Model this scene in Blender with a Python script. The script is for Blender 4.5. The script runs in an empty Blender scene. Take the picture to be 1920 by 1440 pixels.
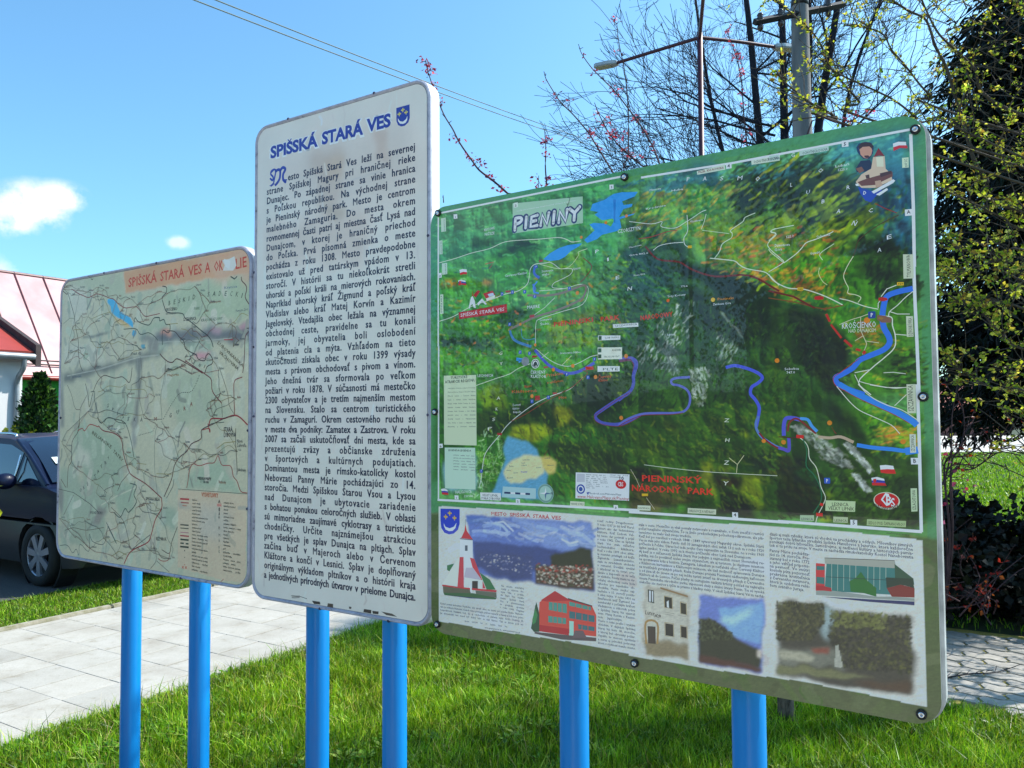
import bpy, bmesh, math, random
import numpy as np
from mathutils import Vector, Matrix
from mathutils.geometry import tessellate_polygon

# ------------------------------------------------------------------ camera, sky, sun
scene = bpy.context.scene
COL = scene.collection
R = math.radians
cam_data = bpy.data.cameras.new("camera")
cam = bpy.data.objects.new("camera", cam_data)
COL.objects.link(cam)
cam.location = (0, 0, 1.6)
cam.matrix_world = (Matrix.Translation((0, 0, 1.6)) @ Matrix.Rotation(R(90 + 2.398), 4, 'X')
                    @ Matrix.Rotation(R(0.336) * -1, 4, 'Z'))
cam_data.sensor_width = 36
cam_data.lens = 28.125
cam_data.clip_start = 0.05
cam_data.clip_end = 3000
scene.camera = cam
scene.view_settings.view_transform = 'Standard'
scene.view_settings.look = 'None'
scene.view_settings.exposure = 0.95
scene.view_settings.gamma = 1.0
scene.view_settings.use_curve_mapping = False

SUN_AZ = 70.0      # degrees clockwise from +Y
SUN_EL = 44.0
world = bpy.data.worlds.new("World")
scene.world = world
world.use_nodes = True
wn = world.node_tree
wn.nodes.clear()
w_out = wn.nodes.new('ShaderNodeOutputWorld')
w_bg = wn.nodes.new('ShaderNodeBackground')
w_bg.inputs['Strength'].default_value = 0.15
sky = wn.nodes.new('ShaderNodeTexSky')
sky.sky_type = 'NISHITA'
sky.sun_disc = False
sky.sun_elevation = R(SUN_EL)
sky.sun_rotation = R(SUN_AZ)
sky.air_density = 1.0
sky.dust_density = 1.4
sky.ozone_density = 1.6
# clouds placed by world direction
geo = wn.nodes.new('ShaderNodeNewGeometry')
neg = wn.nodes.new('ShaderNodeVectorMath'); neg.operation = 'SCALE'; neg.inputs['Scale'].default_value = -1
wn.links.new(geo.outputs['Incoming'], neg.inputs[0])
def w_noise(scale, detail):
    n = wn.nodes.new('ShaderNodeTexNoise')
    n.inputs['Scale'].default_value = scale
    n.inputs['Detail'].default_value = detail
    n.inputs['Roughness'].default_value = 0.6
    wn.links.new(neg.outputs[0], n.inputs['Vector'])
    return n
def w_math(op, a, b=None, c=None, clamp=False):
    m = wn.nodes.new('ShaderNodeMath'); m.operation = op; m.use_clamp = clamp
    for i, v in enumerate((a, b, c)):
        if v is None: continue
        if isinstance(v, (int, float)): m.inputs[i].default_value = v
        else: wn.links.new(v, m.inputs[i])
    return m.outputs[0]
cn = w_noise(14.0, 9.0)
cn2 = w_noise(38.0, 5.0)
total = None
for (d, rad, amt) in [((-0.595, 0.989, 0.268), 0.048, 1.0), ((-0.565, 0.989, 0.276), 0.036, 0.9), ((-0.625, 0.989, 0.258), 0.045, 0.95),
                      ((-0.416, 0.992, 0.221), 0.016, 0.55), ((-0.64, 0.993, 0.189), 0.03, 0.5),
                      ((0.5, -0.8, 0.35), 0.16, 0.8), ((-0.6, -0.75, 0.42), 0.2, 0.8), ((-1.0, -0.3, 0.3), 0.16, 0.8)]:  # this row: unseen clouds added behind the camera, they whiten the light
    dv = Vector(d).normalized()
    sub = wn.nodes.new('ShaderNodeVectorMath'); sub.operation = 'SUBTRACT'
    wn.links.new(neg.outputs[0], sub.inputs[0]); sub.inputs[1].default_value = dv
    mul = wn.nodes.new('ShaderNodeVectorMath'); mul.operation = 'MULTIPLY'
    wn.links.new(sub.outputs[0], mul.inputs[0]); mul.inputs[1].default_value = (1, 1, 1.55)
    ln = wn.nodes.new('ShaderNodeVectorMath'); ln.operation = 'LENGTH'
    wn.links.new(mul.outputs[0], ln.inputs[0])
    fall = w_math('SUBTRACT', 1.0, w_math('DIVIDE', ln.outputs['Value'], rad), clamp=True)
    edge = w_math('ADD', fall, w_math('MULTIPLY', w_math('SUBTRACT', cn.outputs['Fac'], 0.5), 3.0))
    edge = w_math('ADD', edge, w_math('MULTIPLY', w_math('SUBTRACT', cn2.outputs['Fac'], 0.5), 2.0))
    edge = w_math('MULTIPLY', w_math('SUBTRACT', edge, 0.14), 1.35, clamp=True)
    edge = w_math('MULTIPLY', w_math('MULTIPLY', edge, w_math('MULTIPLY', fall, 1.9, clamp=True)), amt, clamp=True)
    total = edge if total is None else w_math('MAXIMUM', total, edge)
tint = wn.nodes.new('ShaderNodeMix'); tint.data_type = 'RGBA'; tint.blend_type = 'MULTIPLY'
tint.inputs[0].default_value = 1.0
wn.links.new(sky.outputs[0], tint.inputs[6]); tint.inputs[7].default_value = (0.55, 0.875, 0.97, 1)
mixc = wn.nodes.new('ShaderNodeMix'); mixc.data_type = 'RGBA'
wn.links.new(total, mixc.inputs[0])
wn.links.new(tint.outputs[2], mixc.inputs[6]); mixc.inputs[7].default_value = (4.4, 4.5, 4.7, 1)
wn.links.new(mixc.outputs[2], w_bg.inputs['Color'])
wn.links.new(w_bg.outputs[0], w_out.inputs['Surface'])

sun_data = bpy.data.lights.new("sun", 'SUN')
sun_data.energy = 3.9
sun_data.angle = R(0.53)
sun_data.color = (1.0, 0.95, 0.86)
sun = bpy.data.objects.new("sun", sun_data)
COL.objects.link(sun)
_sd = Vector((math.sin(R(SUN_AZ)) * math.cos(R(SUN_EL)), math.cos(R(SUN_AZ)) * math.cos(R(SUN_EL)), math.sin(R(SUN_EL))))
sun.rotation_euler = _sd.to_track_quat('Z', 'Y').to_euler()
sun.location = _sd * 30

rng = np.random.default_rng(7)
random.seed(7)

# ------------------------------------------------------------------ helpers
def lin(h):
    c = np.array([int(h[i:i + 2], 16) / 255 for i in (0, 2, 4)])
    return np.where(c <= 0.04045, c / 12.92, ((c + 0.055) / 1.055) ** 2.4)

def tag(o, label=None, cat=None, group=None, kind=None):
    if label: o["label"] = label
    if cat: o["category"] = cat
    if group: o["group"] = group
    if kind: o["kind"] = kind
    return o

def empty(name, loc=(0, 0, 0), rz=0.0):
    o = bpy.data.objects.new(name, None)
    COL.objects.link(o)
    o.location = loc
    o.rotation_euler = (0, 0, rz)
    o.empty_display_size = 0.2
    return o

class Mat:
    """small helper around a principled material"""
    def __init__(s, name, color=(0.5, 0.5, 0.5), rough=0.6, metal=0.0, coat=0.0, coat_rough=0.03, spec=0.5):
        m = bpy.data.materials.new(name); m.use_nodes = True
        s.m = m; s.t = m.node_tree; s.n = s.t.nodes; s.p = s.n['Principled BSDF']
        s.p.inputs['Base Color'].default_value = (*color, 1)
        s.p.inputs['Roughness'].default_value = rough
        s.p.inputs['Metallic'].default_value = metal
        s.p.inputs['Coat Weight'].default_value = coat
        s.p.inputs['Coat Roughness'].default_value = coat_rough
        s.p.inputs['Specular IOR Level'].default_value = spec
        s.tc = s.n.new('ShaderNodeTexCoord')
        s.col = None
    def link(s, a, b): s.t.links.new(a, b)
    def noise(s, scale, detail=4, rough=0.55, stretch=None, coord='Object', dist=0.0):
        n = s.n.new('ShaderNodeTexNoise')
        n.inputs['Scale'].default_value = scale; n.inputs['Detail'].default_value = detail
        n.inputs['Roughness'].default_value = rough; n.inputs['Distortion'].default_value = dist
        src = s.tc.outputs[coord]
        if stretch:
            mp = s.n.new('ShaderNodeMapping'); mp.inputs['Scale'].default_value = stretch
            s.link(src, mp.inputs['Vector']); src = mp.outputs[0]
        s.link(src, n.inputs['Vector'])
        return n.outputs['Fac']
    def ramp(s, fac, stops):
        r = s.n.new('ShaderNodeValToRGB'); e = r.color_ramp.elements
        while len(e) < len(stops): e.new(0.5)
        for el, (p, c) in zip(e, stops):
            el.position = p; el.color = (*c, 1) if len(c) == 3 else c
        s.link(fac, r.inputs[0]); return r.outputs['Color']
    def attr(s, name='Col'):
        a = s.n.new('ShaderNodeAttribute'); a.attribute_name = name; return a.outputs['Color']
    def mix(s, a, b, fac, mode='MIX'):
        x = s.n.new('ShaderNodeMix'); x.data_type = 'RGBA'; x.blend_type = mode
        for sock, v in ((x.inputs[6], a), (x.inputs[7], b)):
            if hasattr(v, 'is_linked') or hasattr(v, 'links'): s.link(v, sock)
            else: sock.default_value = (*v, 1)
        if isinstance(fac, (int, float)): x.inputs[0].default_value = fac
        else: s.link(fac, x.inputs[0])
        return x.outputs[2]
    def base(s, c): s.link(c, s.p.inputs['Base Color']); s.col = c; return s
    def rough(s, f, lo, hi):
        m = s.n.new('ShaderNodeMapRange'); m.inputs[3].default_value = lo; m.inputs[4].default_value = hi
        s.link(f, m.inputs[0]); s.link(m.outputs[0], s.p.inputs['Roughness']); return s
    def bump(s, h, strength=0.3, dist=0.01):
        b = s.n.new('ShaderNodeBump'); b.inputs['Strength'].default_value = strength; b.inputs['Distance'].default_value = dist
        s.link(h, b.inputs['Height']); s.link(b.outputs[0], s.p.inputs['Normal']); return s
    def translucent(s, fac, tint=(1, 1, 1)):
        t = s.n.new('ShaderNodeBsdfTranslucent'); mx = s.n.new('ShaderNodeMixShader')
        if s.col is not None:
            s.link(s.mix(s.col, tint, 1.0, 'MULTIPLY'), t.inputs['Color'])
        else: t.inputs['Color'].default_value = s.p.inputs['Base Color'].default_value
        mx.inputs[0].default_value = fac
        s.link(s.p.outputs[0], mx.inputs[1]); s.link(t.outputs[0], mx.inputs[2])
        s.link(mx.outputs[0], s.n['Material Output'].inputs['Surface']); return s

def simple(name, color, rough=0.6, metal=0.0, var=0.12, scale=8.0, bump=0.0, coat=0.0, spec=0.5):
    m = Mat(name, color, rough, metal, coat, spec=spec)
    c = np.array(color)
    m.base(m.ramp(m.noise(scale, 6), [(0.3, tuple(c * (1 - var))), (0.7, tuple(np.minimum(c * (1 + var), 0.95)))]))
    if bump: m.bump(m.noise(scale * 9, 5), bump, 0.004)
    return m.m

class MB:
    """mesh collector: numpy chunks -> one mesh object"""
    def __init__(s):
        s.v = []; s.f3 = []; s.f4 = []; s.nv = 0; s.c = []; s.polys = []; s.mi = []
    def add(s, verts, tris=None, quads=None, col=(1, 1, 1)):
        verts = np.asarray(verts, float).reshape(-1, 3)
        if tris is not None and len(tris): s.f3.append(np.asarray(tris, int).reshape(-1, 3) + s.nv)
        if quads is not None and len(quads): s.f4.append(np.asarray(quads, int).reshape(-1, 4) + s.nv)
        c = np.asarray(col, float)
        s.c.append(np.tile(c, (len(verts), 1)) if c.ndim == 1 else c)
        s.v.append(verts); s.nv += len(verts)
    def box(s, cx, cy, cz, sx, sy, sz, rz=0.0, col=(1, 1, 1)):
        v = np.array([[a, b, c] for a in (-.5, .5) for b in (-.5, .5) for c in (-.5, .5)]) * (sx, sy, sz)
        if rz:
            c_, s_ = math.cos(rz), math.sin(rz)
            v[:, :2] = v[:, :2] @ np.array([[c_, s_], [-s_, c_]])
        s.add(v + (cx, cy, cz), quads=[(0, 1, 3, 2), (4, 6, 7, 5), (0, 4, 5, 1), (2, 3, 7, 6), (0, 2, 6, 4), (1, 5, 7, 3)], col=col)
    def tube(s, pts, rad, sides=6, cap=True, col=(1, 1, 1)):
        P = np.asarray(pts, float); n = len(P)
        rad = np.full(n, rad) if np.isscalar(rad) else np.asarray(rad, float)
        T = np.gradient(P, axis=0); T /= (np.linalg.norm(T, axis=1)[:, None] + 1e-12)
        ref = np.array([0, 0, 1.0]) if abs(T[0][2]) < 0.9 else np.array([1.0, 0, 0])
        A = np.cross(T, ref); A /= (np.linalg.norm(A, axis=1)[:, None] + 1e-12)
        B = np.cross(T, A)
        a = np.arange(sides) * 2 * math.pi / sides
        V = P[:, None, :] + rad[:, None, None] * (A[:, None, :] * np.cos(a)[None, :, None] + B[:, None, :] * np.sin(a)[None, :, None])
        i = np.arange(n - 1)[:, None] * sides; j = np.arange(sides)[None, :]; k = (j + 1) % sides
        Q = np.stack([i + j, i + k, i + sides + k, i + sides + j], -1).reshape(-1, 4)
        s.add(V.reshape(-1, 3), quads=Q, col=col)
        if cap and sides > 2:
            for r0, c0, flip in ((0, P[0], 1), (n - 1, P[-1], 0)):
                ring = V[r0]
                vv = np.vstack([ring, c0[None]])
                tr = [(sides, (q + 1) % sides, q) if not flip else (sides, q, (q + 1) % sides) for q in range(sides)]
                s.add(vv, tris=tr, col=col)
    def lathe(s, prof, center=(0, 0, 0), axis='Z', sides=32, col=(1, 1, 1)):
        """prof: list of (r, h)"""
        p = np.array(prof, float); a = np.arange(sides) * 2 * math.pi / sides
        x = p[:, 0][:, None] * np.cos(a); y = p[:, 0][:, None] * np.sin(a); z = np.repeat(p[:, 1][:, None], sides, 1)
        V = {'Z': np.stack([x, y, z], -1), 'Y': np.stack([x, z, y], -1), 'X': np.stack([z, x, y], -1)}[axis].reshape(-1, 3)
        n = len(p); i = np.arange(n - 1)[:, None] * sides; j = np.arange(sides)[None, :]; k = (j + 1) % sides
        Q = np.stack([i + j, i + k, i + sides + k, i + sides + j], -1).reshape(-1, 4)
        s.add(V + np.array(center), quads=Q, col=col)
    def build(s, name, mat, parent=None, smooth=False, color=True, auto=None):
        V = np.concatenate(s.v); me = bpy.data.meshes.new(name)
        f3 = np.concatenate(s.f3) if s.f3 else np.zeros((0, 3), int)
        f4 = np.concatenate(s.f4) if s.f4 else np.zeros((0, 4), int)
        me.vertices.add(len(V)); me.vertices.foreach_set('co', V.astype(np.float32).ravel())
        nl = len(f3) * 3 + len(f4) * 4
        me.loops.add(nl); me.polygons.add(len(f3) + len(f4))
        me.loops.foreach_set('vertex_index', np.concatenate([f3.ravel(), f4.ravel()]).astype(np.int32))
        ls = np.concatenate([np.arange(len(f3)) * 3, len(f3) * 3 + np.arange(len(f4)) * 4]).astype(np.int32)
        me.polygons.foreach_set('loop_start', ls)
        me.update(calc_edges=True)
        me.polygons.foreach_set('use_smooth', np.full(len(me.polygons), bool(smooth)))
        if color:
            at = me.color_attributes.new('Col', 'FLOAT_COLOR', 'POINT')
            C = np.concatenate(s.c); C = np.hstack([C, np.ones((len(C), 1))])
            at.data.foreach_set('color', C.astype(np.float32).ravel())
        for m in (mat if isinstance(mat, (list, tuple)) else [mat]): me.materials.append(m)
        o = bpy.data.objects.new(name, me); COL.objects.link(o)
        if parent is not None: o.parent = parent
        if auto is not None:
            bm = bmesh.new(); bm.from_mesh(me)
            bmesh.ops.recalc_face_normals(bm, faces=bm.faces)
            bm.to_mesh(me); bm.free()
        return o

def from_bm(name, bm, mat, parent=None, smooth=False, bevel=None, segs=2):
    if bevel:
        bmesh.ops.bevel(bm, geom=[e for e in bm.edges if e.calc_face_angle(0) > 0.6], offset=bevel, segments=segs, profile=0.6, affect='EDGES', clamp_overlap=True)
    bmesh.ops.recalc_face_normals(bm, faces=bm.faces)
    me = bpy.data.meshes.new(name); bm.to_mesh(me); bm.free()
    for p in me.polygons: p.use_smooth = smooth
    me.materials.append(mat)
    o = bpy.data.objects.new(name, me); COL.objects.link(o)
    if parent is not None: o.parent = parent
    return o

def bm_box(cx, cy, cz, sx, sy, sz, bm=None):
    bm = bm or bmesh.new()
    r = bmesh.ops.create_cube(bm, size=1.0)
    for v in r['verts']:
        v.co = Vector((v.co.x * sx + cx, v.co.y * sy + cy, v.co.z * sz + cz))
    return bm

def prism(outline, z0, z1, bm=None, axis='Z'):
    """closed outline extruded between two heights. axis Z: (x,y)->xy ; axis Y: (x,z), extruded in y"""
    bm = bm or bmesh.new()
    def P(p, h): return (p[0], p[1], h) if axis == 'Z' else (p[0], h, p[1])
    a = [bm.verts.new(P(p, z0)) for p in outline]; b = [bm.verts.new(P(p, z1)) for p in outline]
    bm.faces.new(a[::-1]); bm.faces.new(b)
    n = len(outline)
    for i in range(n): bm.faces.new((a[i], a[(i + 1) % n], b[(i + 1) % n], b[i]))
    return bm

UD = Vector((0.53, 0.848, 0)); ND = Vector((0.848, -0.53, 0))   # along the path / across it
def un(u, n, z=0.0):
    return (0.53 * u + 0.848 * n, 0.848 * u - 0.53 * n, z)

def smooth_path(pts, sub=6):
    P = np.asarray(pts, float); n = len(P)
    if n < 3: return P
    E = np.vstack([2 * P[0] - P[1], P, 2 * P[-1] - P[-2]])
    out = []
    for i in range(n - 1):
        p0, p1, p2, p3 = E[i], E[i + 1], E[i + 2], E[i + 3]
        for k in range(sub):
            t = k / sub
            out.append(0.5 * ((2 * p1) + (-p0 + p2) * t + (2 * p0 - 5 * p1 + 4 * p2 - p3) * t * t + (-p0 + 3 * p1 - 3 * p2 + p3) * t ** 3))
    out.append(P[-1])
    return np.array(out)

# ------------------------------------------------------------------ ground, path, paving
m = Mat('lawn_soil', (0.05, 0.07, 0.02), 0.95)
m.base(m.ramp(m.noise(6, 8), [(0.3, (0.012, 0.018, 0.006)), (0.6, (0.03, 0.05, 0.010)), (0.8, (0.06, 0.075, 0.02))])); m.bump(m.noise(60, 4), 0.6, 0.02)
M_SOIL = m.m
g = MB()
g.add([(-400, -400, -0.012), (400, -400, -0.012), (400, 900, -0.012), (-400, 900, -0.012)], quads=[(0, 1, 2, 3)])
tag(g.build('lawn', M_SOIL), 'green lawn around the notice boards', kind='structure')

m = Mat('path_bed', (0.3, 0.28, 0.24), 0.95)
m.base(m.ramp(m.noise(30, 5), [(0.3, (0.05, 0.05, 0.035)), (0.7, (0.15, 0.14, 0.11))]))
M_BED = m.m
m = Mat('concrete_slab', (0.6, 0.58, 0.54), 0.9, spec=0.2)
tc = m.n.new('ShaderNodeNewGeometry')
nz = m.n.new('ShaderNodeTexNoise'); nz.inputs['Scale'].default_value = 3.0; nz.inputs['Detail'].default_value = 8
m.link(tc.outputs['Position'], nz.inputs['Vector'])
nf = m.n.new('ShaderNodeTexNoise'); nf.inputs['Scale'].default_value = 120.0; nf.inputs['Detail'].default_value = 4
m.link(tc.outputs['Position'], nf.inputs['Vector'])
cw = m.ramp(nz.outputs['Fac'], [(0.25, (0.37, 0.345, 0.305)), (0.5, (0.46, 0.44, 0.40)), (0.8, (0.50, 0.48, 0.445))])
cf = m.ramp(nf.outputs['Fac'], [(0.3, (0.86, 0.86, 0.86)), (0.6, (1, 1, 1))])
oi = m.n.new('ShaderNodeObjectInfo')
cr = m.ramp(oi.outputs['Random'], [(0.0, (0.86, 0.86, 0.85)), (0.5, (0.95, 0.94, 0.92)), (1.0, (1.0, 0.985, 0.96))])
nl = m.n.new('ShaderNodeTexNoise'); nl.inputs['Scale'].default_value = 9.0; nl.inputs['Detail'].default_value = 10; nl.inputs['Roughness'].default_value = 0.7
m.link(tc.outputs['Position'], nl.inputs['Vector'])
cs_ = m.ramp(nl.outputs['Fac'], [(0.30, (0.72, 0.69, 0.62)), (0.42, (0.95, 0.945, 0.93)), (0.55, (1, 1, 1)), (0.68, (1, 1, 1)), (0.80, (0.86, 0.84, 0.80))])
m.base(m.mix(m.mix(m.mix(cw, cf, 1.0, 'MULTIPLY'), cr, 1.0, 'MULTIPLY'), cs_, 1.0, 'MULTIPLY')); m.bump(nf.outputs['Fac'], 0.25, 0.003)
M_SLAB = m.m

path = bpy.data.objects.new('path', None)
g = MB()
g.add([un(-2, -6.49, 0.0), un(-2, -4.17, 0.0), un(70, -4.17, 0.0), un(70, -6.49, 0.0)], quads=[(0, 1, 2, 3)])
path = tag(g.build('path', M_BED), 'pale concrete slab footpath', kind='structure')
PITCH = 0.3487
def slab_mesh(sx, sy):
    bm = bm_box(0, 0, 0, sx, sy, 0.05)
    bmesh.ops.bevel(bm, geom=bm.edges[:], offset=0.0014, segments=1, affect='EDGES')
    me = bpy.data.meshes.new('slab'); bm.to_mesh(me); bm.free(); me.materials.append(M_SLAB); return me
slabs = [slab_mesh(PITCH - j, PITCH * 0.99 - 0.009 - j) for j in (0.0015, 0.003, 0.0045)]
narrow = slab_mesh(0.20, PITCH * 0.99 - 0.004)
rowlen = PITCH * 0.99
NCOLS = 6
us = [1.5026 + i * PITCH for i in range(48)]
cnt = 0
for i, u0 in enumerate(us):
    sh = [0, 0.12, 0.06, 0.15, 0.03, 0.10, 0.17][i % 7]
    n0 = -6.49
    edges = [n0 + sh * 0.9 + k * rowlen for k in range(0, 7)]
    for k, e in enumerate(edges):
        if cnt >= 298: break
        if e + rowlen > -4.165: continue
        o = bpy.data.objects.new('slab', slabs[(i * 7 + k * 3) % 3])
        COL.objects.link(o); o.parent = path
        x, y, _ = un(u0 + PITCH / 2, e + rowlen / 2)
        o.location = (x, y, -0.013 + random.uniform(-0.0015, 0.0015))
        o.rotation_euler = (random.uniform(-.003, .003), random.uniform(-.003, .003), math.atan2(0.848, 0.53) + random.uniform(-.004, .004))
        cnt += 1
# cut pieces along both edges keep the path full, one joined strip of smaller slabs
g = MB()
for i, u0 in enumerate(us):
    sh = [0, 0.12, 0.06, 0.15, 0.03, 0.10, 0.17][i % 7]
    a, b = -6.49, -6.49 + sh * 0.9
    last = b
    while last + rowlen <= -4.165: last += rowlen
    for (p, q) in ((a, b), (last, -4.17)):
        if q - p < 0.02: continue
        x, y, _ = un(u0 + PITCH / 2, (p + q) / 2)
        g.box(x, y, -0.0135, PITCH - 0.004, q - p - 0.004, 0.05, math.atan2(0.848, 0.53))
o = g.build('cut_slab_strip', M_SLAB, path); o["kind"] = "stuff"
# far run of the path, too far off to tell the slabs apart
g = MB()
g.add([un(us[-1] + PITCH, -6.48, 0.010), un(us[-1] + PITCH, -4.18, 0.010), un(60, -4.18, 0.010), un(60, -6.48, 0.010)], quads=[(0, 1, 2, 3)])
o = g.build('far_slabs', M_SLAB, path); o["kind"] = "stuff"

# kerb on the far side, one metre stones
m = Mat('kerb_concrete', (0.42, 0.38, 0.3), 0.9)
m.base(m.ramp(m.noise(14, 7), [(0.3, (0.20, 0.19, 0.10)), (0.55, (0.34, 0.31, 0.24)), (0.75, (0.42, 0.40, 0.34))])); m.bump(m.noise(90, 4), 0.4, 0.004)
M_KERB = m.m
kerb = tag(empty('kerb'), 'low mossy concrete kerb along the far edge of the path', kind='structure')
bm = bm_box(0, 0, 0, 0.99, 0.055, 0.12); bmesh.ops.bevel(bm, geom=bm.edges[:], offset=0.008, segments=2, affect='EDGES')
kme = bpy.data.meshes.new('kerb_stone'); bm.to_mesh(kme); bm.free(); kme.materials.append(M_KERB)
for i in range(20):
    o = bpy.data.objects.new('kerb_stone', kme); COL.objects.link(o); o.parent = kerb
    x, y, _ = un(1.5 + i, -6.522); o.location = (x, y, -0.022 + random.uniform(-.004, .004)); o.rotation_euler = (0, 0, math.atan2(0.848, 0.53))

# wavy interlocking pavers on the right
M_PAVE = Mat('paver', (0.42, 0.4, 0.36), 0.9, spec=0.2)
oi = M_PAVE.n.new('ShaderNodeObjectInfo')
base = M_PAVE.ramp(M_PAVE.noise(20, 7), [(0.3, (0.30, 0.29, 0.26)), (0.7, (0.43, 0.41, 0.375))])
M_PAVE.base(M_PAVE.mix(base, M_PAVE.ramp(oi.outputs['Random'], [(0, (0.82, 0.82, 0.82)), (1, (1, 0.99, 0.97))]), 1.0, 'MULTIPLY')); M_PAVE.bump(M_PAVE.noise(150, 3), 0.3, 0.003)
M_PAVE = M_PAVE.m
m = Mat('mossy_joint', (0.2, 0.18, 0.05), 0.95)
m.base(m.ramp(m.noise(60, 5), [(0.3, (0.16, 0.12, 0.03)), (0.55, (0.36, 0.31, 0.06)), (0.8, (0.20, 0.24, 0.035))])); m.bump(m.noise(200, 3), 0.6, 0.006)
g = MB()
g.add([un(5.02, -4.1, 0.0), un(5.02, 6, 0.0), un(6.9, 6, 0.0), un(6.9, -4.1, 0.0)], quads=[(0, 1, 2, 3)])
paved = tag(g.build('paved_area', m.m), 'interlocking paving with mossy joints', kind='structure')
PW, PH = 0.25, 0.135
def wavy(w, h, amp=0.014, n=8):
    pts = []
    g_ = 0.011
    for i in range(n): t = i / n; pts.append((-w / 2 + t * w, -h / 2 + amp * math.sin(t * 4 * math.pi) + g_))
    for i in range(n // 2): t = i / (n // 2); pts.append((w / 2 + amp * math.sin(t * 2 * math.pi) - g_, -h / 2 + t * h))
    for i in range(n): t = 1 - i / n; pts.append((-w / 2 + t * w, h / 2 + amp * math.sin(t * 4 * math.pi) - g_))
    for i in range(n // 2): t = 1 - i / (n // 2); pts.append((-w / 2 + amp * math.sin(t * 2 * math.pi) + g_, -h / 2 + t * h))
    return pts
bm = prism(wavy(PW, PH), -0.03, 0.008)
pme = bpy.data.meshes.new('paver'); bmesh.ops.recalc_face_normals(bm, faces=bm.faces); bm.to_mesh(pme); bm.free(); pme.materials.append(M_PAVE)
cnt = 0
for r_ in range(13):
    for c_ in range(24):
        n_ = -1.7 + c_ * PW + (PW / 2 if r_ % 2 else 0); u_ = 5.10 + r_ * PH
        if cnt >= 299 or n_ > 5.2: continue
        if r_ == 0 and random.random() < 0.15: continue
        o = bpy.data.objects.new('paver', pme); COL.objects.link(o); o.parent = paved
        x, y, _ = un(u_, n_); o.location = (x, y, random.uniform(-.002, .002)); o.rotation_euler = (random.uniform(-.01, .01), random.uniform(-.01, .01), math.atan2(-0.53, 0.848) + random.uniform(-.012, .012)); cnt += 1

# pale paving added out of view, bounces sunlight onto the shaded boards
m = Mat('added_paving', (0.45, 0.44, 0.41), 0.9, spec=0.2)
bt = m.n.new('ShaderNodeTexBrick'); bt.inputs['Scale'].default_value = 1.0; bt.inputs['Brick Width'].default_value = 0.35; bt.inputs['Row Height'].default_value = 0.35
bt.inputs['Mortar Size'].default_value = 0.004; bt.inputs['Color1'].default_value = (0.52, 0.47, 0.40, 1); bt.inputs['Color2'].default_value = (0.47, 0.43, 0.365, 1); bt.inputs['Mortar'].default_value = (0.2, 0.19, 0.16, 1)
m.link(m.tc.outputs['Object'], bt.inputs['Vector']); m.base(bt.outputs['Color'])
g = MB(); bd = np.array((0.826, -0.564)); bn = np.array((-0.564, -0.826)); b0 = np.array((-1.98, 3.49)) + bn * 0.85
c4_ = [b0 - bd * 9, b0 + bd * 14, b0 + bd * 14 + bn * 11, b0 - bd * 9 + bn * 11]
g.add([(x, y, 0.0) for x, y in c4_], quads=[(0, 3, 2, 1)])
tag(g.build('added_forecourt', m.m), 'pale paving added out of view to bounce light onto the notice boards', kind='structure')
# parking and roads
m = Mat('asphalt', (0.06, 0.06, 0.06), 0.9)
m.base(m.ramp(m.noise(90, 6), [(0.3, (0.045, 0.045, 0.047)), (0.7, (0.085, 0.083, 0.08))])); m.bump(m.noise(300, 3), 0.4, 0.004)
M_ASPH = m.m
g = MB()
g.add([un(-20, -16.0, 0.004), un(-20, -7.6, 0.004), un(60, -7.6, 0.004), un(60, -16.0, 0.004)], quads=[(0, 1, 2, 3)])
tag(g.build('parking_lot', M_ASPH), 'dark asphalt parking strip in front of the houses', kind='structure')
M_ROAD = simple('pale_road', (0.5, 0.48, 0.44), 0.9, scale=1.5, bump=0.2)
g = MB()
g.add([(10, 33.0, 0.006), (70, 41, 0.006), (70, 60, 0.006), (8, 62, 0.006)], quads=[(0, 1, 2, 3)])
tag(g.build('road', M_ROAD), 'pale sunlit road beyond the lawn on the right', kind='structure')

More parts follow.
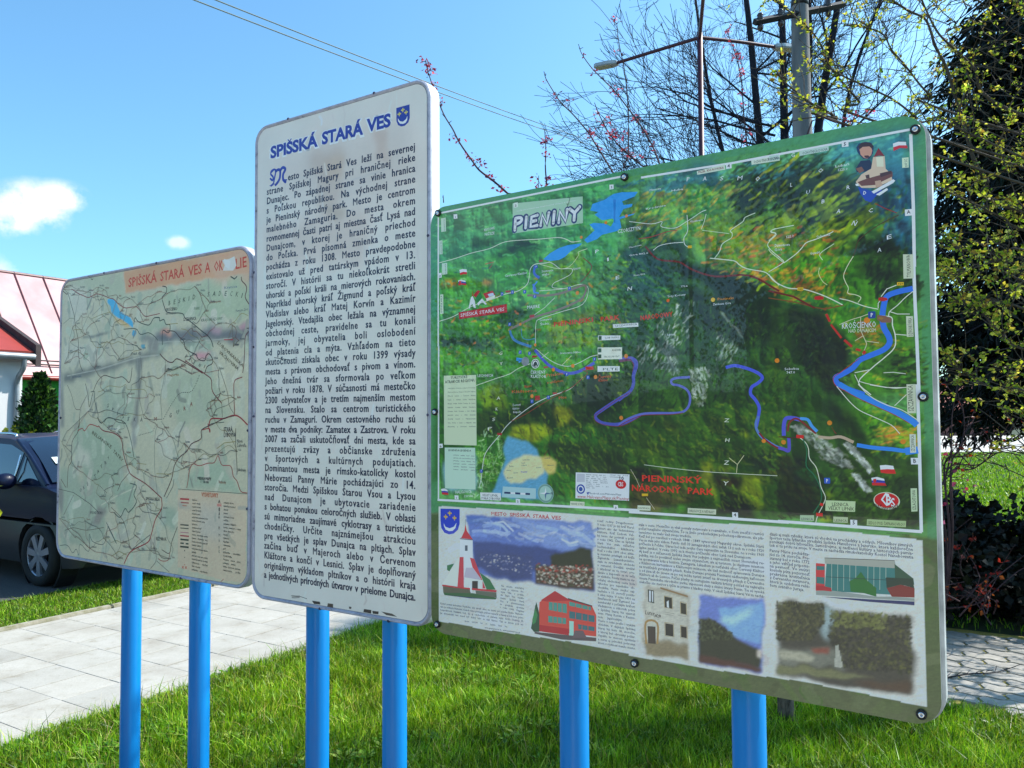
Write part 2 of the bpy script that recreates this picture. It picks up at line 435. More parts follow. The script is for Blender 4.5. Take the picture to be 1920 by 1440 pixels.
# ---- print of the three boards: inks, strokes, lettering and painted-in glass reflections, in tenths of a millimetre on each board
DATA_BIG = """
G 5f9c70 2|-119,-222 12878,-68 12998,8420 -191,8711
G 4f9a74 12|-119,-222 6069,-30 6031,2084 3524,2910 -147,3197
G 5aa35a 10|282,1631 3681,1611 3663,2899 271,2910
G 3f8a3c 10|2057,1590 3684,1435 3839,2624 2601,2652
G 4e9434 12|153,3220 6299,3161 6533,5756 130,5968
G 3c7a2c 10|140,4750 6266,4977 6485,8305 115,7787
G 6a9a2a 8|3884,1899 5012,1779 5195,2309 4674,2707 4076,2705 3809,2329
G 4d7f86 14|6452,370 7333,245 8736,345 8724,874 7803,786 6700,766
G 6b9a54 10|6212,734 7803,786 8405,954 7843,1133 6689,1328 6125,1245
G 3f8d5c 10|7893,1005 8722,940 8800,1460 8254,1556 7933,1328
G 243f1c 8|8729,654 9945,485 9924,1375 9367,1546 8822,1463 8584,1072
G 223c1a 10|9713,501 10732,526 11114,804 11837,1736 12006,2158 11074,2329 10095,1883 9697,1184
G 6a8f1c 10|7924,1779 8486,1412 9151,1513 9917,1629 9880,3147 9123,2746 8463,2451 7962,2212
G 7b8f20 8|8921,2003 9569,2005 9766,2542 9551,2773 9127,2573
G 6c951e 10|9692,1397 10395,2051 11301,2360 11749,2280 11435,2960 9659,2758
G 2d5a26 9|6125,1245 7062,1475 7776,2075 7652,2332 7046,2306 6425,1808
G 1f3a1a 9|11449,2440 12003,2256 12380,2718 12474,3078 11342,2949
G 3a7f92 14|10934,275 12553,330 12557,1384 11864,744 10965,571
G 27607c 14|11398,817 12550,1032 12518,2774 12092,2289 11471,1598
G 2a6a8a 10|11759,1244 12538,1458 12503,2695 12181,2281
G 5f9c30 8|11677,2211 12366,1976 12113,2174 11728,2357
G 4f8a1e 10|9662,2651 10676,2688 11441,2739 12341,2848 12498,3446 12436,5629 11548,5610 10997,5236 11387,4733 10842,3810 9644,3372
G 1f3718 8|11344,2848 12303,2960 12468,3289 11973,3354 11615,3159
G 1c3014 8|10267,3139 11049,3260 11119,3510 10775,3396 10304,3268
G 2f5b2c 10|6323,1857 7933,3061 11389,3733 10926,5374 12675,6890 12639,8138 6204,8322 5075,5735 5866,3122
G 1e3a1c 9|6678,1935 8003,2464 9880,3147 9872,3484 8668,3375 7284,2655
G 2e5c52 12|6036,1805 6678,1935 7524,2726 7272,3248 6012,3134
G 203818 10|7637,3077 9875,3378 9849,4427 8865,4455 8194,4328
G 19290f 8|9847,3602 10765,3804 11387,4733 10959,5235 11545,5728 10796,5593 10227,4755 9832,4232
G 3a5e1f 9|9636,3711 9887,3647 10274,4468 10004,5576 9592,5567
G 355f1e 9|6266,4977 9592,5568 10915,5820 12285,7321 12543,8248 6204,8322
G 1b2d10 8|7108,6252 7721,6598 8698,6923 9716,6829 9973,7181 9962,7645 9257,7057 8508,6814 7436,6523
G 70811a 6|7214,6173 7723,6521 7601,6483 7254,6271
G 3c5c18 6|6240,6373 6591,6371 7015,6684 7384,7028 7090,7114 6622,7046 6272,7015
G 7f8f1c 5|7992,7090 8230,7084 8304,7270 8297,7609 8309,7927 8100,7617 8026,7355
G 8a9a12 4|8975,6399 9089,6325 9177,6545 9084,6528 8973,6473
G 7f9412 4|8936,7287 9433,7343 9611,7481 9356,7527 9138,7427 9459,7795 9237,7897 9455,7958 9270,8077 8945,7692
G 86961a 4|9618,7156 9848,7257 9966,7467 9895,7505 9652,7263
G 7c8e14 4|8424,7154 8616,7148 8594,7279 8383,7249
G 3a2c12 6|8321,7382 8915,7361 8908,7693 8411,7716
G 14200e 5|8410,7754 8944,7747 9340,8218 9229,8262 8400,8241
G 5c5f3a 5|6218,7577 7960,7661 7935,7909 6921,8216 6205,8258
G 2a2c12 5|6225,7196 7150,7268 7126,7464 6217,7617
G 3f7a1a 3|7466,8068 7691,8036 7565,8254 7421,8263
G 7d9414 4|9782,7177 10051,7329 10223,7619 9999,7607
G 6f8a18 4|10748,7573 11166,7775 11330,7832 11288,7878 10743,7797
G 7d9414 3|10693,8068 10863,8080 10817,8239 10601,8275
G 1f2c10 6|9791,6829 10285,6934 10656,7802 10431,8129 10096,8242 9771,7663
G 17542f 4|10143,7235 10370,7046 10642,7533 10511,7539 10295,7412
G 2b2e12 5|11723,6879 12512,7326 12508,7452 12105,7384 11795,7181
G 3a5f1c 5|11150,6803 12523,6946 12486,8231 11319,8248 10828,7793
G 3e7216 6|11221,5716 12504,6270 12423,6440 11737,6379 11335,6116
G 7f9a40 5|11616,6358 12504,6270 12494,6609 11731,6575
G 25431d 6|10713,5594 11337,6050 11631,6533 11323,6580 10830,6092
G 4d8f20 6|10842,3810 11225,3802 11577,4545 11500,4659 11353,4611 10915,3979
G 3c8f5c 4|9653,3012 10222,3322 10773,3478 11415,3698 11778,3887 11703,3960 11037,3705 10457,3531 9856,3244
G 2c7a20 4|8418,2446 9337,2791 9120,2875 8682,2740 8347,2548
G 1b7028 4|8281,2429 8517,2082 8837,1773 8651,2099 8487,2410
G 55982a 5|274,4157 2287,4231 2434,4735 688,4828 269,4747
G 6f8f22 6|1614,5335 2430,5045 2722,5729 1882,5906
G 2c4818 6|1608,5840 3739,5624 5738,5770 5411,6278 2639,6403 1600,6596
G 83941c 4|2789,6280 3871,6220 4077,6397 3367,6760 2637,6587
G 86921c 4|4158,5572 4596,5930 4693,6105 4148,6279
G 203c18 6|4610,4997 6374,4892 6294,5889 5092,5991 4598,5755
G 2f4a20 8|3724,6636 6033,6723 6322,7656 4403,7445
G 5e9a2a 4|361,2088 2236,2313 2234,2465 399,2347
G b08a40 5|442,2128 926,2146 885,2331 400,2283
G b08a40 4|1860,2213 2236,2313 2085,2450 1783,2359
G 3a7a18 5|2610,1899 3328,1922 3322,2336 2606,2200
G 2b5a2a 7|1410,1106 2100,1074 2321,1378 1486,1334
G 1d4a26 6|3681,1611 3958,1471 3336,1330 2393,1570 2390,1813 3262,1558
G 6a8f18 6|3996,3509 5618,3244 6216,3811 5289,4274 3817,4163
G 22481f 6|305,3709 3299,4045 3298,4163 303,3994
G 2d5a30 6|2075,3303 3314,2926 3450,3262 2878,3633 2295,3623
D 420 22 5 -8 14 4f9c66,3f8a58,6db57e,5aa37c,3d7f6a,7db98a|179,136 6211,128 5440,2012 3524,2910 153,3220
D 200 20 5 -10 16 5a9a3a,4b8a2a,74a63c,3a7a34,96a23a|158,2605 6171,2363 6280,4200 142,4597
D 60 12 5 0 30 b8803a,c0763a,a08f30,b8a040|454,2632 6031,2084 5993,4183 436,4609
D 200 12 4 -70 20 5a9020,3f7a20,2c5a20,8aa030,74952a|3847,3497 6299,3161 6407,4983 4142,5448
D 380 16 4 -30 18 2a5a2c,3c7a3a,1f4030,4a8a50,2c5f5a,6b9a4a|5592,1897 7939,2813 6978,4242 5253,4139
D 160 26 6 12 8 4f8f96,3f7f8c,5fa096,6aa88a|5620,292 12482,385 12373,797 5608,961
D 260 26 6 28 10 6f9c48,84a843,4f8f5a,a39a4a,3f7f4a|6345,679 8991,748 8847,1697 6604,2023
D 260 24 6 33 10 1f3a16,2a4a1c,182c12,35561e,27451a|8879,240 11056,427 11846,1910 11000,2573 8963,1956
D 70 34 6 33 6 7d951a,93a524,6a8a1a,a5a830|8877,361 11056,427 11840,2129 11210,2599 9204,1989
D 90 44 7 36 6 7d951a,8aa01e,6a8a1a|9681,1817 11460,1068 12436,1999 10783,2659
D 260 18 6 10 22 6f8f1c,86a022,5a8a24,a09a2a,b58a34,7aa02a,4a8a2a|7962,1694 10139,1883 10985,3135 10319,3640 8327,2608
D 120 12 4 10 20 c07a30,c8843a,b8662a,caa040|8091,1712 11120,2025 11380,4064 10099,3505 8201,2594
D 200 16 5 60 20 4a8a1a,5fa020,3a7a20,8aa024,2a5a18|9895,2552 11213,2487 11774,4530 10961,4033
D 200 16 6 60 25 1c3416,284a1e,14260f,33561f|11427,2292 12603,2880 12626,3734 11798,3659
D 120 18 6 80 20 1f5a70,2f7088,256a60,1c4c66|11665,1105 12550,1371 12527,2871 12034,2375
D 900 15 3 62 16 1d3a14,29511a,36641f,15290f,447020,2b5530|6299,3161 7668,3285 9406,3561 10950,4480 10265,5810 6251,5752
D 300 14 3 -60 14 1b3412,2c4f1a,3d651f,16260e,4a6a24|7665,3410 9166,3659 10921,5597 9575,6266 7892,5038
D 90 10 2.5 62 25 a9b3b0,c4cbc6,8a9a94,70867a|6990,3606 7928,3309 7778,4290 6973,4496
D 70 12 3 50 20 a9b3b0,c4cbc6,8a9a94|6420,4338 7382,4266 7500,5023 6553,4731
D 50 10 2.5 70 20 a9b3b0,8f9c90|8421,4085 8908,4358 9016,4960 8405,4814
D 160 9 2.5 -60 20 c4cbc6,9aa69c,80907f|7765,4909 8277,4930 8132,5779 7876,5776
D 50 16 3 -58 8 8f9c98,5c7068|7111,4377 7449,4270 7566,5026 7300,5016
D 60 20 3 -58 5 a4aaa4,7a8a7c|8494,3604 9149,4372 9381,4622 8675,3861
D 260 14 4 -50 30 14220f,1c3012,101c0c,243c18,2c3f30|10093,3736 10640,4008 11350,5166 11026,5599 10393,5131
D 700 16 4 -45 24 3a5f1c,4a7020,5c7a20,2b4a18,6f8420,24401a|3478,6270 6533,5756 9807,6150 9531,8119 3452,8074
D 420 14 4 -40 24 3a5f1c,4a7020,6a8420,22401a,2f5a22|7747,5774 10048,5578 9896,7183 7850,7002
D 420 16 4 45 26 345a1c,41681e,274816,527a22,1c3612|10883,7042 12285,7321 12525,8198 10851,8260
D 200 14 4 -40 20 1a2c10,24401a,2e2c14,10200c|9564,6730 10667,7160 10854,8149 9757,8220
D 220 10 3.5 -35 18 b5bdb8,d0d4cd,8b958e,6f7d70,a4a8a0|10032,6272 10258,6203 11150,6826 11309,7109 11017,7073 10636,6903 10383,6545
D 110 8 3 -50 18 b5bdb8,d8dcd6,8b958e|11113,6627 11240,6581 11675,7141 11573,7188 11435,7017
D 70 8 3 -50 18 b5bdb8,d8dcd6,8b958e|11264,7242 11388,7216 11624,7556 11502,7561
D 240 14 4 30 26 4a8a1a,3a7a18,5f9a24,2a5a16,88a02a|11338,5606 12606,6054 12582,6892 11712,6804
D 200 10 3 10 26 5a951e,78a024,3f7a1c,a09a30,2c5a16|11055,4487 12708,4164 12659,5845 11751,5398
D 160 12 4 5 20 1c3410,2c4f18,4f8a1e|12167,4661 12692,4690 12671,5425 11946,5512
D 60 14 3 12 10 b5763a,c09050,8a9a30|11727,6264 12506,6264 12495,6631 11818,6587
D 60 10 3 10 20 b58030,a06a28,c09a30|9884,3019 10991,2910 10762,3452 9992,3263
D 60 10 3 0 20 b07830,8f8a24,a06a28|11482,4072 11982,4218 11871,4644 11368,4505
D 300 15 4 -50 26 3a6a1c,2c4f18,5c8a24,234016,7a9428,4a4a20|1755,4810 6266,4977 6235,6654 1723,7725
D 130 10 4 0 40 2a5a22,4f8f2a,1f441c,7aa030|247,3839 3517,3473 5093,4666 234,5362
D 120 30 2 -4 6 6aa838,4f9030,7fb040|1636,6910 2329,7083 2245,7763 1667,7661
D 160 14 2.5 20 60 a0c8a8,7fb08c,b0d0b8,5f9a70|1877,6344 2932,6645 2400,7512 1702,8035 1471,7543
D 40 12 2 20 60 c0d8c8,a0c8a8|1273,7486 2093,7676 2089,8078 1384,8238
H 000000 0.42|397,216 12551,323 12502,8334 286,8382
G 6fa9c8 2|2637,6526 3224,6672 3580,6847 3648,7054 3924,7343 3912,8138 2088,8171 2322,7699 2592,7138 2521,6833
G d8d2ae 2.5|2628,7290 2963,7099 3183,7004 3683,7053 3822,7198 3783,7465 3570,7562 3137,7728 2770,7803 2586,7658 2513,7477
G cdbf7c 2|3683,7053 3929,7018 4169,7160 4130,7425 3922,7490 3784,7347
G 9cc2d8 6|541,7251 1597,6911 1624,7976 534,8024
G d6d5d2 0.8|272,8516 2697,8472 4861,8462 6482,8460 6421,11697 5472,11678 4467,11658 3218,11694 1878,11733 1068,11719 265,11732
G d6d5d2 0.8|6202,8446 9504,8419 11261,8418 12526,8475 12521,9278 12523,11699 11499,11660 10151,11627 8271,11714 6141,11731 5905,9585
D 30 60 24 -10 10 ccced2,d8d4d4,ced4d6,ccd0d4|399,8749 12442,8464 12359,11373 373,11651
G 6f86c4 3|1223,8690 3444,8674 5195,8631 5232,10329 3784,10317 2131,10311 1574,10242 1420,9453
G 8fa4d4 6|2693,8723 5194,8675 5217,9286 3797,9409
D 60 60 8 -8 10 a8b8dc,9fb4e0,7f96cc,c4cce0|1427,8806 5193,8705 5185,9172 1585,9279
G 4a5c94 3|1461,9417 2143,9362 2912,9423 3287,9361 3797,9409 4502,9466 5213,9490 5206,9926 1576,10114
G 37401e 3|3973,9604 4503,9407 4779,9324 5184,9289 5226,9750 4496,9852 3970,9815
G 4c5a8c 4|1580,9665 3431,9593 3421,10327 2053,10256 1617,9982
G 5a4a38 3|3501,9861 5226,9750 5216,10302 4419,10335 3531,10315
D 330 4.6 3 0 20 e0dcd4,c8b8a8,8a6a58,a04838,5c6a40,d8d4cc|3538,9827 5209,9752 5201,10246 3531,10284
D 140 4 2.4 0 20 b8b8d0,e0dcd4,7080a8,56648c|1621,9693 3430,9685 3424,10113 1976,10074
D 40 5 3 0 20 c04838,d05a48,a04030|3428,9807 5177,9697 5174,9872 3535,10010
G a8a090 4|6577,10047 7695,10078 7664,11565 6547,11626
G c8c6be 3|6599,10085 7672,10198 7651,11216 6576,11299
G 9c9078 3|6575,11360 7670,11272 7664,11565 6569,11662
G 7f90cc 3|7902,10092 9392,9990 9335,11588 7910,11602
G 8fb4dc 3|8381,10342 9353,10069 9331,10961 8684,10908
G b4d4e0 5|8454,10637 9162,10167 9081,10402 8767,10670
G 4a4c38 2.5|7931,10632 8176,10580 8532,10703 8761,10935 9291,11078 9325,11221 9282,11486 7911,11563
D 380 4.5 2.8 40 60 5c6040,40442c,70785a,34361f|7931,10632 8216,10593 8685,10832 8682,10984 7921,11098
G 6a4a40 2|7935,11405 8436,11439 9056,11450 9319,11480 9317,11573 7910,11602
G d8ccc4 1.5|9234,11124 9347,11069 9342,11292 9230,11273
G 5a564c 4|9668,10030 10682,9923 10814,10065 12300,9974 12286,11546 11178,11513 9650,11534
G a8b8bc 4|10646,9981 10849,10061 10694,10754 10562,10561
G 8a8a80 5|9663,11020 10996,10848 10987,11199 9655,11350
D 900 5.5 3.4 40 60 565436,6c6a40,3e3c2a,7a7a50,4c4836,606040|9687,10028 10647,9945 10637,10337 10384,10729 9667,10837
D 1100 5.5 3.4 40 60 4c4a30,5e6038,38382a,72743e,48442e,3c3a30|10779,10105 12269,9978 12267,11116 11020,11193 10732,10607
D 260 5 3 40 60 7c8044,8a8c58|10780,10070 11864,9998 11792,10314 10806,10384
G 8a8a68 3|9655,11350 10851,11257 11669,11322 10846,11433 9650,11534
G 5c5850 3|9795,11545 11508,11351 12262,11317 12256,11518 11177,11548
G 6a5440 4|11179,11444 12278,11281 12271,11532 11503,11523
G a06050 1.5|10380,10909 10743,10835 10723,10961 10412,10993
G b8b4a4 1.5|9698,11051 10166,11014 10445,11077 10372,11195 9731,11228
G b8b8b0 1|10864,10763 10915,10755 11004,11196 10835,11207
P 3f9be8|3829,1907 4035,1776 4306,1674 4572,1632 4985,1638 4919,1695 4657,1795 4480,1926 4302,1982 4032,1979
P 3f9be8|5050,1561 5351,1357 5206,1187 5333,1167 5645,1231 5808,1329 5913,1178 5853,1132 5564,1136 5357,965 5463,906 5233,842 5299,683 5635,634 5884,526 6128,520 6545,581 6464,677 6124,750 6162,847 6402,849 6381,918 6160,939 6036,1122 6457,1094 6416,1124 6055,1180 6092,1388 5969,1462 5557,1498 5410,1590 5134,1648
P 2f86c8|5882,655 5953,676 5928,1254 5887,1248
L e4ece8 5|397,169 6211,128
L e4ece8 5|6638,248 8868,312 12586,311
L d0e0da 5|286,281 274,3993
L dce4e0 5|288,3994 272,8343
L e4ece8 6|12523,2870 12527,3642 12543,4602 12556,5632
L e4ece8 6|12533,404 12544,1848 12535,3085
L e8ecec 6|12529,5421 12536,6481 12530,8322
L e8ecec 6|12540,8315 9755,8299
L e8ecec 6|9980,8310 6204,8318
L e4ecec 6|6486,8264 4049,8292 238,8345
L 3f7fd8 11|12496,3514 12216,3554 12037,3615 11981,3708 11940,3901 11926,4057 11948,4254 12032,4435 12046,4573 11935,4703 11680,4807 11475,4896 11341,5049 11113,5180 10997,5246 11051,5378 11236,5483 11548,5610
L 3f8fe8 12|11062,5378 11350,5564 11714,5747 12145,5969 12412,6142 12505,6227
L 3f8fe8 8|11383,6634 11688,6684 12046,6711 12279,6739 12510,6714
L 3f8fe8 14|12279,6750 12510,6714
L a83a2c 2|11143,5492 11348,5630 11712,5823 12105,6023 12372,6195
L a83a2c 2|11476,4856 11344,4950 11114,5120 10959,5239 10993,5397 11179,5522
L 5a62c0 11|3545,4267 3720,4456 3963,4677 4239,4822 4510,4911 4780,4901 5046,4810 5309,4677
L 4a9ad8 9|3033,4545 3217,4523 2961,4481
L 5a78c8 5|3495,2531 3580,2657 3526,2769
L 4f86b8 7|2752,3684 2804,3837 2945,3994 3298,4133 3437,4170
L 4a8fb0 3|3128,3680 3160,3919 3370,3991 3544,3972 3560,4119
L 4a6fc0 7|3574,2053 3537,2206 3593,2310 3707,2381
L 5a8fd8 4|3637,2471 3520,2596 3541,2735 3679,2788
L 7068b8 9|5985,4622 6296,4601 6448,4690 6458,4830 6391,5014 6362,5199 6308,5384 6125,5519 5967,5634
L 7a4a6c 6|5984,4669 6295,4655 6395,4781 6366,4966
L 5b62b4 12|6349,4613 6437,4783 6371,5031 6367,5252 6242,5444 5898,5632 5515,5853 5320,5993 5414,6136 5667,6207 6043,6194 6529,5988
L 8a3a30 2|6303,5431 5866,5646 5482,5881 5287,6021 5381,6164 5730,6249 6104,6235 6528,6029
L 7078c0 8|5956,6220 6218,6081 6576,5967 6974,5948 7363,5951 7625,5920 7769,5777 7798,5555 7707,5397 7519,5302 7376,5275 7342,5184 7475,5132 7807,5121
L 8a3a40 2.5|5956,6256 6217,6123 6575,6002 6973,5982 7362,5978 7625,5949
L 5a68d0 10|8655,4933 8855,4898 9072,4950 9285,5033 9431,5124 9472,5210 9363,5312 9234,5394 9209,5542 9312,5672 9393,5843 9367,6054 9320,6265
L 6a86c0 8|9373,6032 9315,6178 9329,6324 9418,6470 9560,6578 9773,6702 10018,6769
L 8a3038 4|9383,6397 9524,6560 9737,6702 9948,6771
L 6468c8 12|9914,6457 9920,6226 9969,6087 10105,6076 10261,6112
L 5a9fe0 9|10261,6089 10416,6112 10500,6249 10607,6362
L 6a60c0 10|10015,6503 10023,6641 10008,6779 9907,6746 9794,6713
L 8a3030 4|9996,6364 10035,6180 10172,6088 10326,6180 10477,6317 10584,6407
L 5a2a22 3|9799,6481 10072,6502 10252,6478
L d8d8c8 2.2|10251,6501 10360,6591 10422,6726 10439,6930 10566,7108 10625,7331 10663,7532 10744,7730 10697,7889 10583,8120 10536,8280
L 2f7a5a 3|10317,6523 10388,6772 10369,7091 10518,7268 10642,7533 10656,7802 10497,8080
L c82a24 7|10174,6467 10329,6477
L c82a24 6|10633,7881 10697,7900
L c82a24 7|10551,8104 10681,8102
L d4dcc8 2.5|303,1601 892,1543 1484,1458 2097,1411 2618,1295 3336,1330 3685,1361 4297,1400 4561,1492 4692,1567 4951,1573
L d8dccc 2.5|309,3279 837,3177 1469,2947 2230,2799 2600,2712 3034,2663 3320,2513 3393,2285 3431,2111 3572,2010 3882,2016 4018,2003
L d8dccc 2|4018,2003 4153,2076 4351,2214 4681,2251 4646,2390 4347,2502 4145,2568 4110,2680 4443,2741
L c8d0b0 2|3710,2025 4285,2207 4616,2187 4881,1933 4882,1848 5140,1795
L d8dccc 2|3700,2727 4443,2741 4934,2676 5155,2811 4989,3189 4334,3333 3724,3459 3584,3595 3576,4178
L 8a8078 6|3316,2809 4006,2872 4475,2830 4997,2711 5092,2804 4992,3020 4666,3161 4168,3291 3517,3414 3094,3559 2733,3683
L d8dccc 2|4173,2946 3865,3179 3518,3356
L c8d0c0 2.5|1616,5146 2278,4978 2733,4870 3031,4728 3396,4622
L dce0d4 2.5|4976,5039 4639,5290 4435,5372 3951,5509 3525,5680 3015,5976 2641,6250 2412,6496 1947,6967 1826,7375 1784,7688 1703,7941
L 8a4a30 3|4947,4835 5110,4928 4909,5094 4673,5261 4367,5400 3809,5655 3234,5948 2791,6128
L dce0d4 2|3581,4239 3966,4528 4309,4692 4614,4734 4950,4632 5280,4504 5887,4477
L c8ccb0 2|4378,4695 4652,4473
L c8ccb0 2|3755,4488 3968,4349
L d8dcd0 2|6306,1272 6889,1415 7162,1397 7136,1508 7354,1585 7548,1590 7741,1504 7932,1419 8144,1315 8260,1288
L d8dcd0 2.2|7792,1330 7809,1627 7783,1759 7709,1863 7730,2024 7846,2107
L d8dcd0 2.2|6926,2059 7102,1966 7396,1946 7696,1963
L c8d0c0 3|8328,2413 8688,2489 8908,2548 9016,2647 9187,2753 9549,2858 9673,2956 9795,3096 9879,3189
L c8d8c0 2.5|8441,2426 8557,2286 8629,2118 8832,2013 8856,1907 8813,1857 8881,1801 9104,1680 9149,1600 9280,1554 9388,1527
L c8d8c0 2|8135,1718 8208,1549 8258,1378
L c0d0b0 1.8|8158,1744 8790,1909
L c8d8c0 2.5|9894,2579 9687,2362 9659,2231 9840,2064 9717,1983 9823,1934
L c8d0b8 2.5|9992,2712 9708,2445 9668,2376
L c8d8c0 2.5|9673,2185 9822,2056 9719,1999 9804,1947 10216,1921
L d0dcc8 2.8|9992,2712 10241,2553 10365,2443 10468,2332 10687,2278 10962,2192 11020,2159
L c8d8c0 2|11033,2426 10797,2559 10736,2634 10792,2743
L 5a4a24 2.6|12277,2002 11916,2145 11675,2290 11505,2427 11424,2678 11285,2943
L 9a3030 2|11838,1697 12015,1824 12243,1957
L d0d8c8 3|9655,2927 9776,3089 10061,3265 10403,3329 10696,3450 10926,3573 11170,3727
L d0d8c8 2.5|9656,2874 9972,2709 9933,2620 9873,2549
L d0d8c8 2.4|11117,3591 11323,3660 11597,3793 11850,3874
L 8a5a30 3|9642,3446 10215,3592 10766,3773 11189,3738
L d0d8b8 2.2|11403,2735 11286,2922 11205,3115 11239,3260 11292,3386 11280,3495 11419,3538 11529,3608 11471,3703
L c8d0a0 2|10730,2900 10707,3020 10781,3192 10875,3283
L d8dccc 2.6|11911,3623 12023,3477 12202,3417
L d8dccc 2.2|11851,3854 11854,3756 11929,3645
L d8dccc 2.4|12495,3571 12353,3683 12208,3826 12064,3940 12043,4027
L d8dccc 3|11918,4017 12096,4060 12109,4226 12156,4443 12132,4675 11930,4878 11709,5064 11445,5350 11676,5613
L d8dccc 2.2|12064,3940 12203,4000 12430,4018
L d8dccc 2.2|12157,4404 12366,4437
L d8dccc 2.2|11376,5150 11653,5101
L d8dccc 2|11445,5350 11375,5189
L d8dccc 2|11464,5331 11663,5396 12091,5486 12337,5474
L d8dccc 2|11922,5170 12100,5167 12327,5205
L c8c8b0 2|11102,4134 11331,4051 11518,4005 11666,3957
L c8c8b0 2|11518,4005 11511,4263 11596,4506 11613,4586 11534,4780
L c8c8b0 1.8|11394,4494 11544,4404
L c8c8b0 1.8|11596,4506 11849,4561
L d8dccc 2.2|11018,5421 11242,5717 11444,5919 11745,6074 12040,6227 12192,6399
L d8dccc 2.2|11437,5389 11656,5636 11952,5816 12244,5928 12508,6121
L d8dccc 2|11662,5407 11962,5470 12315,5479
L d8dccc 2|12331,5619 12110,5840
L b8a898 6|10626,6475 10862,6495 11075,6471 11323,6580
L d8e8c8 1.6|6620,7175 7297,7234 8107,7286 8879,7307 9758,7322
L c8c8a8 2|8697,6960 8884,7104 8860,7289
L c8c8a8 2|8884,7104 9038,6897
L c8c0b0 1.5|6267,7295 6396,7491 6501,7705
L c8c0b0 1.5|6669,7954 6878,8218
L a8382c 2.5|6555,1731 6883,1728 7304,1659 7546,1658
L 7a2a20 4|6728,1941 7046,2283 7579,2414 7906,2632 8455,2848 9227,2909 9876,3316
L 7a2a20 4|9646,3288 10178,3464 10610,3750
L b8382c 5|10840,3892 10913,4060
L b8382c 4|10931,4122 11133,4418
L b8382c 5|11188,4462 11335,4610
L b8382c 5|11408,4664 11499,4699
L b8382c 7|11545,4721 11589,4763
L 8a3a24 3|5009,2005 5260,2260 5064,2520 4934,2619
L b8463a 3|1941,1822 2242,1795 2090,1961
P a5c3b0|2867,288 5018,445 5023,1128 2875,1103
T dfe6ee 3 i|2991,528 4806,525|veľkoformátová maľovaná mapa regiónu
T e8ece4 8 n|3311,3168 3711,3166|MAJERE
T dfe6e8 9 n|5988,1520 6606,1515|CZORSZTYN
T dfe6dc 7 n|1913,910 2271,898|KRYSOWE
T dfe6dc 7 n|1931,1035 2270,1036|NIŻSZE
P b82a34|1017,3081 2662,2982 2674,3214 1035,3273
L 3a2a2a 1.2|1017,3081 2662,2982 2674,3214 1035,3273 1017,3081
T f0eeee 9 n|1087,3212 2587,3156|SPIŠSKÁ STARÁ VES
T e6ebe2 8 n|3411,4889 3873,4897|ČERVENÝ
T e6ebe2 8 n|3409,4991 3888,5016|KLÁŠTOR
T dfe6dc 7 n|1666,4913 2195,4919|LECHNICA
T dfe6dc 5 n|4313,4415 4920,4416|Sromowce Niżne
T e2e8dc 6 n|2606,2245 3324,2233|Czerwony Klasztor
T e2e8dc 6 n|3776,2252 4133,2254|Sromowce
T e2e8dc 6 n|3791,2351 4013,2339|Wyżne
T e2e8dc 6 n|4713,2298 4940,2280|Hałuszowa
T e2e8dc 6 n|3706,3531 4081,3515|Sromowce
T e2e8dc 6 n|3722,3634 3994,3630|Średnie
T c83a2a 11 b|4128,3697 5299,3649|PIENINSKI
T c83a2a 11 b|5487,3662 6009,3646|PARK
T c83a2a 11 b|6572,3711 7400,3678|NARODOWY
T d8402c 14 b|6547,7564 8042,7559|PIENINSKÝ
T d8402c 14 b|6280,7805 7533,7805|NÁRODNÝ
T d8402c 14 b|7696,7807 8312,7811|PARK
T e8ebe4 12 n|11142,4228 11808,4234|KROŚCIENKO
T d0d4c4 7 n|11268,4316 11802,4332|NAD DUNAJCEM
T dfe4dc 9 i|7784,544 7868,536|P
T dfe4dc 9 i|8187,599 8275,596|A
T dfe4dc 9 i|8582,661 8672,662|S
T dfe4dc 9 i|8983,725 9115,729|M
T dfe4dc 9 i|9394,815 9501,816|O
T dfe4dc 8 i|10146,1072 10197,1068|L
T dfe4dc 8 i|10478,1292 10564,1286|U
T dfe4dc 8 i|10784,1539 10863,1533|B
T dfe4dc 8 i|11088,1791 11164,1793|A
T dfe4dc 9 i|11365,2076 11467,2111|Ń
T dfe4dc 8 i|10733,868 10841,867|O
T dfe4dc 8 i|11290,1325 11366,1318|R
T dfe4dc 8 i|11705,1875 11796,1869|C
T dfe4dc 8 i|12033,2477 12141,2452|E
T dfe4dc 8 i|11864,2712 11937,2701|A
T dfe4dc 9 n|10182,430 10274,433|G
T dfe4dc 8 i|5341,1937 5467,1933|P
T dfe4dc 8 i|5670,2190 5773,2156|I
T dfe4dc 8 i|5907,2667 6029,2644|E
T dfe4dc 9 i|6223,2964 6363,2959|N
T d5dccc 8 i|8591,6158 8706,6162|Z
T d5dccc 8 i|8600,6603 8715,6606|H
T d5dccc 9 i|8569,7112 8684,7115|Z
T d5dccc 9 i|8540,7576 8664,7578|Y
T d0dccc 8 i|2381,4344 2514,4336|G
T d0dccc 8 i|2416,4626 2511,4614|Y
T d0dccc 8 i|2310,5553 2424,5540|A
T d0dccc 8 i|2268,5847 2344,5832|K
T d0dccc 8 i|2150,6126 2265,6110|S
T d0dccc 8 i|1993,6390 2167,6343|P
T dfe4dc 5 n|10047,2182 10210,2172|522.0
T dfe4dc 6 n|9795,2339 10124,2354|Dzwonowa
T dfe4dc 6 n|9792,2434 9958,2434|Góra
T dfe4dc 5 n|10678,2256 10960,2243|Ochotnica
T dfe4dc 5 n|10540,2600 10738,2593|Grywałd
T dfe4dc 5 n|11084,819 11370,821|Lubań
T dfe4dc 5 n|11130,906 11330,916|1225.0
T dfe4dc 4.5 n|6745,1055 7268,1043|Krośnica
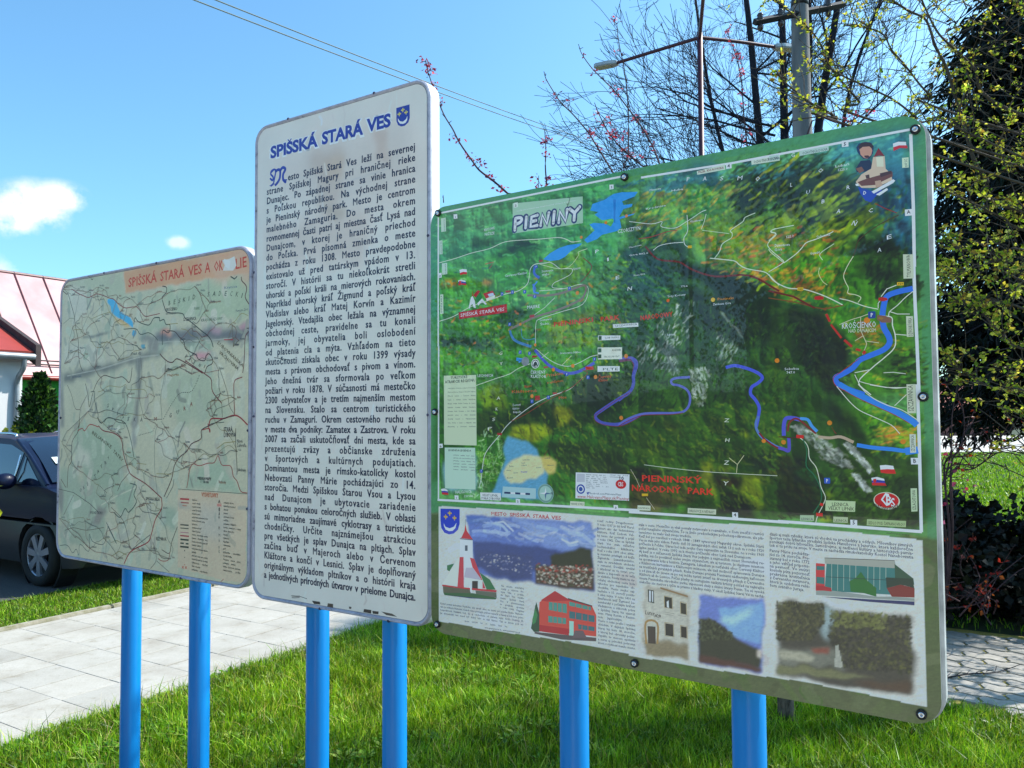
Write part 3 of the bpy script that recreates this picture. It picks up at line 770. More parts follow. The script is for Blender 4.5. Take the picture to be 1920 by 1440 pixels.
T dfe4dc 4.5 n|7408,720 7709,725|Huba
T dfe4dc 4.5 n|7871,1523 8174,1522|Kluszkowce
T dfe4dc 4.5 n|6854,615 7153,619|Maniowy
T dfe4dc 4 n|6294,1933 6628,1905|Macelowa
T dfe4dc 4 n|6291,2122 6800,2125|Góra 802.0
T dfe4dc 4 n|6410,2630 6715,2616|Nowa Góra
T dfe4dc 4 n|7614,3019 7780,3020|779.8
T dfe4dc 4.5 n|7273,3225 7729,3210|Trzy Korony
T dfe4dc 4.5 n|8383,3503 8798,3505|Zamkowa Góra
T c8902c 6 n|8488,3401 8867,3403|Pieninski
T dfe4dc 4.5 n|7255,4124 7436,4125|Łysina
T dfe4dc 5 n|9956,5044 10260,5042|Sokolica
T dfe4dc 5 n|9995,5123 10177,5121|747.0
T c86a3a 8 n|3889,4987 4408,4946|Prielom
T c86a3a 6 n|3921,5166 4405,5122|z výhľadom
T c86a3a 7 n|2801,5378 3601,5367|Kláštorné
T c86a3a 6 n|3207,5251 3442,5227|Múzeum
T c86a3a 7 n|4261,5574 4500,5549|Plte
T c86a3a 7 n|5416,5082 5782,5052|Červený
T c86a3a 6 n|5414,5153 5686,5148|Kláštor
T e0e6dc 5 n|2833,5731 3091,5710|Červený
T e0e6dc 5 n|2832,5822 3053,5810|Kláštor
T e0e6dc 5 n|2850,5914 3107,5901|Kúpele
P c2cdb8|479,4836 1619,4855 1629,6791 482,6784
T 26342c 7 b|728,4942 1319,4930|TURISTICKÉ
T 26342c 7.5 b|519,5056 1597,5034|ATRAKCIE REGIÓNU
X 3a4a40 3.2 15|622,5134 1596,5139 1598,6738 607,6750|Goralské múzeum a drevená zrubová usadlosť pod Tromi korunami~Plavba na pltiach po Dunajci z Červeného Kláštora~Kláštorné múzeum v Červenom Kláštore~Kúpele a termálne bazény Smerdžonka~Náučný chodník Prielom Dunajca do Lesnice~Lyžiarske stredisko Spišské Hanušovce~Zrúcanina hradu Czorsztyn a hrad Niedzica~Jazerské pleso a Malé Jazerské~Gotický kostol v Matiašovciach~Chata Pieniny v Lesnici a Haligovské skaly~Aksamitka a Drevený betlehem
P b8cfc4|502,6865 1577,6854 1585,7993 513,8009
T 26342c 5 b|626,6960 1438,6961|LEGENDA-LEGENDA
X 3a4a54 3 12|811,7020 1556,7037 1565,7963 822,7980|autobusová zastávka kostol zámok~cyklotrasa pešia trasa hraničný prechod~informačné centrum lyžiarsky vlek~parkovisko penzión reštaurácia~vyhliadka kúpalisko múzeum~hranica národného parku
T e6ece6 8 n|882,8136 1445,8094|HALIGOVCE
T e6ece6 6 n|1185,8223 1504,8201|(ĽUBOVŇA)
P d5ddd8|1741,8064 2431,8047 2436,8245 1758,8266
T 34404a 6 n|1818,8160 2335,8153|VEĽKÝ LIPNÍK
T 34404a 6 n|1778,8249 2410,8231|STARÁ ĽUBOVŇA
P a8c4cc|2501,7869 3548,7875 3544,8142 2467,8158
L 2c4470 5|2544,8032 2748,8032
L e8ecec 5|2748,8032 2896,8031
L 2c4470 5|2896,8031 3060,8032
L e8ecec 5|3060,8032 3224,8030
L 2c4470 5|3224,8030 3367,8029
O 9ab8b8 24.5 1.2|3845,7988
O 7fa09c 23 0|3845,7988
O a4c0bc 19 0|3845,7988
P dfe8e8|3847,7832 3873,7964 3845,7988 3817,7966
P 5c7a9c|3843,8156 3873,8008 3845,7988 3817,8010
P dfe8e8|3652,7989 3817,7966 3845,7988 3817,8013
P 5c7a9c|4036,7991 3873,7964 3845,7988 3873,8011
T 2c3c50 6 b|4004,8010 4067,8007|N
T 50507a 3.5 n|3107,7247 3216,7238|Poprad
T 50507a 3.5 n|3106,7307 3270,7297|Kežmarok
T 50507a 3.5 n|3145,7161 3362,7150|Levoča
T 50507a 3.5 n|3823,7103 3997,7090|Svidník
T 50507a 3.5 n|3908,7284 4116,7267|Humenné
T 50507a 3.5 n|3573,7353 3714,7337|Košice
T 50507a 3.5 n|2701,7349 2850,7333|Žilina
T 50507a 3.5 n|2626,7458 2756,7445|Nitra
T 50507a 3.5 n|2847,7512 2994,7498|Zvolen
T 6a50c0 4.5 n|3086,7489 3285,7467|Pieniny
T 50507a 3.5 n|2642,7656 2827,7637|Bratislava
P d8dde0|4746,7419 6236,7417 6212,8052 4729,8067
X 40465a 2.6 9|5035,7438 5582,7439 5701,7855 5035,7857|Vydavateľ: maľované mapy s.r.o.~Spišská Stará Ves a okolie~autor: maľovaná mapa regiónu~tlač a grafické spracovanie~všetky práva vyhradené~kartografia a kresba~spolupráca: mesto a obce~vydanie 2012
X 40465a 2.4 2|5709,7424 6205,7423 6203,7523 5707,7513|maľované mapy Slovenska~www.malovanemapy.sk
P b8bcc8|4778,7447 5003,7448 4999,7653 4775,7657
O 2c50a8 12 0|4885,7830
O d8dde0 8.5 0|4885,7830
O 4060a8 5.5 0|4885,7830
T 2a2f55 9 b|5941,7566 6086,7566|10
O c02a34 11 0 x1.3|6001,7664
T f0f0f4 10 b|5916,7712 6065,7711|CBS
T 2c50a8 6 b|5043,7954 5131,7955|f
T 30506a 4.5 n|5141,7944 6011,7935|facebook.com/MalovaneMapy
T b02a34 7.5 i|4779,8053 6200,8041|www.MalovaneMapy.sk/Pieniny
P c8d0c0|4577,8147 4991,8145 4983,8259 4569,8260
T 40483c 5 n|4599,8235 4963,8232|KRÁSNE KÚPELE
P dfe6e8|844,279 976,289 983,417 851,410
T 2a3040 5 b|883,393 944,392|1
P dfe6e8|2914,287 3022,292 3028,413 2920,408
T 2a3040 5 b|2942,388 3000,385|2
P dfe6e8|5778,277 5892,288 5896,400 5782,398
T 2a3040 5 b|5811,374 5866,373|3
P dfe6e8|8737,297 8871,293 8872,426 8743,424
T 2a3040 7 b|8775,397 8835,395|4
P dfe6e8|11227,278 11360,288 11360,423 11229,413
T 2a3040 7 b|11262,393 11319,394|5
P dfe6e8|12389,1911 12521,1918 12524,2049 12391,2042
T 2a3040 7 b|12427,2005 12488,2004|A
P dfe6e8|297,1895 403,1894 410,2029 304,2030
T 2a3040 4.5 b|320,2003 382,2000|A
P dfe6e8|285,6764 428,6756 436,6872 293,6881
T 2a3040 4.5 b|318,6858 394,6854|B
P dfe6e8|12376,6875 12515,6872 12517,6999 12380,7003
T 2a3040 8 b|12417,6974 12474,6972|B
P dfe6e8|853,8185 992,8185 995,8296 860,8297
T 2a3040 5 b|893,8279 950,8279|1
P dfe6e8|2912,8175 3051,8177 3053,8285 2918,8286
T 2a3040 5 b|2948,8267 3014,8266|2
P dfe6e8|5796,8174 5914,8173 5918,8284 5800,8285
T 2a3040 5 b|5826,8261 5882,8264|3
P dfe6e8|8746,8167 8878,8166 8879,8284 8747,8285
T 2a3040 7 b|8778,8258 8842,8259|4
P dfe6e8|11222,8167 11354,8167 11355,8294 11223,8290
T 2a3040 8 b|11261,8261 11315,8262|5
P c3cfc6|8048,348 8714,308 8722,431 8058,434
T 8a3030 5 b|8082,404 8689,403|PRZEŁ. KNUROWSKA
P c3cfc6|9319,334 9949,337 9946,454 9328,434
P b4c8c4|9718,308 9927,317 9932,435 9715,437
T 2c4048 5.5 n|9372,409 9943,421|OCHOTNICA DOLNA
T 2c4048 5.5 n|9684,405 9908,405|DOLNA
P b4c8c4|10361,324 10962,327 10965,430 10365,434
T 2c4048 5.5 n|10426,414 10940,421|OCHOTNICA DOLNA
P b8ccc0|384,328 560,329 569,723 393,721
V 34505a 3.5 n|529,702 519,364|ZAKOPANE NOWY TARG
P b8ccc0|321,962 436,964 441,1362 326,1360
V 34505a 3.5 n|408,1342 403,989|NIEDZICA NOWY TARG
P b8ccc0|414,1630 610,1630 615,1955 423,1957
V 34505a 3.5 n|574,1935 561,1657|KACWIN ŁAPSZE
P c4d4c4|349,2517 463,2519 466,3069 352,3075
V 34505a 4.5 n|426,3050 422,2540|SPIŠSKÁ BELÁ
P c0c8b8|12334,2809 12516,2831 12516,3313 12332,3298
V 40483c 7 n|12465,3279 12464,2834|TYLMANOWA
P c0c8b8|12360,4055 12484,4065 12486,4474 12365,4472
V 40483c 7 n|12470,4454 12462,4098|DZWONKÓWKA
P c0c8b8|12335,5416 12494,5417 12496,5631 12341,5627
P c0c8b8|12336,5416 12500,5420 12493,5990 12339,5993
V 40483c 9 n|12452,5951 12444,5440|SZCZAWNICA
P c4ccc4|12366,6408 12477,6408 12475,6767 12371,6776
V 40483c 6 n|12452,6747 12446,6429|SZCZAWNICA
P b8c8b0|12359,7476 12473,7470 12472,7921 12361,7934
V 40483c 6 n|12448,7901 12446,7508|SZLACHTOWA
P c4d4c0|12363,856 12482,867 12479,1074 12364,1060
V 34505a 5 n|12462,1055 12457,888|NOWY SĄCZ
P b8c8a8|10747,7797 11332,7788 11318,8003 10737,8016
T 26342c 7 n|10868,7906 11194,7897|LESNICA
T 26342c 7 n|10797,7990 11302,7983|VEĽKÝ LIPNÍK
P a8bca4|10221,8138 10507,8124 10504,8242 10218,8256
T 40586a 5 n|10241,8241 10483,8230|LESNICA
P b0bca0|10894,8127 11178,8122 11171,8237 10887,8245
T 40583a 5 n|10913,8228 11154,8220|LESNICA
P a4b890|11543,8135 12263,8124 12256,8247 11534,8260
T 40482c 6 n|11565,8236 12237,8227|SEDLO POD ŠAFRANOVKOU
P c4ccc0|6438,8145 6777,8136 6771,8254 6434,8264
T 50584c 4 n|6458,8227 6750,8222|KAMIENKA
P c0c8b8|7705,8135 8379,8130 8372,8246 7699,8256
T 40483c 6 n|7738,8225 8342,8222|HALIGOVCE A NEDRAKY
P d8dfd8|5831,3756 6513,3765 6517,3860 5838,3845
T 40483c 4.5 n|5884,3821 6482,3817|SZCZAWNICA
P d8dfd8|5419,4004 6032,4044 6030,4147 5417,4129
P 305838|5434,4019 5518,4025 5516,4121 5432,4122
T 405848 4.5 n|5604,4099 6000,4110|SCHRONISKO
P cfd8cc|5403,4304 6077,4333 6072,4622 5408,4602
P 305838|5419,4328 5509,4332 5507,4429 5417,4430
P 305838|5416,4476 5506,4481 5505,4572 5415,4573
T 405848 4.5 n|5794,4416 6044,4418|ANDREJ
T 405848 4.5 n|5569,4569 6010,4574|TRI KORUNY
P d8dcd8|5395,4767 6006,4793 6004,4919 5393,4910
T 304838 6 n|5531,4881 5973,4890|PLTE
P c03a34|5047,4767 5275,4768 5290,4849 5062,4854
L 303030 3|5047,4752 5213,4630
P 8a3a34|10890,6260 11002,6416 10961,6394 10911,6271
I 2c58b8 4.5|3606,2078 2847,2681 3240,2707 2509,2697 3560,2860 4607,2751 2753,3535
I 2c58b8 4.5|3081,4303 3382,4349 4510,4941 5124,5038 5311,4591 3447,5613 3951,5515 1786,7485
O d08a2c 5 0|4840,2887
O d08a2c 4 0|4969,1484
O d08a2c 4 0|3094,3559
O d08a2c 4 0|3559,4134
O d08a2c 4 0|5669,1208
O d8906a 4 0|6235,1125
O d08a2c 5 0|4108,4802
O d08a2c 5 0|4688,4731
O d08a2c 5 0|6181,4554
O d08a2c 5 0|5336,5036
O d08a2c 5 0|3449,5474
O d08a2c 5 0|6030,6054
O d0701c 4 0|7291,3295
O e0b040 5 0|8386,3375
O c88a3c 5 0|6181,4561
O c88a3c 5 0|6032,6057
O d08a1c 5 0|9801,4828
O d08a1c 6 0|11635,4084
I 2c50a0 7|11729,3982
O d08a1c 4.5 0|9479,6575
O d08a1c 4.5 0|9899,6592
O c88a1c 5 0|10860,6181
O c88a1c 5 0|12246,6558
O c88a1c 5 0|9906,6596
I 3c68c0 6|10785,7388
O 8a9098 12 0|3245,4555
O d8dcd8 12.5 0|3558,4629
O 303434 10.5 0|3558,4629
O d8dcd8 8.5 0|3558,4629
P 303434|3486,4671 3522,4598 3559,4569 3612,4602 3628,4692 3575,4675 3556,4719 3521,4694
P b82a2a|10616,3504 10714,3493 10801,3531 10790,3581 10693,3583 10605,3565
P b82a2a|11866,3639 11947,3637 12018,3663 12035,3703 11945,3721 11855,3697
P d8b030|10263,3274 10388,3286 10386,3355 10262,3343
P d8b030|12213,3359 12335,3368 12334,3434 12211,3427
P d8b030|7687,1200 7790,1211 7788,1272 7686,1264
P d8b030|7800,2056 7899,2064 7898,2125 7799,2119
P d8b030|6552,7861 6714,7854 6713,7913 6551,7921
T 4a3a18 3 b|10278,3332 10372,3337|969
T 4a3a18 3 b|12225,3411 12322,3417|969
P a83038|2322,6441 2481,6441 2472,6502 2329,6503
P a83038|3453,4413 3614,4415 3621,4458 3463,4468
P a83038|3815,4715 3956,4712 3955,4751 3822,4760
P a83038|4085,5393 4213,5396 4212,5437 4091,5441
P a83038|3535,5470 3688,5459 3697,5578 3544,5591
P a83038|3396,3340 3546,3334 3538,3401 3395,3411
P a83038|2619,2624 2765,2622 2764,2667 2630,2670
P a83038|3694,1921 3815,1921 3814,1964 3704,1972
P 8a6a5c|11829,3990 11990,4022 12104,4090 12075,4165 11915,4154 11826,4088
P a08040|11864,4032 11953,4059 11916,4095 11845,4070
P e0e0e0|1371,2985 1452,2698 1510,2657 1586,2803 1622,3006 1546,2985 1508,2889 1450,2915 1410,3004
P b03038|1491,2670 1504,2517 1526,2673
P b03038|1530,2643 1685,2518 1780,2558 1625,2714
P 2f8a50|1625,2714 1780,2574 1855,2734 1700,2874 1644,2823
P e4e4e4|1681,2873 1835,2763 2004,2931 1947,2942 1834,2840 1700,2951
P b83038|1875,2629 2195,2577 2276,2697 1968,2775
P b8c4d8|2026,2658 2213,2639 2250,2710 2081,2740
P d8d4cc|1968,2775 2276,2706 2275,2773 2005,2855
P e8ecec|1048,1883 1167,1874 1304,1898 1315,1975 1186,1954 1067,1973
P c83440|1067,1973 1186,1954 1315,1975 1315,2037 1197,2018 1079,2037
P e8ecec|1006,2170 1125,2167 1262,2212 1273,2251 1124,2214 1013,2218
P 2c4aa0|1013,2218 1124,2214 1273,2251 1281,2296 1132,2262 1013,2265
P c83440|1013,2265 1132,2262 1281,2296 1288,2346 1131,2312 1020,2319
P c83440|1037,2196 1109,2197 1108,2266 1068,2287 1037,2252
P e8ecec|12203,533 12302,513 12442,546 12448,618 12317,591 12207,609
P c03040|12207,609 12317,591 12461,620 12469,681 12333,648 12211,689
P e8ecec|11809,7040 11919,7026 12056,7043 12074,7111 11936,7111 11816,7126
P c83030|11816,7126 11936,7111 12078,7111 12101,7196 11953,7201 11825,7184
P e8ecec|11641,7299 11752,7273 11881,7307 11890,7345 11751,7329 11650,7348
P 3c4aa8|11650,7348 11751,7329 11890,7345 11900,7392 11769,7387 11652,7392
P c02c34|11652,7392 11769,7387 11900,7392 11923,7445 11788,7444 11657,7446
P c02c34|11681,7319 11735,7312 11734,7367 11705,7396 11679,7369
P e8ecec|367,8032 492,8013 595,8047 616,8091 491,8078 383,8089
P 3c4aa8|383,8089 491,8078 616,8091 624,8133 491,8123 391,8134
P c02c34|391,8134 491,8123 624,8133 636,8187 511,8186 407,8185
O c4ccc0 17.5 0 x1.4|11918,7746
O c0202c 15 0 x1.5|11915,7736
T eef0f4 24 b|11812,7844 11985,7835|C
T eef0f4 17 b|11897,7812 12015,7812|B
T eef0f4 17 b|11998,7860 12077,7855|S
T 3a2a28 8 b|11656,7857 11794,7914|maľ
T 3a2a28 8 b|11798,7931 11943,7931|ované
T 3a2a28 8 b|11963,7926 12141,7856|mapy
P 253f6a|11511,473 11560,402 11690,389 11799,431 11843,520 11830,657 11753,763 11643,742 11572,647 11527,578
P c09a8a|11566,505 11614,464 11779,507 11817,595 11792,690 11717,746 11653,723 11590,641
P 4a2c2c|11549,461 11616,394 11763,423 11843,510 11814,564 11761,503 11632,488 11575,527
P 5a2f34|11664,675 11737,683 11764,725 11708,738 11663,709
P 2a3558|11490,915 11587,771 11771,786 11821,976 11673,1009 11506,998
P c8b8a8|11827,737 12045,759 12056,1019 12159,1157 12174,1278 11846,1379 11590,1336 11482,1196 11598,1055 11785,969
P 8a3038|11837,739 11932,568 12045,759 11937,728
P d8cfc0|11882,747 12018,764 12021,973 11895,949
P 7a5048|11519,1203 11669,1169 12179,1101 12185,1201 11848,1320 11591,1296
P 5a3a3c|11945,1098 12161,1078 12169,1139 11961,1180
P 8a6458|11490,915 11602,895 11655,985 11561,1029
P 5a4040|11671,1089 11745,1082 11752,1163 11687,1162
P b8a090|11850,1241 11959,1240 11992,1365 11865,1382
P 2450b0|11526,1305 11772,1427 11990,1443 11841,1578 11765,1665 11657,1608 11568,1453
P d8dee8|11781,1448 12192,1261 12230,1297 12190,1339 11825,1495
P d8dee8|11861,1521 12071,1418 12093,1461 11932,1553
P d8dee8|11472,1235 11528,1234 11545,1288 11489,1278
T d0d8f0 7 b|11614,1480 11678,1491|D
P 3450c0|345,8585 1033,8558 1029,8963 969,9131 821,9247 651,9286 481,9249 374,9125 342,8911
P dfe8f4|462,8986 525,9081 674,9113 823,9059 920,8938 885,9088 779,9178 652,9194 524,9157 470,9068
F c8b040 7.5|678,8697
F c8b040 7.5|532,8806
F c8b040 7.5|846,8818
P dde0e0|1042,9354 1482,9358 1477,9867 1532,10375 1448,10705 1202,10733 1020,10300
P c03044|1092,9333 1197,9147 1232,8949 1280,9140 1422,9291 1486,9357 1050,9353
L 2c3048 1.2|1230,8819 1232,8965
L 39435a 3|1042,9373 1486,9370
P d4d4d0|403,10693 1003,9878 1083,10163 1037,10687 446,10695
P c4485a|1028,9876 1161,9864 1169,10705 945,10698
P c4485a|1383,9859 1530,9878 1910,10636 1731,10657 1474,10124
P b8b4c4|1249,10147 1486,10123 1773,10413 1163,10479
P d8d8d4|1184,10412 1813,10425 1811,10664 1202,10733
P 3a3434|1458,10486 1652,10465 1650,10688 1456,10711
P 5c6878|1214,9541 1305,9534 1303,9683 1212,9691
P 3a8058|1715,10228 2052,10383 2245,10630 1950,10663
P 3a8058|579,10148 834,10074 663,10304 578,10279
P c03044|403,10700 995,10699 2284,10641 2268,10693 994,10751 403,10743
P 6a6a58|424,10740 1407,10726 1405,10838 444,10919
P 6c7468|1569,10730 2267,10699 2281,10836 1608,10879
P 3f7048|444,10919 1487,10813 2281,10845 2242,10891 1404,10935 486,10980
P 3c4c7c|486,10980 1404,10935 2242,10891 1404,10961
P e8e4e0|1376,10553 1449,10545 1447,10786 1390,10792
T b82a44 9 b|2104,8660 2625,8646|MESTO
T b82a44 9 b|2714,8647 3364,8636|SPIŠSKÁ
T b82a44 9 b|3445,8637 3945,8635|STARÁ
T b82a44 9 b|4016,8636 4306,8635|VES
P cc5a50|3633,10788 3905,10604 4102,10461 4415,10587 5176,10698 5289,10900 5280,11420 4401,11461 3874,11478 3587,11459
P b83a44|3670,10738 4102,10446 4484,10600 5177,10684 5176,10727 4483,10647 3885,10741
P 3a2c30|4484,10579 5177,10678 5176,10701 4484,10606
P 5c9c94|3921,10746 4447,10731 4451,10967 3911,10948
P 5c9c94|3898,11100 4425,11089 4422,11237 3895,11265
P 5c9c94|4524,10663 5143,10717 5141,10804 4523,10766
P 487c84|4521,10899 5239,10921 5236,11081 4518,11076
P 487c84|4766,11189 5234,11196 5232,11298 4781,11313
P a8d0c8|4517,11144 4647,11138 4641,11500 4518,11503
L cc5a50 2.4|4045,10737 4042,10946
L cc5a50 2.4|4176,10735 4172,10959
L cc5a50 2.4|4315,10733 4312,10971
L cc5a50 2.4|4040,11096 4037,11261
L cc5a50 2.4|4170,11093 4168,11257
L cc5a50 2.4|4310,11090 4307,11253
L cc5a50 2.4|4706,10684 4699,11096
L cc5a50 2.4|4892,10690 4882,11333
L cc5a50 2.4|5060,10713 5050,11309
P b83440|3588,11368 4507,11343 4504,11505 3586,11534
P 3a6048|3368,11490 3504,10895 3542,10799 3629,11091 3622,11544 3458,11568
P 4a9060|3408,11272 3503,10955 3574,11128 3517,11317 3424,11391
P 6a6264|3477,11565 4504,11505 5279,11449 5278,11536 4295,11640 3476,11611
P 7a6a70|4678,11363 4915,11329 5013,11489 4606,11549
P 3f8484|10737,9099 12041,9058 12064,9599 10859,9671 10690,9620
P a8aaa4|10699,8996 12036,8923 12053,9074 10703,9113
L 3c3f44 1.5|10699,8996 12036,8923 12053,9074
P c4444c|10523,9120 10703,9120 10686,9762 10508,9694
P 3f8080|10535,9179 10694,9171 10692,9249 10533,9262
P 3f8080|10529,9406 10688,9399 10685,9542 10526,9538
P 3c6450|12034,8991 12367,9244 12379,9361 11879,9450 12036,9263
P 8a3a34|11878,9485 12132,9388 12383,9427 12378,9612 11968,9644
P 2f4a3c|11869,9274 12351,9246 12377,9428 12132,9381 11878,9485
P 2c7a38|11184,9424 11302,9341 11404,9209 11498,9355 11687,9506 11682,9679 11457,9636 11195,9632
P 9aa2a0|10859,9654 11682,9679 12000,9641 12377,9629 12376,9679 11552,9729 10513,9783 10515,9693
P 3c4474|10616,9806 11552,9746 12375,9690 12373,9763 11550,9798
P b03440|10690,9584 10827,9604 10825,9675 10516,9675 10518,9586
L a8b8b0 1.6|10840,9107 10826,9640
L a8b8b0 1.6|10958,9102 10944,9644
L a8b8b0 1.6|11076,9098 11062,9630
L a8b8b0 1.6|11193,9094 11184,9424
L a8b8b0 1.6|11309,9089 11302,9341
L a8b8b0 1.6|11538,9081 11529,9386
L a8b8b0 1.6|11651,9076 11640,9477
L a8b8b0 1.6|11763,9072 11750,9533
L a8b8b0 1.6|11874,9068 11868,9281
L 2c4a50 1.4|10730,9384 12009,9317
P 5c5c54|6674,10109 6832,10119 6835,10420 6677,10399
P e0e0e0|6709,10133 6753,10136 6748,10390 6704,10388
P e0e0e0|6779,10137 6814,10141 6809,10391 6779,10386
P 48463c|7100,10227 7279,10238 7283,10482 7103,10474
P dcdcd8|7149,10341 7201,10303 7206,10476 7155,10467
P 4c4a3e|7498,10317 7623,10329 7627,10575 7501,10564
L b0a080 2.5|7091,10212 7288,10225 7291,10489 7094,10483 7091,10212
L b0a080 2.5|7490,10299 7632,10312 7635,10586 7493,10573 7490,10299
P 5c5048|6657,10973 6860,10957 6860,11356 6667,11374
L b09468 5|6618,11393 6615,10891 6905,10871 6904,11350
P 4a4640|7109,10843 7301,10844 7304,11119 7112,11120
L b0a080 2.5|7096,10824 7314,10826 7317,11129 7099,11134 7096,10824
P 484238|7495,10856 7629,10860 7632,11110 7498,11106
L b0a080 2.5|7483,10838 7642,10843 7644,11124 7485,11124 7483,10838
L a08868 4|6995,10040 7673,10159
T 4a3a34 10 i|6587,10701 6829,10709|Luter
T 4a3a34 7 b|6807,10744 7003,10726|1828
L 908878 1|7092,10586 7327,10595
L 908878 1|7100,10633 7314,10637
L 908878 1|7433,10621 7622,10619
X 343f66 5.0 8|2433,10467 3153,10454 3159,11137 2375,11115|Na mieste niekdajšej~osady s názvom An-~tiqua Villa, v prekla-~de Stará Ves, vzniklo~mesto Spišská Stará~Ves. V písomnostiach~sa prvýkrát spomína~v roku 1308. Magister
X 343f66 5.0 4|335,11189 3137,11125 3132,11477 331,11542|Kokoš pozval kolonistov Frydricha, aby založil obec na území pri potoku Rieka. Nasledo-~valo ju osídlenie Nemcami. Kokoš rôzne privilégiá, pričom najväčší a hlavný z nich bolo právo~hospodárnosti Vzdelania boli, ale aj oslobodenie od platenia mýta. Kráľa Ondreja III.~Jej ekonomický rast musel byť dobrý lebo sa stali hlavou. Tak sa životu pod vý-
X 343f66 4 2|1193,11573 2620,11534 2618,11643 1192,11702|Správa 206/208 061 01 Spišská Stará Ves
X 343f66 4 1|1879,11653 3026,11624 3025,11685 1878,11717|www.spisskastaraves.sk, www.spisskastaraves.sk
X 2e3a60 5.6 34|5339,8548 6337,8556 6340,11594 5330,11610|rovať rodiny Drugethovcov.~V roku 1337 ju dal kráľ Karol~Róbert ako dar lechnickému~kláštoru. Kráľ Ľudovít Veľ-~ký tento dar potvrdil a prijal~v roku 1342. Čím sa Spišská~Stará Ves stala súčasťou~lechnického kláštora.~Keď v roku 1399 obec získa-~la mestské privilégiá od kráľa~Žigmunda Luxemburského,~stala sa strediskom obchodu~a remesiel. Dovážal, vyvážal~i skladoval sa tu tovar, pre-~dávalo a kupovalo sa tu veľa~zo všetkého. Poloha mesta na sta-~robylej obchodnej ceste bola~výhodou pre najedného ob-~chodníka. Mesto svojho naj-~lepšieho v 15. storočí postih-~li silné vojny. V roku 1410 na~Straňanoch kráľ Žigmund Lu-~xemburský s poľským kráľom~Vladislavom a súborník práve~v Spišskej Starej Vsi uzavreli~mier. Matej Korvín s Kazimí-~rom Jagelovským.~Mesto v roku prešlo i trpkým~obdobím. V dejinách Spišskej~Starej Vsi bolo 18. storočie,~v ktorej bol obrovský požiar.~Vypálilo to morové epidémie~a neraz aj prírodné pohromy,~ktoré v rýchlosti menilo mesto.
X 2e3a60 6.2 15|6459,8565 9442,8563 9432,9907 6461,9916|stála v ceste. Mestečko sa však pomaly zotavovalo a rozmáhalo, o čom svedčil i rastúci~počet tunajšieho obyvateľstva. To sa živilo predovšetkým poľnohospodárstvom, ale plá-~tenníctvo tu malo tiež svoju tradíciu.^~Keď bol po revolúcii v rokoch 1848 - 1849 vytvorený Magurský okres, Spišská Stará~Ves sa stala jeho sídlom. Patrilo doň 33 zamagurských obcí, avšak 13 z nich sa v roku 1920~pričlenilo k Poľsku. Okres bol teda svojho času najmenším na Slovensku, no v roku 1960~úplne zanikol. V roku 1992 sa k mestu pričlenila obec Lysá nad Dunajcom.^~Aj keď je v súčasnosti Spišská Stará Ves jedným z najmenších miest Slovenskej re-~publiky, má čo ponúknuť nielen svojim obyvateľom, ale aj turistom. Je ideálnym miestom~na spoznávanie krás a histórie Zamaguria. Lákadlom je neďaleká obec Červený Kláštor~s Kláštorom kartuziánov a Kláštorným múzeom, ale tiež možnosť splavovania Dunajca~na tradičných goralských pltiach. Rieka Dunajec preteká Pieninami nádherným kaňonom~a od júna až do jesene sa po nej môžu turisti zviezť na drevených pltiach z Červeného~Kláštora až do Lesnice. Počas plavby sa cestujúcim naskytá krásny pohľad na najkrajšie~miesta Pieninského národného parku, vápencové skaly a skalné útvary Pienin. Tie sú vysoké~niekoľko sto metrov a týčia sa priamo z hladiny rieky. V okolí Spišskej Starej Vsi sa nachá-
X 2e3a60 6.5 4|9568,8556 12371,8571 12377,8874 9560,8879|dzajú aj malé rybníky, ktoré sú vhodné na prechádzky a oddych. Milovníkov zimných~športov tešia lyžiarske strediská Spišské Hanušovce a Jezersko, ktoré každoročne~ponúkajú dobrú lyžovačku. Samozrejme, aj nadšenci kultúry a historických pamia-~tok si tu prídu na svoje. V meste sa nachádza rímskokatolícky Kostol Nanebovzatia
X 2e3a60 6.5 10|9559,8909 10395,8916 10391,9761 9554,9738|Panny Márie pochádza-~júci zo 14. storočia. Pre-~stavaný bol v roku 1772~a jeho vzhľad pripomí-~na pevnosť. Vo vnútri~kostola púta pozornosť~prekrásna krstiteľnica~z červeného mramoru,~ktorá je ozdobená relié-~fom svätého Juraja.^
T 50603c 4 n|11900,8405 12318,8411|maľované mapy
S 46507c 17|2924,1015 2948,738 2986,705 3139,721 3160,782 3107,837 2969,881
S 46507c 17|3297,713 3271,1007
S 46507c 17|3647,728 3469,751 3428,1010 3643,1003
S 46507c 17|3460,882 3608,866
S 46507c 17|3761,1007 3809,733 3951,1003 4013,720
S 46507c 17|4171,707 4145,1013
S 46507c 17|4310,1012 4342,734 4508,1004 4568,719
S 46507c 17|4652,720 4783,837
S 46507c 17|4930,708 4783,837 4766,1017
S dbe2f0 8.5|2937,1017 2960,739 2986,705 3123,713 3161,769 3107,831 2969,868
S dbe2f0 8.5|3312,722 3283,1002
S dbe2f0 8.5|3655,722 3476,740 3439,999 3646,991
S dbe2f0 8.5|3460,870 3608,856
S dbe2f0 8.5|3758,1007 3809,733 3951,997 4013,714
S dbe2f0 8.5|4178,709 4145,1000
S dbe2f0 8.5|4310,1006 4342,721 4515,1005 4566,713
S dbe2f0 8.5|4646,713 4783,831
S dbe2f0 8.5|4930,702 4783,831 4766,1011
P c8d8d0|2900,282 3038,281 3044,401 2906,405
T 2a3040 5 b|2932,383 3006,382|2
L 20302c 1.6|4559,399 4643,425 4628,496 4599,577 4555,668 4585,587 4543,568
"""
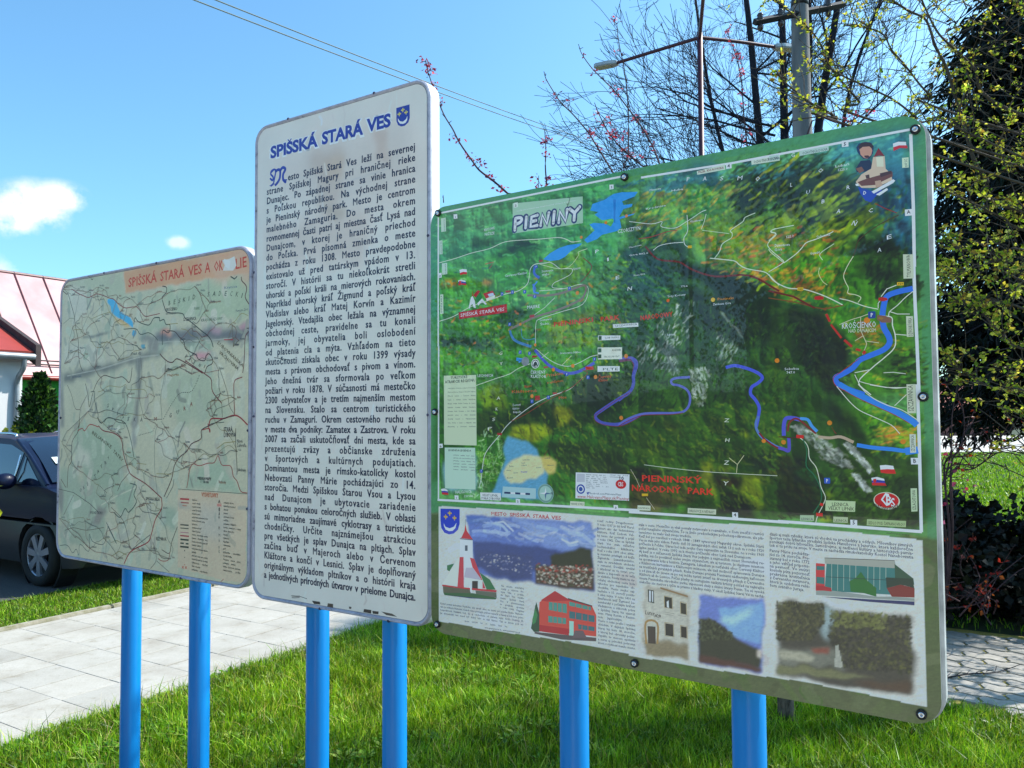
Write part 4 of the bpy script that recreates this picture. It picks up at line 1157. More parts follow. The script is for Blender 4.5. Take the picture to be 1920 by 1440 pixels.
DATA_MID = """
G d4d3d2 1|-492,-2696 8245,-580 8262,16523 -382,17879
G c6c2c0 40|802,1006 7180,1253 7257,3404 4424,3482 807,2066
G c0b6b0 14|2678,1334 4249,1361 4172,3818 3397,3844 3040,2409
G c0b4ae 10|5563,1238 6193,1297 6039,2159 5565,2198
G c0b2a6 10|3390,1709 4166,1841 4253,2472 3567,2490
G b0a498 8|3570,3366 4424,3482 4257,4013 3572,3929
G c8c0bc 20|619,3630 5247,3593 5252,5401 626,4957
G d0d0d2 20|657,8363 6935,8542 6939,10897 670,11053
R b0aaa8 4|5930,12966 6090,13673 6170,14024
R b4aeac 3|5689,13043 6326,13533
R b8b8bc 4|4588,2617 5566,2558 6273,2493
D 90 60 6 90 8 cccdd0,d8d8d8,cecac8,d0d0d0,c8c4be|84,53 7750,251 7770,16132 27,16159
R a8a29c 4|797,-56 3559,15
U cfdcf2 10|773,1226 3071,1237|SPIŠSKÁ
U cfdcf2 10|3275,1216 5093,1262|STARÁ
U cfdcf2 10|5280,1185 6266,1207|VES
W 1a2f96 38|796,1217 3058,1224|SPIŠSKÁ
W 1a2f96 38|3287,1212 5085,1227|STARÁ
W 1a2f96 38|5299,1195 6259,1206|VES
P 1a2f96|6489,701 7020,703 7028,1112 6969,1248 6830,1321 6691,1316 6567,1251 6497,1116
P dfe6ee|6549,1031 6638,1143 6760,1181 6882,1124 6934,1040 6928,1159 6865,1236 6761,1253 6638,1219 6567,1129
F c8c050 7.5|6753,820
F c8c050 7.5|6613,916
F c8c050 7.5|6882,922
S 2438a0 7|799,1933 912,2012 933,1893 821,1784 843,1680 999,1645 1066,1732 1001,1965 957,2110 845,2185
S 2438a0 10|1066,1732 1177,1689 1288,1737 1276,1977 1179,2114 1069,2188
S 2438a0 5|843,1726 999,1645 1155,1701
S 2438a0 10|1288,1737 1419,1653 1551,1735 1442,1883 1443,2064 1553,2171
S 2438a0 5|1551,1735 1551,1780 1486,1830
S 2438a0 4|1443,2079 1639,2110 1553,2171
S 2438a0 3|778,2174 890,2191 1002,2147 1069,2218 1179,2159
R 3a3634 5|1998,16032 2325,15991
P 35302e|2922,16068 3281,16060 3308,16145 3013,16159
P 4a423c|3636,16064 3872,16058 3872,16170 3610,16180
P 4a423c|4558,16053 4668,16057 4651,16121 4567,16120
P 35302e|5192,16053 5494,16048 5494,16157 5167,16154
P 35302e|5535,16067 5793,16055 5777,16142 5551,16149
P 4c4844|5896,16041 6331,16052 6525,16120 6095,16121
L 2c2824 1.6|1951,16019 2325,15991 2694,16034
L 2c2824 2.4|1051,8121 1824,8232
"""
DATA_LEFT = """
G bdbba4 2|-1260,-1900 13360,-269 13522,12318 -1048,13019
G b0b79e 12|493,34 4828,135 5042,1002 7710,1236 12923,1146 12807,2777 10168,2699 8229,1879 5972,1499 3714,1102 1045,426
G a8b69b 10|7710,1236 12853,1093 12872,2417 11667,2702 9057,2335 7895,1854
G a8b49c 10|5999,2433 7736,2243 8085,2765 6007,2691
G 9aa994 10|7587,3036 10636,3203 10647,3771 9801,3734 9079,3313
G a9b29b 14|8282,4062 10582,4335 11726,6214 8666,6417 7806,4989
G a9b49f 14|3260,4900 5894,4951 5759,6437 3510,6452
G 9fae98 12|1216,6175 4706,6776 5199,8121 4782,9140 2319,8748 1253,7086
G a4b09c 12|263,8189 2315,8644 4423,9260 3712,10114 586,10865 76,8739
G a2b29c 10|4223,8765 5917,8588 5863,9672 4808,9939
G a2b29c 10|9333,8065 11174,7459 11892,8145 12518,8685 9193,8674
G 9dac98 10|7385,9671 8667,9494 8528,10250 7729,10312
G a2ac98 8|160,10682 3708,10013 3833,10918 613,11504
G c4c4b4 14|1557,7081 2569,7588 2299,8225 1498,8147
G c4c4b4 16|7308,6792 8521,6681 8465,7627 7491,7463
G c2c2b4 16|831,407 2094,522 2144,1855 672,1753
G c2c2b4 16|389,2755 3390,3022 3420,3884 432,3774
D 240 60 30 80 30 b4bcaa,bcc0b0,a8b4a0,c0c0b2,aab6a6,b8b4a6|-254,-108 12800,416 12962,11850 47,12104
G 6f6f6c 9|338,4110 3223,3877 6033,3569 7597,3437 7601,3587 6040,3826 3235,4200 355,4505
G 6c6d72 9|5925,2945 7749,2745 12810,2959 12816,3413 10178,3226 7422,3228
G 80807a 8|5853,3561 6301,3580 6028,6435 5668,6437 5991,5209
G 9a9a94 6|5752,6016 5971,6017 5960,7106 5704,7310
G 8c8a84 5|6724,2989 7331,3022 7344,3526 6739,3498
G 6a6c6c 3|1865,2639 3176,2550 4149,2554 3180,2659 1868,2695
G 8f8e88 8|115,3990 279,3995 491,6472 167,6474
G 8f8e88 6|71,8631 622,9254 450,10124 123,9821
G 8f8c84 8|3131,9743 3980,9792 3345,10396 2870,10482
G d4907c 5|7411,2825 7999,2660 8253,2874 7584,2935
G b0909c 6|10631,2918 11228,2814 11158,3044 10633,3061
G b88c98 5|12174,2873 12738,2818 12672,3041 12248,3016
G c89098 5|9565,3724 10721,3680 10193,3966 9804,3902
G c8a86c 5|4128,1939 5448,2189 5272,2438 4709,2297
R c9c7bb 3|666,4233 3229,4039 6036,3672 7348,3651
R c4c4b8 2|7334,3148 10179,3249 11821,3268
R d4d0bc 4|3506,9617 4603,9200 6009,8780
R d4d0bc 4|9590,9343 11070,9609 11849,9774 12604,9892
R 9a9a92 3|5946,3668 5976,4697 5668,6437
G d29a74 3|4922,144 12840,129 12866,1003 5042,1002
G c8a58c 20|9329,154 12770,121 12783,1040 10133,967
G c9b8a0 1|8728,8743 12721,8739 12632,11781 11535,11819 8757,11623
G bfb8aa 20|9664,9247 11843,9380 12204,10401 10063,10403
G a8a49a 5|8817,9205 9589,9298 8822,9437
G 46a8d8 1.2|3720,1170 4143,1192 4394,1363 4649,1739 4943,1869 5424,2065 5594,2238 5625,2481 5386,2358 4854,2107 4463,1971 4063,1750 3954,1466 3751,1339
G 4a9cc4 1.5|5581,2585 5815,2599 5865,2709 5683,2858 5539,2743
G 5a9ab0 1.5|6156,3202 6430,3189 6480,3350 6252,3339
D 60 50 14 80 40 8f9488,98988c,84887c,a09c90|-213,845 12810,1171 12959,11670 38,11877
D 16 90 8 70 20 7c7c76,88887e|1562,992 11330,1026 10904,11151 666,11028
L 8a2f34 2.2|889,470 1443,722 1877,860 2304,968 2872,875 3437,994 3843,1125 4193,1210 4542,1430 5031,1632 5506,1641 5880,1657
L 8a2f34 2|5880,1670 6117,1848 6444,2083 6895,2076 7427,2049
L 4a2f2c 2|167,494 510,671 621,666 860,1108 1155,1652 1223,2003 1403,2446 1526,2825 1542,3226 1669,3745 1894,4065
L 8a8c70 1.6|284,1941 776,1741 1160,1768
L 9a9060 1.6|1179,2260 1773,2296 1944,2591
L 9a9060 1.6|2547,1893 3262,1775 3962,1715
L 9a9060 1.6|2473,2706 2901,3094 3461,3107 3705,2913 4106,3044 4592,2974 4981,3089 5069,2851 5442,2630
L a09458 1.6|3441,1092 3755,1478 3862,1680 4266,1957 4715,2288 5242,2295
L 7c8078 1.2|1501,814 1259,1544 964,2333 762,2756 737,3478
L 7c8078 1.2|2147,983 2280,1733 2547,1893 2867,2168 3137,2548
L 7c8078 1.2|2230,1786 1927,2163 1672,2462
L 7c8078 1.2|3450,1371 2594,1755
L 7c8078 1.2|2902,3122 2983,3934
L 7c8078 1.2|4982,3116 4999,3656
L 7c8078 1.2|2122,3112 1982,3587
L 34463c 2.4|5668,2350 5753,2088 5990,2264 6590,2436 6814,2398 7032,2203 7431,2205
L 34463c 2|4962,2493 5813,2532 6144,2778 6689,2744 7096,2911 7322,3079
L 30403a 2.4|7076,2180 7387,2202 7434,2335 7695,2301 7830,2490 8090,2533 8095,2738 7968,2832 7662,2711 7604,2992 7633,3277
L 3a3430 2.4|7575,997 7838,1072 7821,1278 7585,1413 7588,1517
L 2c3834 2.4|7589,1543 7726,1812 7949,2048 8842,2152 9054,2343 9469,2547 10040,2881 10401,3074 10639,3282 10761,3531
L 4a3a38 2.4|7923,2753 8395,2807 8695,3027 8991,3219 9080,3475 9411,3640 9738,3754 9902,3934 10261,3997 10337,3829 10532,3764 10730,3967 10694,4135 10423,4223 10271,4462
L 5a2c2c 2.6|7467,3604 7645,3740 7996,3933 8296,3970 8547,3854 8967,3971 9586,4218 10152,4458
L 3e4438 1.2|7835,4387 7869,4031
L 5a2a34 2.6|12302,1121 12341,1268 12562,1454 12601,1623 12532,1877 12789,2180
L 9a9058 1.6|7960,2499 8599,2515
L 9a9058 1.4|8814,2731 9147,2802 9397,2991 9846,3141
L 9a9058 1.4|11588,2878 11773,2746 11995,2666 12322,2427 12686,2524
L 6a2a30 2.4|12730,3089 12552,3267 12523,3734 12493,4155 12427,4527
L 3a3a3a 2.4|12620,2966 12800,2977 12730,3113
L c04050 2.4|11369,3297 11894,3325
L 50302c 2.2|2146,4605 2370,5155 2488,5591 2719,5052 3050,4573 3533,4317 4019,4384 4402,4448 4871,4409 5152,4521 5386,4657 5518,4479 5596,4067
L 50302c 1.6|2267,5099 1775,5641 1652,6464
L 34403c 2|2565,4968 2866,4974 2879,5325 3146,5865 3205,6133 3456,6292
L 34403c 1.8|3600,6239 3884,6052 4267,6079 4649,6235 5208,6285
L 6c5c50 1.6|683,4626 1018,5024 1359,5638 1777,5696
L 6c6058 1.3|6170,3677 6280,4398 6078,5108 6460,6078
L 5a4a44 1.6|6460,6078 6985,6153 7328,6128 7667,6127
L 3a423c 1.6 d|7751,6127 8237,5587 8799,5154 9516,5094 9973,4506
L 7c8078 1.2|7844,3847 7755,4640 7559,5233 7667,6127
L 7a2c34 2.4|9093,3946 10357,4518 10665,4715 10748,5140 11277,5567
L 5a4c48 1.2|11277,5567 11323,6076
L 6c6058 1.3|11106,4259 11562,5108 11716,5663 12009,5985
L 8a2a34 2.2|12415,4669 11990,4795 11963,5299 12009,5985
L a02c34 3.4|10546,6405 10692,6123 11360,6122 11938,6007 12295,6076 12720,6345
L 9a9058 1.4|3114,4978 3457,4931 3935,4754 4791,4825 5159,4729 5349,4941 6429,4962 6701,5270
L 7a5c54 1.4|5119,4936 5091,5508 4634,5765
L 34403c 3|11712,1049 11932,1164 12075,1085
L 5a4440 2.2|1716,6014 1639,6600 1151,7088 1132,7892 887,8168 819,9029
L b03030 2.4|1589,6601 1935,6492 2138,6596 2426,6383 2668,6329 3203,6431
L 34403c 2|3092,6015 3388,6274 3852,6067 4502,6117 5049,6218 5325,6467 5607,7013 5800,7605
L 8a2a30 2.8|3201,6379 3588,6583 4337,6678 4891,6925 5090,7524 5466,8161 5735,8349 6690,8650 7698,9128
L 5a4440 1.6|5469,8260 4946,8631 4687,8994
L 303a3a 1.6|1339,9217 2645,9617 3328,9936
L 6c5c58 1.6|1343,9323 855,9884 559,10224
L 6c4848 2|284,8676 716,9034
L 3c3c3c 1.3|92,9118 1339,9217
L 50443c 1.3|689,10857 1398,10696 2394,10725 3726,10520
L 34484a 1.6|301,11531 921,11477 1340,11756 1635,11572 1844,11814 1925,11337 2621,11586 2643,10861 2895,11149 3749,11178 4004,10499
L 3c5a58 2|3905,10304 4287,10679 4666,11099 4289,10729 4003,10449
L 34504c 2.4|5569,8653 6008,8731 5845,9083 6027,9368 5516,9793 5247,9662 4901,10033 4443,9863
L 6c5c50 1.6|4253,9674 5083,10120 5458,10734 5649,11258
L 30383c 1.4 d|3288,8808 3957,9133
L 30383c 1.6 d|5986,7994 6508,8220 7019,8394
L 7c8078 1.2|7378,6308 7224,6744 7215,7952 7452,9094
L 30383c 1.2 d|6123,6758 7053,6601 7295,6308
L 5a3a3c 2.4|11996,6021 11436,6110 10720,6338 10133,6525 10102,6846 9540,7040 9240,7325 8779,7571 8471,7909 8324,8386 7859,9071
L a02c34 2.6|10133,6525 10576,6475 10615,6612 10499,6294
L 34504c 1.6|10133,6525 10719,6293 11438,6245
L 40545c 1.4|8483,8379 8410,8665 8022,9110
L 7c8078 1.2|7623,6210 8367,6872 8616,7340 8780,7618
L 5a6460 1.4|9332,8019 9482,7875
L a8323c 1.8|9270,8670 9341,8435 9410,8062 9632,7777 10010,7834 10527,7726 10891,7692 11102,7438 11322,7767 11816,7795 11961,8142 12171,8309 12382,8649 12721,8696
L 9a9058 1.6|11026,7193 11451,6983 12080,6927
L 5c5854 1.6|12073,6463 12081,6993 12163,7783 12167,8090
L a8323c 2.8|7698,9128 7708,9507 7311,9963 7077,10506 6836,10862 5994,11178 5566,11413 5227,11839
L 40545c 1.6|6995,10561 6246,10961 5736,11250
L 5c4c48 1.4|7169,10833 7387,11290 7354,11578 7031,11849
L 7c8078 1.2|6182,8772 6712,9425 7156,10357
L 48302c 1.6|8722,10142 8381,10729 8233,11163 7749,11067
L a8323c 1.6|7514,11420 7760,11490 8160,11427 8273,11159
L 5c5854 1.2|7435,11523 8251,11862
L 7c8078 1.1|3915,10607 3904,11619 4051,11857
L 9a9058 1.6|4319,11630 4855,11380 5393,11479
L 9a9058 1.4|7346,8212 8319,8198
L 9a9058 1.4|5982,7846 6668,7873
L b04850 1.4|11255,11938 11464,11783
L 54504c 1|8728,8734 10765,8732 12721,8726
T b4402f 36.1 c|5240,820 7186,793|SPIŠSKÁ
T b4402f 36.1 c|7427,796 8957,774|STARÁ
T b4402f 36.1 c|9223,781 10051,756|VES
T b4402f 36.1 c|10222,763 10529,766|A
T b4402f 36.1 c|10757,770 11266,770|OK
T b4402f 36.1 c|11599,827 11926,791|O
T b4402f 36.1 c|11962,818 12604,792|LIE
P c4c8c8|11223,410 11628,408 11919,347 12032,685 11854,853 11267,793 11375,616
P d0d4d4|11333,375 11703,487 11635,784 11412,667
T 3c4a40 17.1 i|7977,1785 8102,1770|B
T 3c4a40 17.1 i|8293,1770 8433,1761|E
T 3c4a40 17.1 i|8605,1750 8736,1746|S
T 3c4a40 17.1 i|8882,1733 9059,1727|K
T 3c4a40 17.1 i|9236,1722 9300,1717|I
T 3c4a40 17.1 i|9482,1683 9664,1679|D
T 3c4a40 17.1 i|10378,1661 10493,1661|S
T 3c4a40 17.1 i|10683,1668 10849,1672|A
T 3c4a40 17.1 i|11022,1687 11171,1690|D
T 3c4a40 17.1 i|11357,1715 11489,1722|E
T 3c4a40 17.1 i|11666,1751 11797,1762|C
T 3c4a40 17.1 i|11978,1796 12122,1812|K
T 3c4a40 17.1 i|12287,1868 12372,1880|I
T 30363c 11.4 b|7814,1988 8562,2004|KROŚCIENKO
T 30363c 9.5 n|7817,2123 8483,2146|nad Dunajcem
T 30363c 12.3 b|8939,2449 9735,2468|SZCZAWNICA
T 4a6a58 10.4 n|10026,2555 11283,2573|KRAJOBRAZOWY
T 4a6a58 10.4 n|9593,2081 9938,2097|PARK
T 30363c 9.5 b|5490,3571 6212,3576|STARÁ VES
T 8a5a30 9.5 n|7961,4497 8702,4493|Magurka
T 7c3830 9.5 n|10574,1916 11175,1926|Radziejowa
T 50607c 9.5 n|11352,1471 12081,1480|Krynica
T 30363c 8.5 n|235,352 989,364|NOWY TARG
T 4a5060 8.5 n|12023,2355 12696,2336|Piwniczna Zdrój
T 3c4a60 9.5 b|1044,4344 1807,4332|TATRANSKÁ
T 30363c 15.2 i|3821,5628 3946,5629|S
T 30363c 15.2 i|4162,5789 4286,5805|P
T 30363c 15.2 i|4546,5948 4621,5953|I
T 30363c 15.2 i|4924,6079 5063,6089|S
T 30363c 15.2 i|5296,6171 5433,6181|S
T 30363c 15.2 i|5734,6206 5887,6206|K
T 30363c 15.2 i|6199,6220 6358,6210|Á
T 7c3830 15.2 i|7116,6203 7329,6187|M
T 30363c 15.2 i|8125,6077 8290,6048|G
T 30363c 15.2 i|8574,5955 8752,5922|U
T 7c3830 15.2 i|9016,5826 9151,5797|R
T 7c3830 15.2 i|9410,5669 9567,5646|A
T 4a4434 12.3 i|10978,3410 12410,4327|ĽUBOVNIANSKA
T 4a4434 12.3 i|11082,3767 12163,4433|VRCHOVINA
T 30363c 13.3 i|9050,3823 9172,3876|P
T 30363c 13.3 i|9293,3930 9349,3980|I
T 30363c 13.3 i|9573,4061 9652,4103|E
T 30363c 13.3 i|9888,4178 9982,4230|N
T 30363c 13.3 i|10199,4251 10261,4277|I
T 4a4434 14.2 i|2682,6696 4174,7318|BELIANSKE
T 4a4434 14.2 i|4289,7442 4992,7827|TATRY
T 30363c 13.3 i|1841,9191 2016,9103|O
T 30363c 13.3 i|2114,9062 2230,8993|K
T 30363c 13.3 i|2423,8900 2499,8844|É
T 30363c 13.3 i|2944,8565 3086,8497|T
T 30363c 13.3 i|3195,8358 3317,8291|A
T 30363c 13.3 i|3454,8158 3565,8077|T
T 30363c 13.3 i|3731,7979 3841,7914|R
T 30363c 13.3 i|3986,7782 4076,7713|Y
T 2c3036 15.2 b|11408,6581 11901,6576|STARÁ
T 2c3036 15.2 b|11412,6773 12077,6764|ĽUBOVŇA
T 3c4048 12.3 n|12150,6970 12458,6964|Nová
T 3c4048 12.3 n|12152,7115 12664,7113|Ľubovňa
T 3c4048 11.4 n|12200,7957 12643,7962|Jakubany
T 3c4048 11.4 n|9547,7341 10150,7349|PODOLINEC
T 2c3036 11.4 b|6665,9258 7579,9239|SPIŠSKÁ BELÁ
T 2c3036 12.3 b|7373,10745 8046,10711|KEŽMAROK
T 2c3036 10.4 b|2660,10031 3614,9994|VYSOKÉ TATRY
T 30567c 9.5 n|3868,6529 4607,6549|Ždiar
T 3c4a60 10.4 n|5118,11208 5691,11181|Veľká Lomnica
T 2c3036 10.4 n|7052,11107 7423,11097|Ľubica
T 2c3036 10.4 b|9908,8341 10721,8338|MIERKA MAPY
T 2c3036 10.4 b|10098,8456 10578,8461|1 : 100 000
T 7c4030 10.4 n|11156,8421 11560,8425|Ruzbachy
T b05a3c 15.2 b|10167,8944 11129,8936|VYSVETLIVKY
L c03038 4|8879,9094 9427,9085
L b06058 3|8909,9227 9404,9220
L c07058 2|9016,9337 9277,9331
L 40483c 3|8901,10051 9407,10035
L 5c604c 2.4|8904,10170 9409,10159
L c0808c 2|8908,10326 9413,10314
L b03040 3|8895,10452 9431,10437
L 2c3c30 4|8914,10589 9419,10577
L 2c3c30 3.4|8917,10726 9126,10720
L 2c3c30 3.4|9246,10722 9411,10717
L 2c3c30 4|8904,10855 9424,10840
O 2c2c2c 2.6 0|9184,10980
O 2c2c2c 1.8 0|9190,11228
O b03030 2 0|9196,11497
T b03030 11.4 b|9017,11649 9339,11637|ж ж
X 2f3030 6.2 21|9606,9022 10538,9021 10566,11714 9628,11678|diaľnica^~cesta I. triedy^~cesta II. triedy^~cesta III. triedy^~miestna cesta^~poľná lesná nespevnená cesta~lesná a účelová cesta^~železnica^~ozubnicová trať^~štátna hranica^~hranica národného parku~hranica chránenej kraj.~hranica ochranného pásma NP~hranica CHKO^~maloplošné chránené územie~jaskyňa^~značená cesta pre peších~turistická značená chodník~cyklotrasa náučná~vlek a lanovka^~parkovisko odpočívadlo
X 2f3030 6.2 21|11453,9023 12401,9042 12395,11662 11437,11644|pamätný strom^~hraničný prechod^~zámok^~kostol^~zrúcanina hradu^~vežička^~pamiatka UNESCO^~hotely, penzióny a chaty~tábor, ubytovňa^~kúpele^~múzeum^~kúpalisko^~reštaurácia^~golf^~lyžiarske stredisko~horská služba^~čerpacia stanica plynu~policajná stanica~letisko športové centrum~nemocnica, pošta
T c03038 11.4 b|11058,9258 11313,9254|HHH
T 2f3030 11.4 b|11138,9126 11249,9126|A
T 2f3030 11.4 b|11152,9408 11230,9409|■
T 2f3030 11.4 b|11155,9538 11232,9538|▲
T 2f3030 11.4 b|11148,9674 11225,9674|Å
T 2f3030 11.4 b|11155,10058 11241,10057|H
T 2f3030 11.4 b|11159,10319 11270,10318|M
T 2f3030 11.4 b|11172,10497 11230,10495|i
T 2f3030 11.4 b|11167,10767 11235,10764|Y
T 2f3030 11.4 b|11179,10886 11227,10885|t
L 50584c 2|2431,155 2485,217 2564,239 2614,187
T 6a3430 8.7 n|275,386 710,402|Krempachy
O 2c2c30 1.7 0|186,401
T 3c4450 8.7 n|1596,506 1970,520|Dursztyn
O 2c2c30 1.7 0|1511,521
T 3c4450 8.7 n|2294,711 2660,724|Falsztyn
O 2c2c30 1.7 0|2211,727
T 3c4450 8.7 n|3118,588 3474,601|Niedzica
O 2c2c30 1.7 0|3037,603
T 6a3430 8.7 n|3529,723 3835,734|Frydman
O 2c2c30 1.7 0|3448,738
T 3c4450 8.7 n|955,753 1190,761|Dębno
O 2c2c30 1.7 0|868,768
T 3c4450 8.7 n|2774,1008 3133,1018|Harklowa
O 2c2c30 1.7 0|2692,1023
T 3c4450 8.7 n|3190,1169 3454,1176|Knurów
O 2c2c30 1.7 0|3109,1184
T 6a3430 8.7 n|4582,1146 4751,1152|Huba
O 2c2c30 1.7 0|4504,1162
T 3c4450 8.7 n|5447,1273 5734,1281|Mizerna
O 2c2c30 1.7 0|5372,1288
T 3c4450 8.7 n|5970,1570 6329,1577|Szlembark
O 2c2c30 1.7 0|5896,1586
T 3c4450 8.7 n|6837,1599 7150,1606|Waksmund
O 2c2c30 1.7 0|6766,1615
T 6a3430 8.7 n|1802,1670 2173,1677|Łopuszna
O 2c2c30 1.7 0|1717,1687
T 3c4450 8.7 n|2812,2052 3211,2056|Ostrowsko
O 2c2c30 1.7 0|2730,2069
T 3c4450 8.7 n|3567,1825 3872,1830|Gronków
O 2c2c30 1.7 0|3487,1841
T 3c4450 8.7 n|4747,1773 4997,1778|Trybsz
O 2c2c30 1.7 0|4670,1789
T 6a3430 8.7 n|5327,1964 5572,1968|Łapsze
O 2c2c30 1.7 0|5251,1980
T 3c4450 8.7 n|1333,2039 1613,2043|Kacwín
O 2c2c30 1.7 0|1247,2057
T 3c4450 8.7 n|4278,2314 4576,2317|Osturňa
O 2c2c30 1.7 0|4200,2331
T 3c4450 8.7 n|2152,2504 2377,2506|Veľká
O 2c2c30 1.7 0|2068,2522
T 6a3430 8.7 n|6403,2265 6721,2268|Franková
O 2c2c30 1.7 0|6331,2282
T 3c4450 8.7 n|4780,2794 4948,2795|Malá
O 2c2c30 1.7 0|4703,2811
T 3c4450 8.7 n|3203,2969 3556,2968|Franková
O 2c2c30 1.7 0|3122,2988
T 3c4450 8.7 n|4052,2917 4396,2917|Jezersko
O 2c2c30 1.7 0|3974,2935
T 6a3430 8.7 n|981,2739 1404,2738|Hanušovce
O 2c2c30 1.7 0|894,2757
T 3c4450 8.7 n|1645,3117 2106,3114|Matiašovce
O 2c2c30 1.7 0|1560,3136
T 3c4450 8.7 n|3615,3212 3919,3210|Zálesie
O 2c2c30 1.7 0|3535,3230
T 3c4450 8.7 n|835,3194 1070,3193|Relov
O 2c2c30 1.7 0|748,3213
T 6a3430 8.7 n|2080,3393 2306,3391|Havka
O 2c2c30 1.7 0|1996,3412
T 3c4450 8.7 n|524,3672 909,3667|Lechnica
O 2c2c30 1.7 0|436,3692
T 3c4450 8.7 n|2932,3960 3329,3952|Haligovce
O 2c2c30 1.7 0|2851,3979
T 3c4450 8.7 n|4665,3723 5001,3718|Kamienka
O 2c2c30 1.7 0|4588,3742
T 6a3430 8.7 n|5691,3125 5891,3125|Veľký
O 2c2c30 1.7 0|5617,3143
T 3c4450 8.7 n|6298,3367 6535,3365|Lipník
O 2c2c30 1.7 0|6225,3385
T 3c4450 8.7 n|8101,1264 8401,1280|Stráňany
O 2c2c30 1.7 0|8033,1278
T 3c4450 8.7 n|8824,3160 9077,3164|Lesnica
O 2c2c30 1.7 0|8757,3177
T 6a3430 8.7 n|7228,1213 7537,1230|Jarabina
O 2c2c30 1.7 0|7157,1228
T 3c4450 8.7 n|9684,1190 9998,1207|Litmanová
O 2c2c30 1.7 0|9619,1204
T 3c4450 8.7 n|9971,1428 10250,1442|Hniezdne
O 2c2c30 1.7 0|9907,1442
T 3c4450 8.7 n|10613,1888 10850,1898|Forbasy
O 2c2c30 1.7 0|10550,1903
T 6a3430 8.7 n|10305,2208 10474,2213|Nižné
O 2c2c30 1.7 0|10242,2223
T 3c4450 8.7 n|10977,2719 11245,2727|Ružbachy
O 2c2c30 1.7 0|10916,2734
T 3c4450 8.7 n|9555,2752 9729,2755|Vyšné
O 2c2c30 1.7 0|9490,2768
T 3c4450 8.7 n|10164,3109 10405,3113|Lacková
O 2c2c30 1.7 0|10101,3126
T 6a3430 8.7 n|10009,3273 10251,3276|Toporec
O 2c2c30 1.7 0|9945,3290
T 3c4450 8.7 n|12263,3357 12547,3360|Holumnica
O 2c2c30 1.7 0|12205,3373
T 3c4450 8.7 n|11972,3543 12163,3545|Ihľany
O 2c2c30 1.7 0|11913,3559
T 3c4450 8.7 n|9496,3781 9811,3782|Slovenská
O 2c2c30 1.7 0|9431,3798
T 6a3430 8.7 n|8846,4142 8954,4141|Ves
O 2c2c30 1.7 0|8780,4160
T 3c4450 8.7 n|8004,4278 8265,4276|Výborná
O 2c2c30 1.7 0|7936,4296
T 3c4450 8.7 n|10807,3970 11042,3970|Krížová
O 2c2c30 1.7 0|10746,3987
T 3c4450 8.7 n|11160,4357 11391,4355|Bušovce
O 2c2c30 1.7 0|11099,4374
T 6a3430 8.7 n|11885,2777 12045,2781|Vrbov
O 2c2c30 1.7 0|11826,2793
T 3c4450 8.7 n|7956,4298 8255,4288|Huncovce
O 2c2c30 1.7 0|7889,4316
T 3c4450 8.7 n|6238,4499 6477,4490|Rakúsy
O 2c2c30 1.7 0|6168,4517
T 3c4450 8.7 n|7218,5228 7525,5212|Mlynčeky
O 2c2c30 1.7 0|7150,5247
T 6a3430 8.7 n|5356,5148 5800,5129|Abrahámovce
O 2c2c30 1.7 0|5283,5168
T 3c4450 8.7 n|5104,5923 5388,5908|Žakovce
O 2c2c30 1.7 0|5031,5944
T 3c4450 8.7 n|6544,5926 6814,5912|Lomnica
O 2c2c30 1.7 0|6474,5946
T 3c4450 8.7 n|2494,5754 2764,5739|Lendak
O 2c2c30 1.7 0|2414,5776
T 6a3430 8.7 n|10680,5491 10949,5475|Javorina
O 2c2c30 1.7 0|10620,5509
T 3c4450 8.7 n|11270,5195 11468,5185|Jurgów
O 2c2c30 1.7 0|11212,5213
T 3c4450 8.7 n|10840,6030 11041,6016|Brzegi
O 2c2c30 1.7 0|10781,6048
T 3c4450 8.7 n|10459,5794 10730,5777|Bukowina
O 2c2c30 1.7 0|10398,5813
T 6a3430 8.7 n|12143,5415 12334,5404|Bialka
O 2c2c30 1.7 0|12086,5433
T 3c4450 8.7 n|9581,4447 9722,4441|Groń
O 2c2c30 1.7 0|9518,4464
T 3c4450 8.7 n|3750,4963 4134,4949|Krempachy
O 2c2c30 1.7 0|3673,4983
T 3c4450 8.7 n|11970,3553 12228,3547|Dursztyn
O 2c2c30 1.7 0|11913,3568
T 6a3430 8.7 n|8857,4156 9146,4147|Falsztyn
O 2c2c30 1.7 0|8792,4174
T 3c4450 8.7 n|3958,6426 4301,6429|Niedzica
O 2c2c30 1.7 0|3884,6447
T 3c4450 8.7 n|5070,6872 5355,6873|Frydman
O 2c2c30 1.7 0|4998,6893
T 3c4450 8.7 n|4702,6674 4911,6677|Dębno
O 2c2c30 1.7 0|4630,6695
T 6a3430 8.7 n|5267,7469 5594,7466|Harklowa
O 2c2c30 1.7 0|5197,7491
T 3c4450 8.7 n|5976,7649 6209,7648|Knurów
O 2c2c30 1.7 0|5907,7671
T 3c4450 8.7 n|6675,8117 6827,8116|Huba
O 2c2c30 1.7 0|6608,8138
T 3c4450 8.7 n|7312,6937 7576,6937|Mizerna
O 2c2c30 1.7 0|7246,6957
T 6a3430 8.7 n|7793,6474 8125,6481|Szlembark
O 2c2c30 1.7 0|7728,6494
T 3c4450 8.7 n|8524,6823 8816,6823|Waksmund
O 2c2c30 1.7 0|8461,6843
T 3c4450 8.7 n|9155,7001 9440,7000|Łopuszna
O 2c2c30 1.7 0|9094,7020
T 3c4450 8.7 n|8385,7629 8709,7629|Ostrowsko
O 2c2c30 1.7 0|8322,7650
T 6a3430 8.7 n|9017,7751 9264,7747|Gronków
O 2c2c30 1.7 0|8955,7771
T 3c4450 8.7 n|7921,8308 8138,8304|Trybsz
O 2c2c30 1.7 0|7857,8330
T 3c4450 8.7 n|9176,7932 9384,7929|Łapsze
O 2c2c30 1.7 0|9115,7952
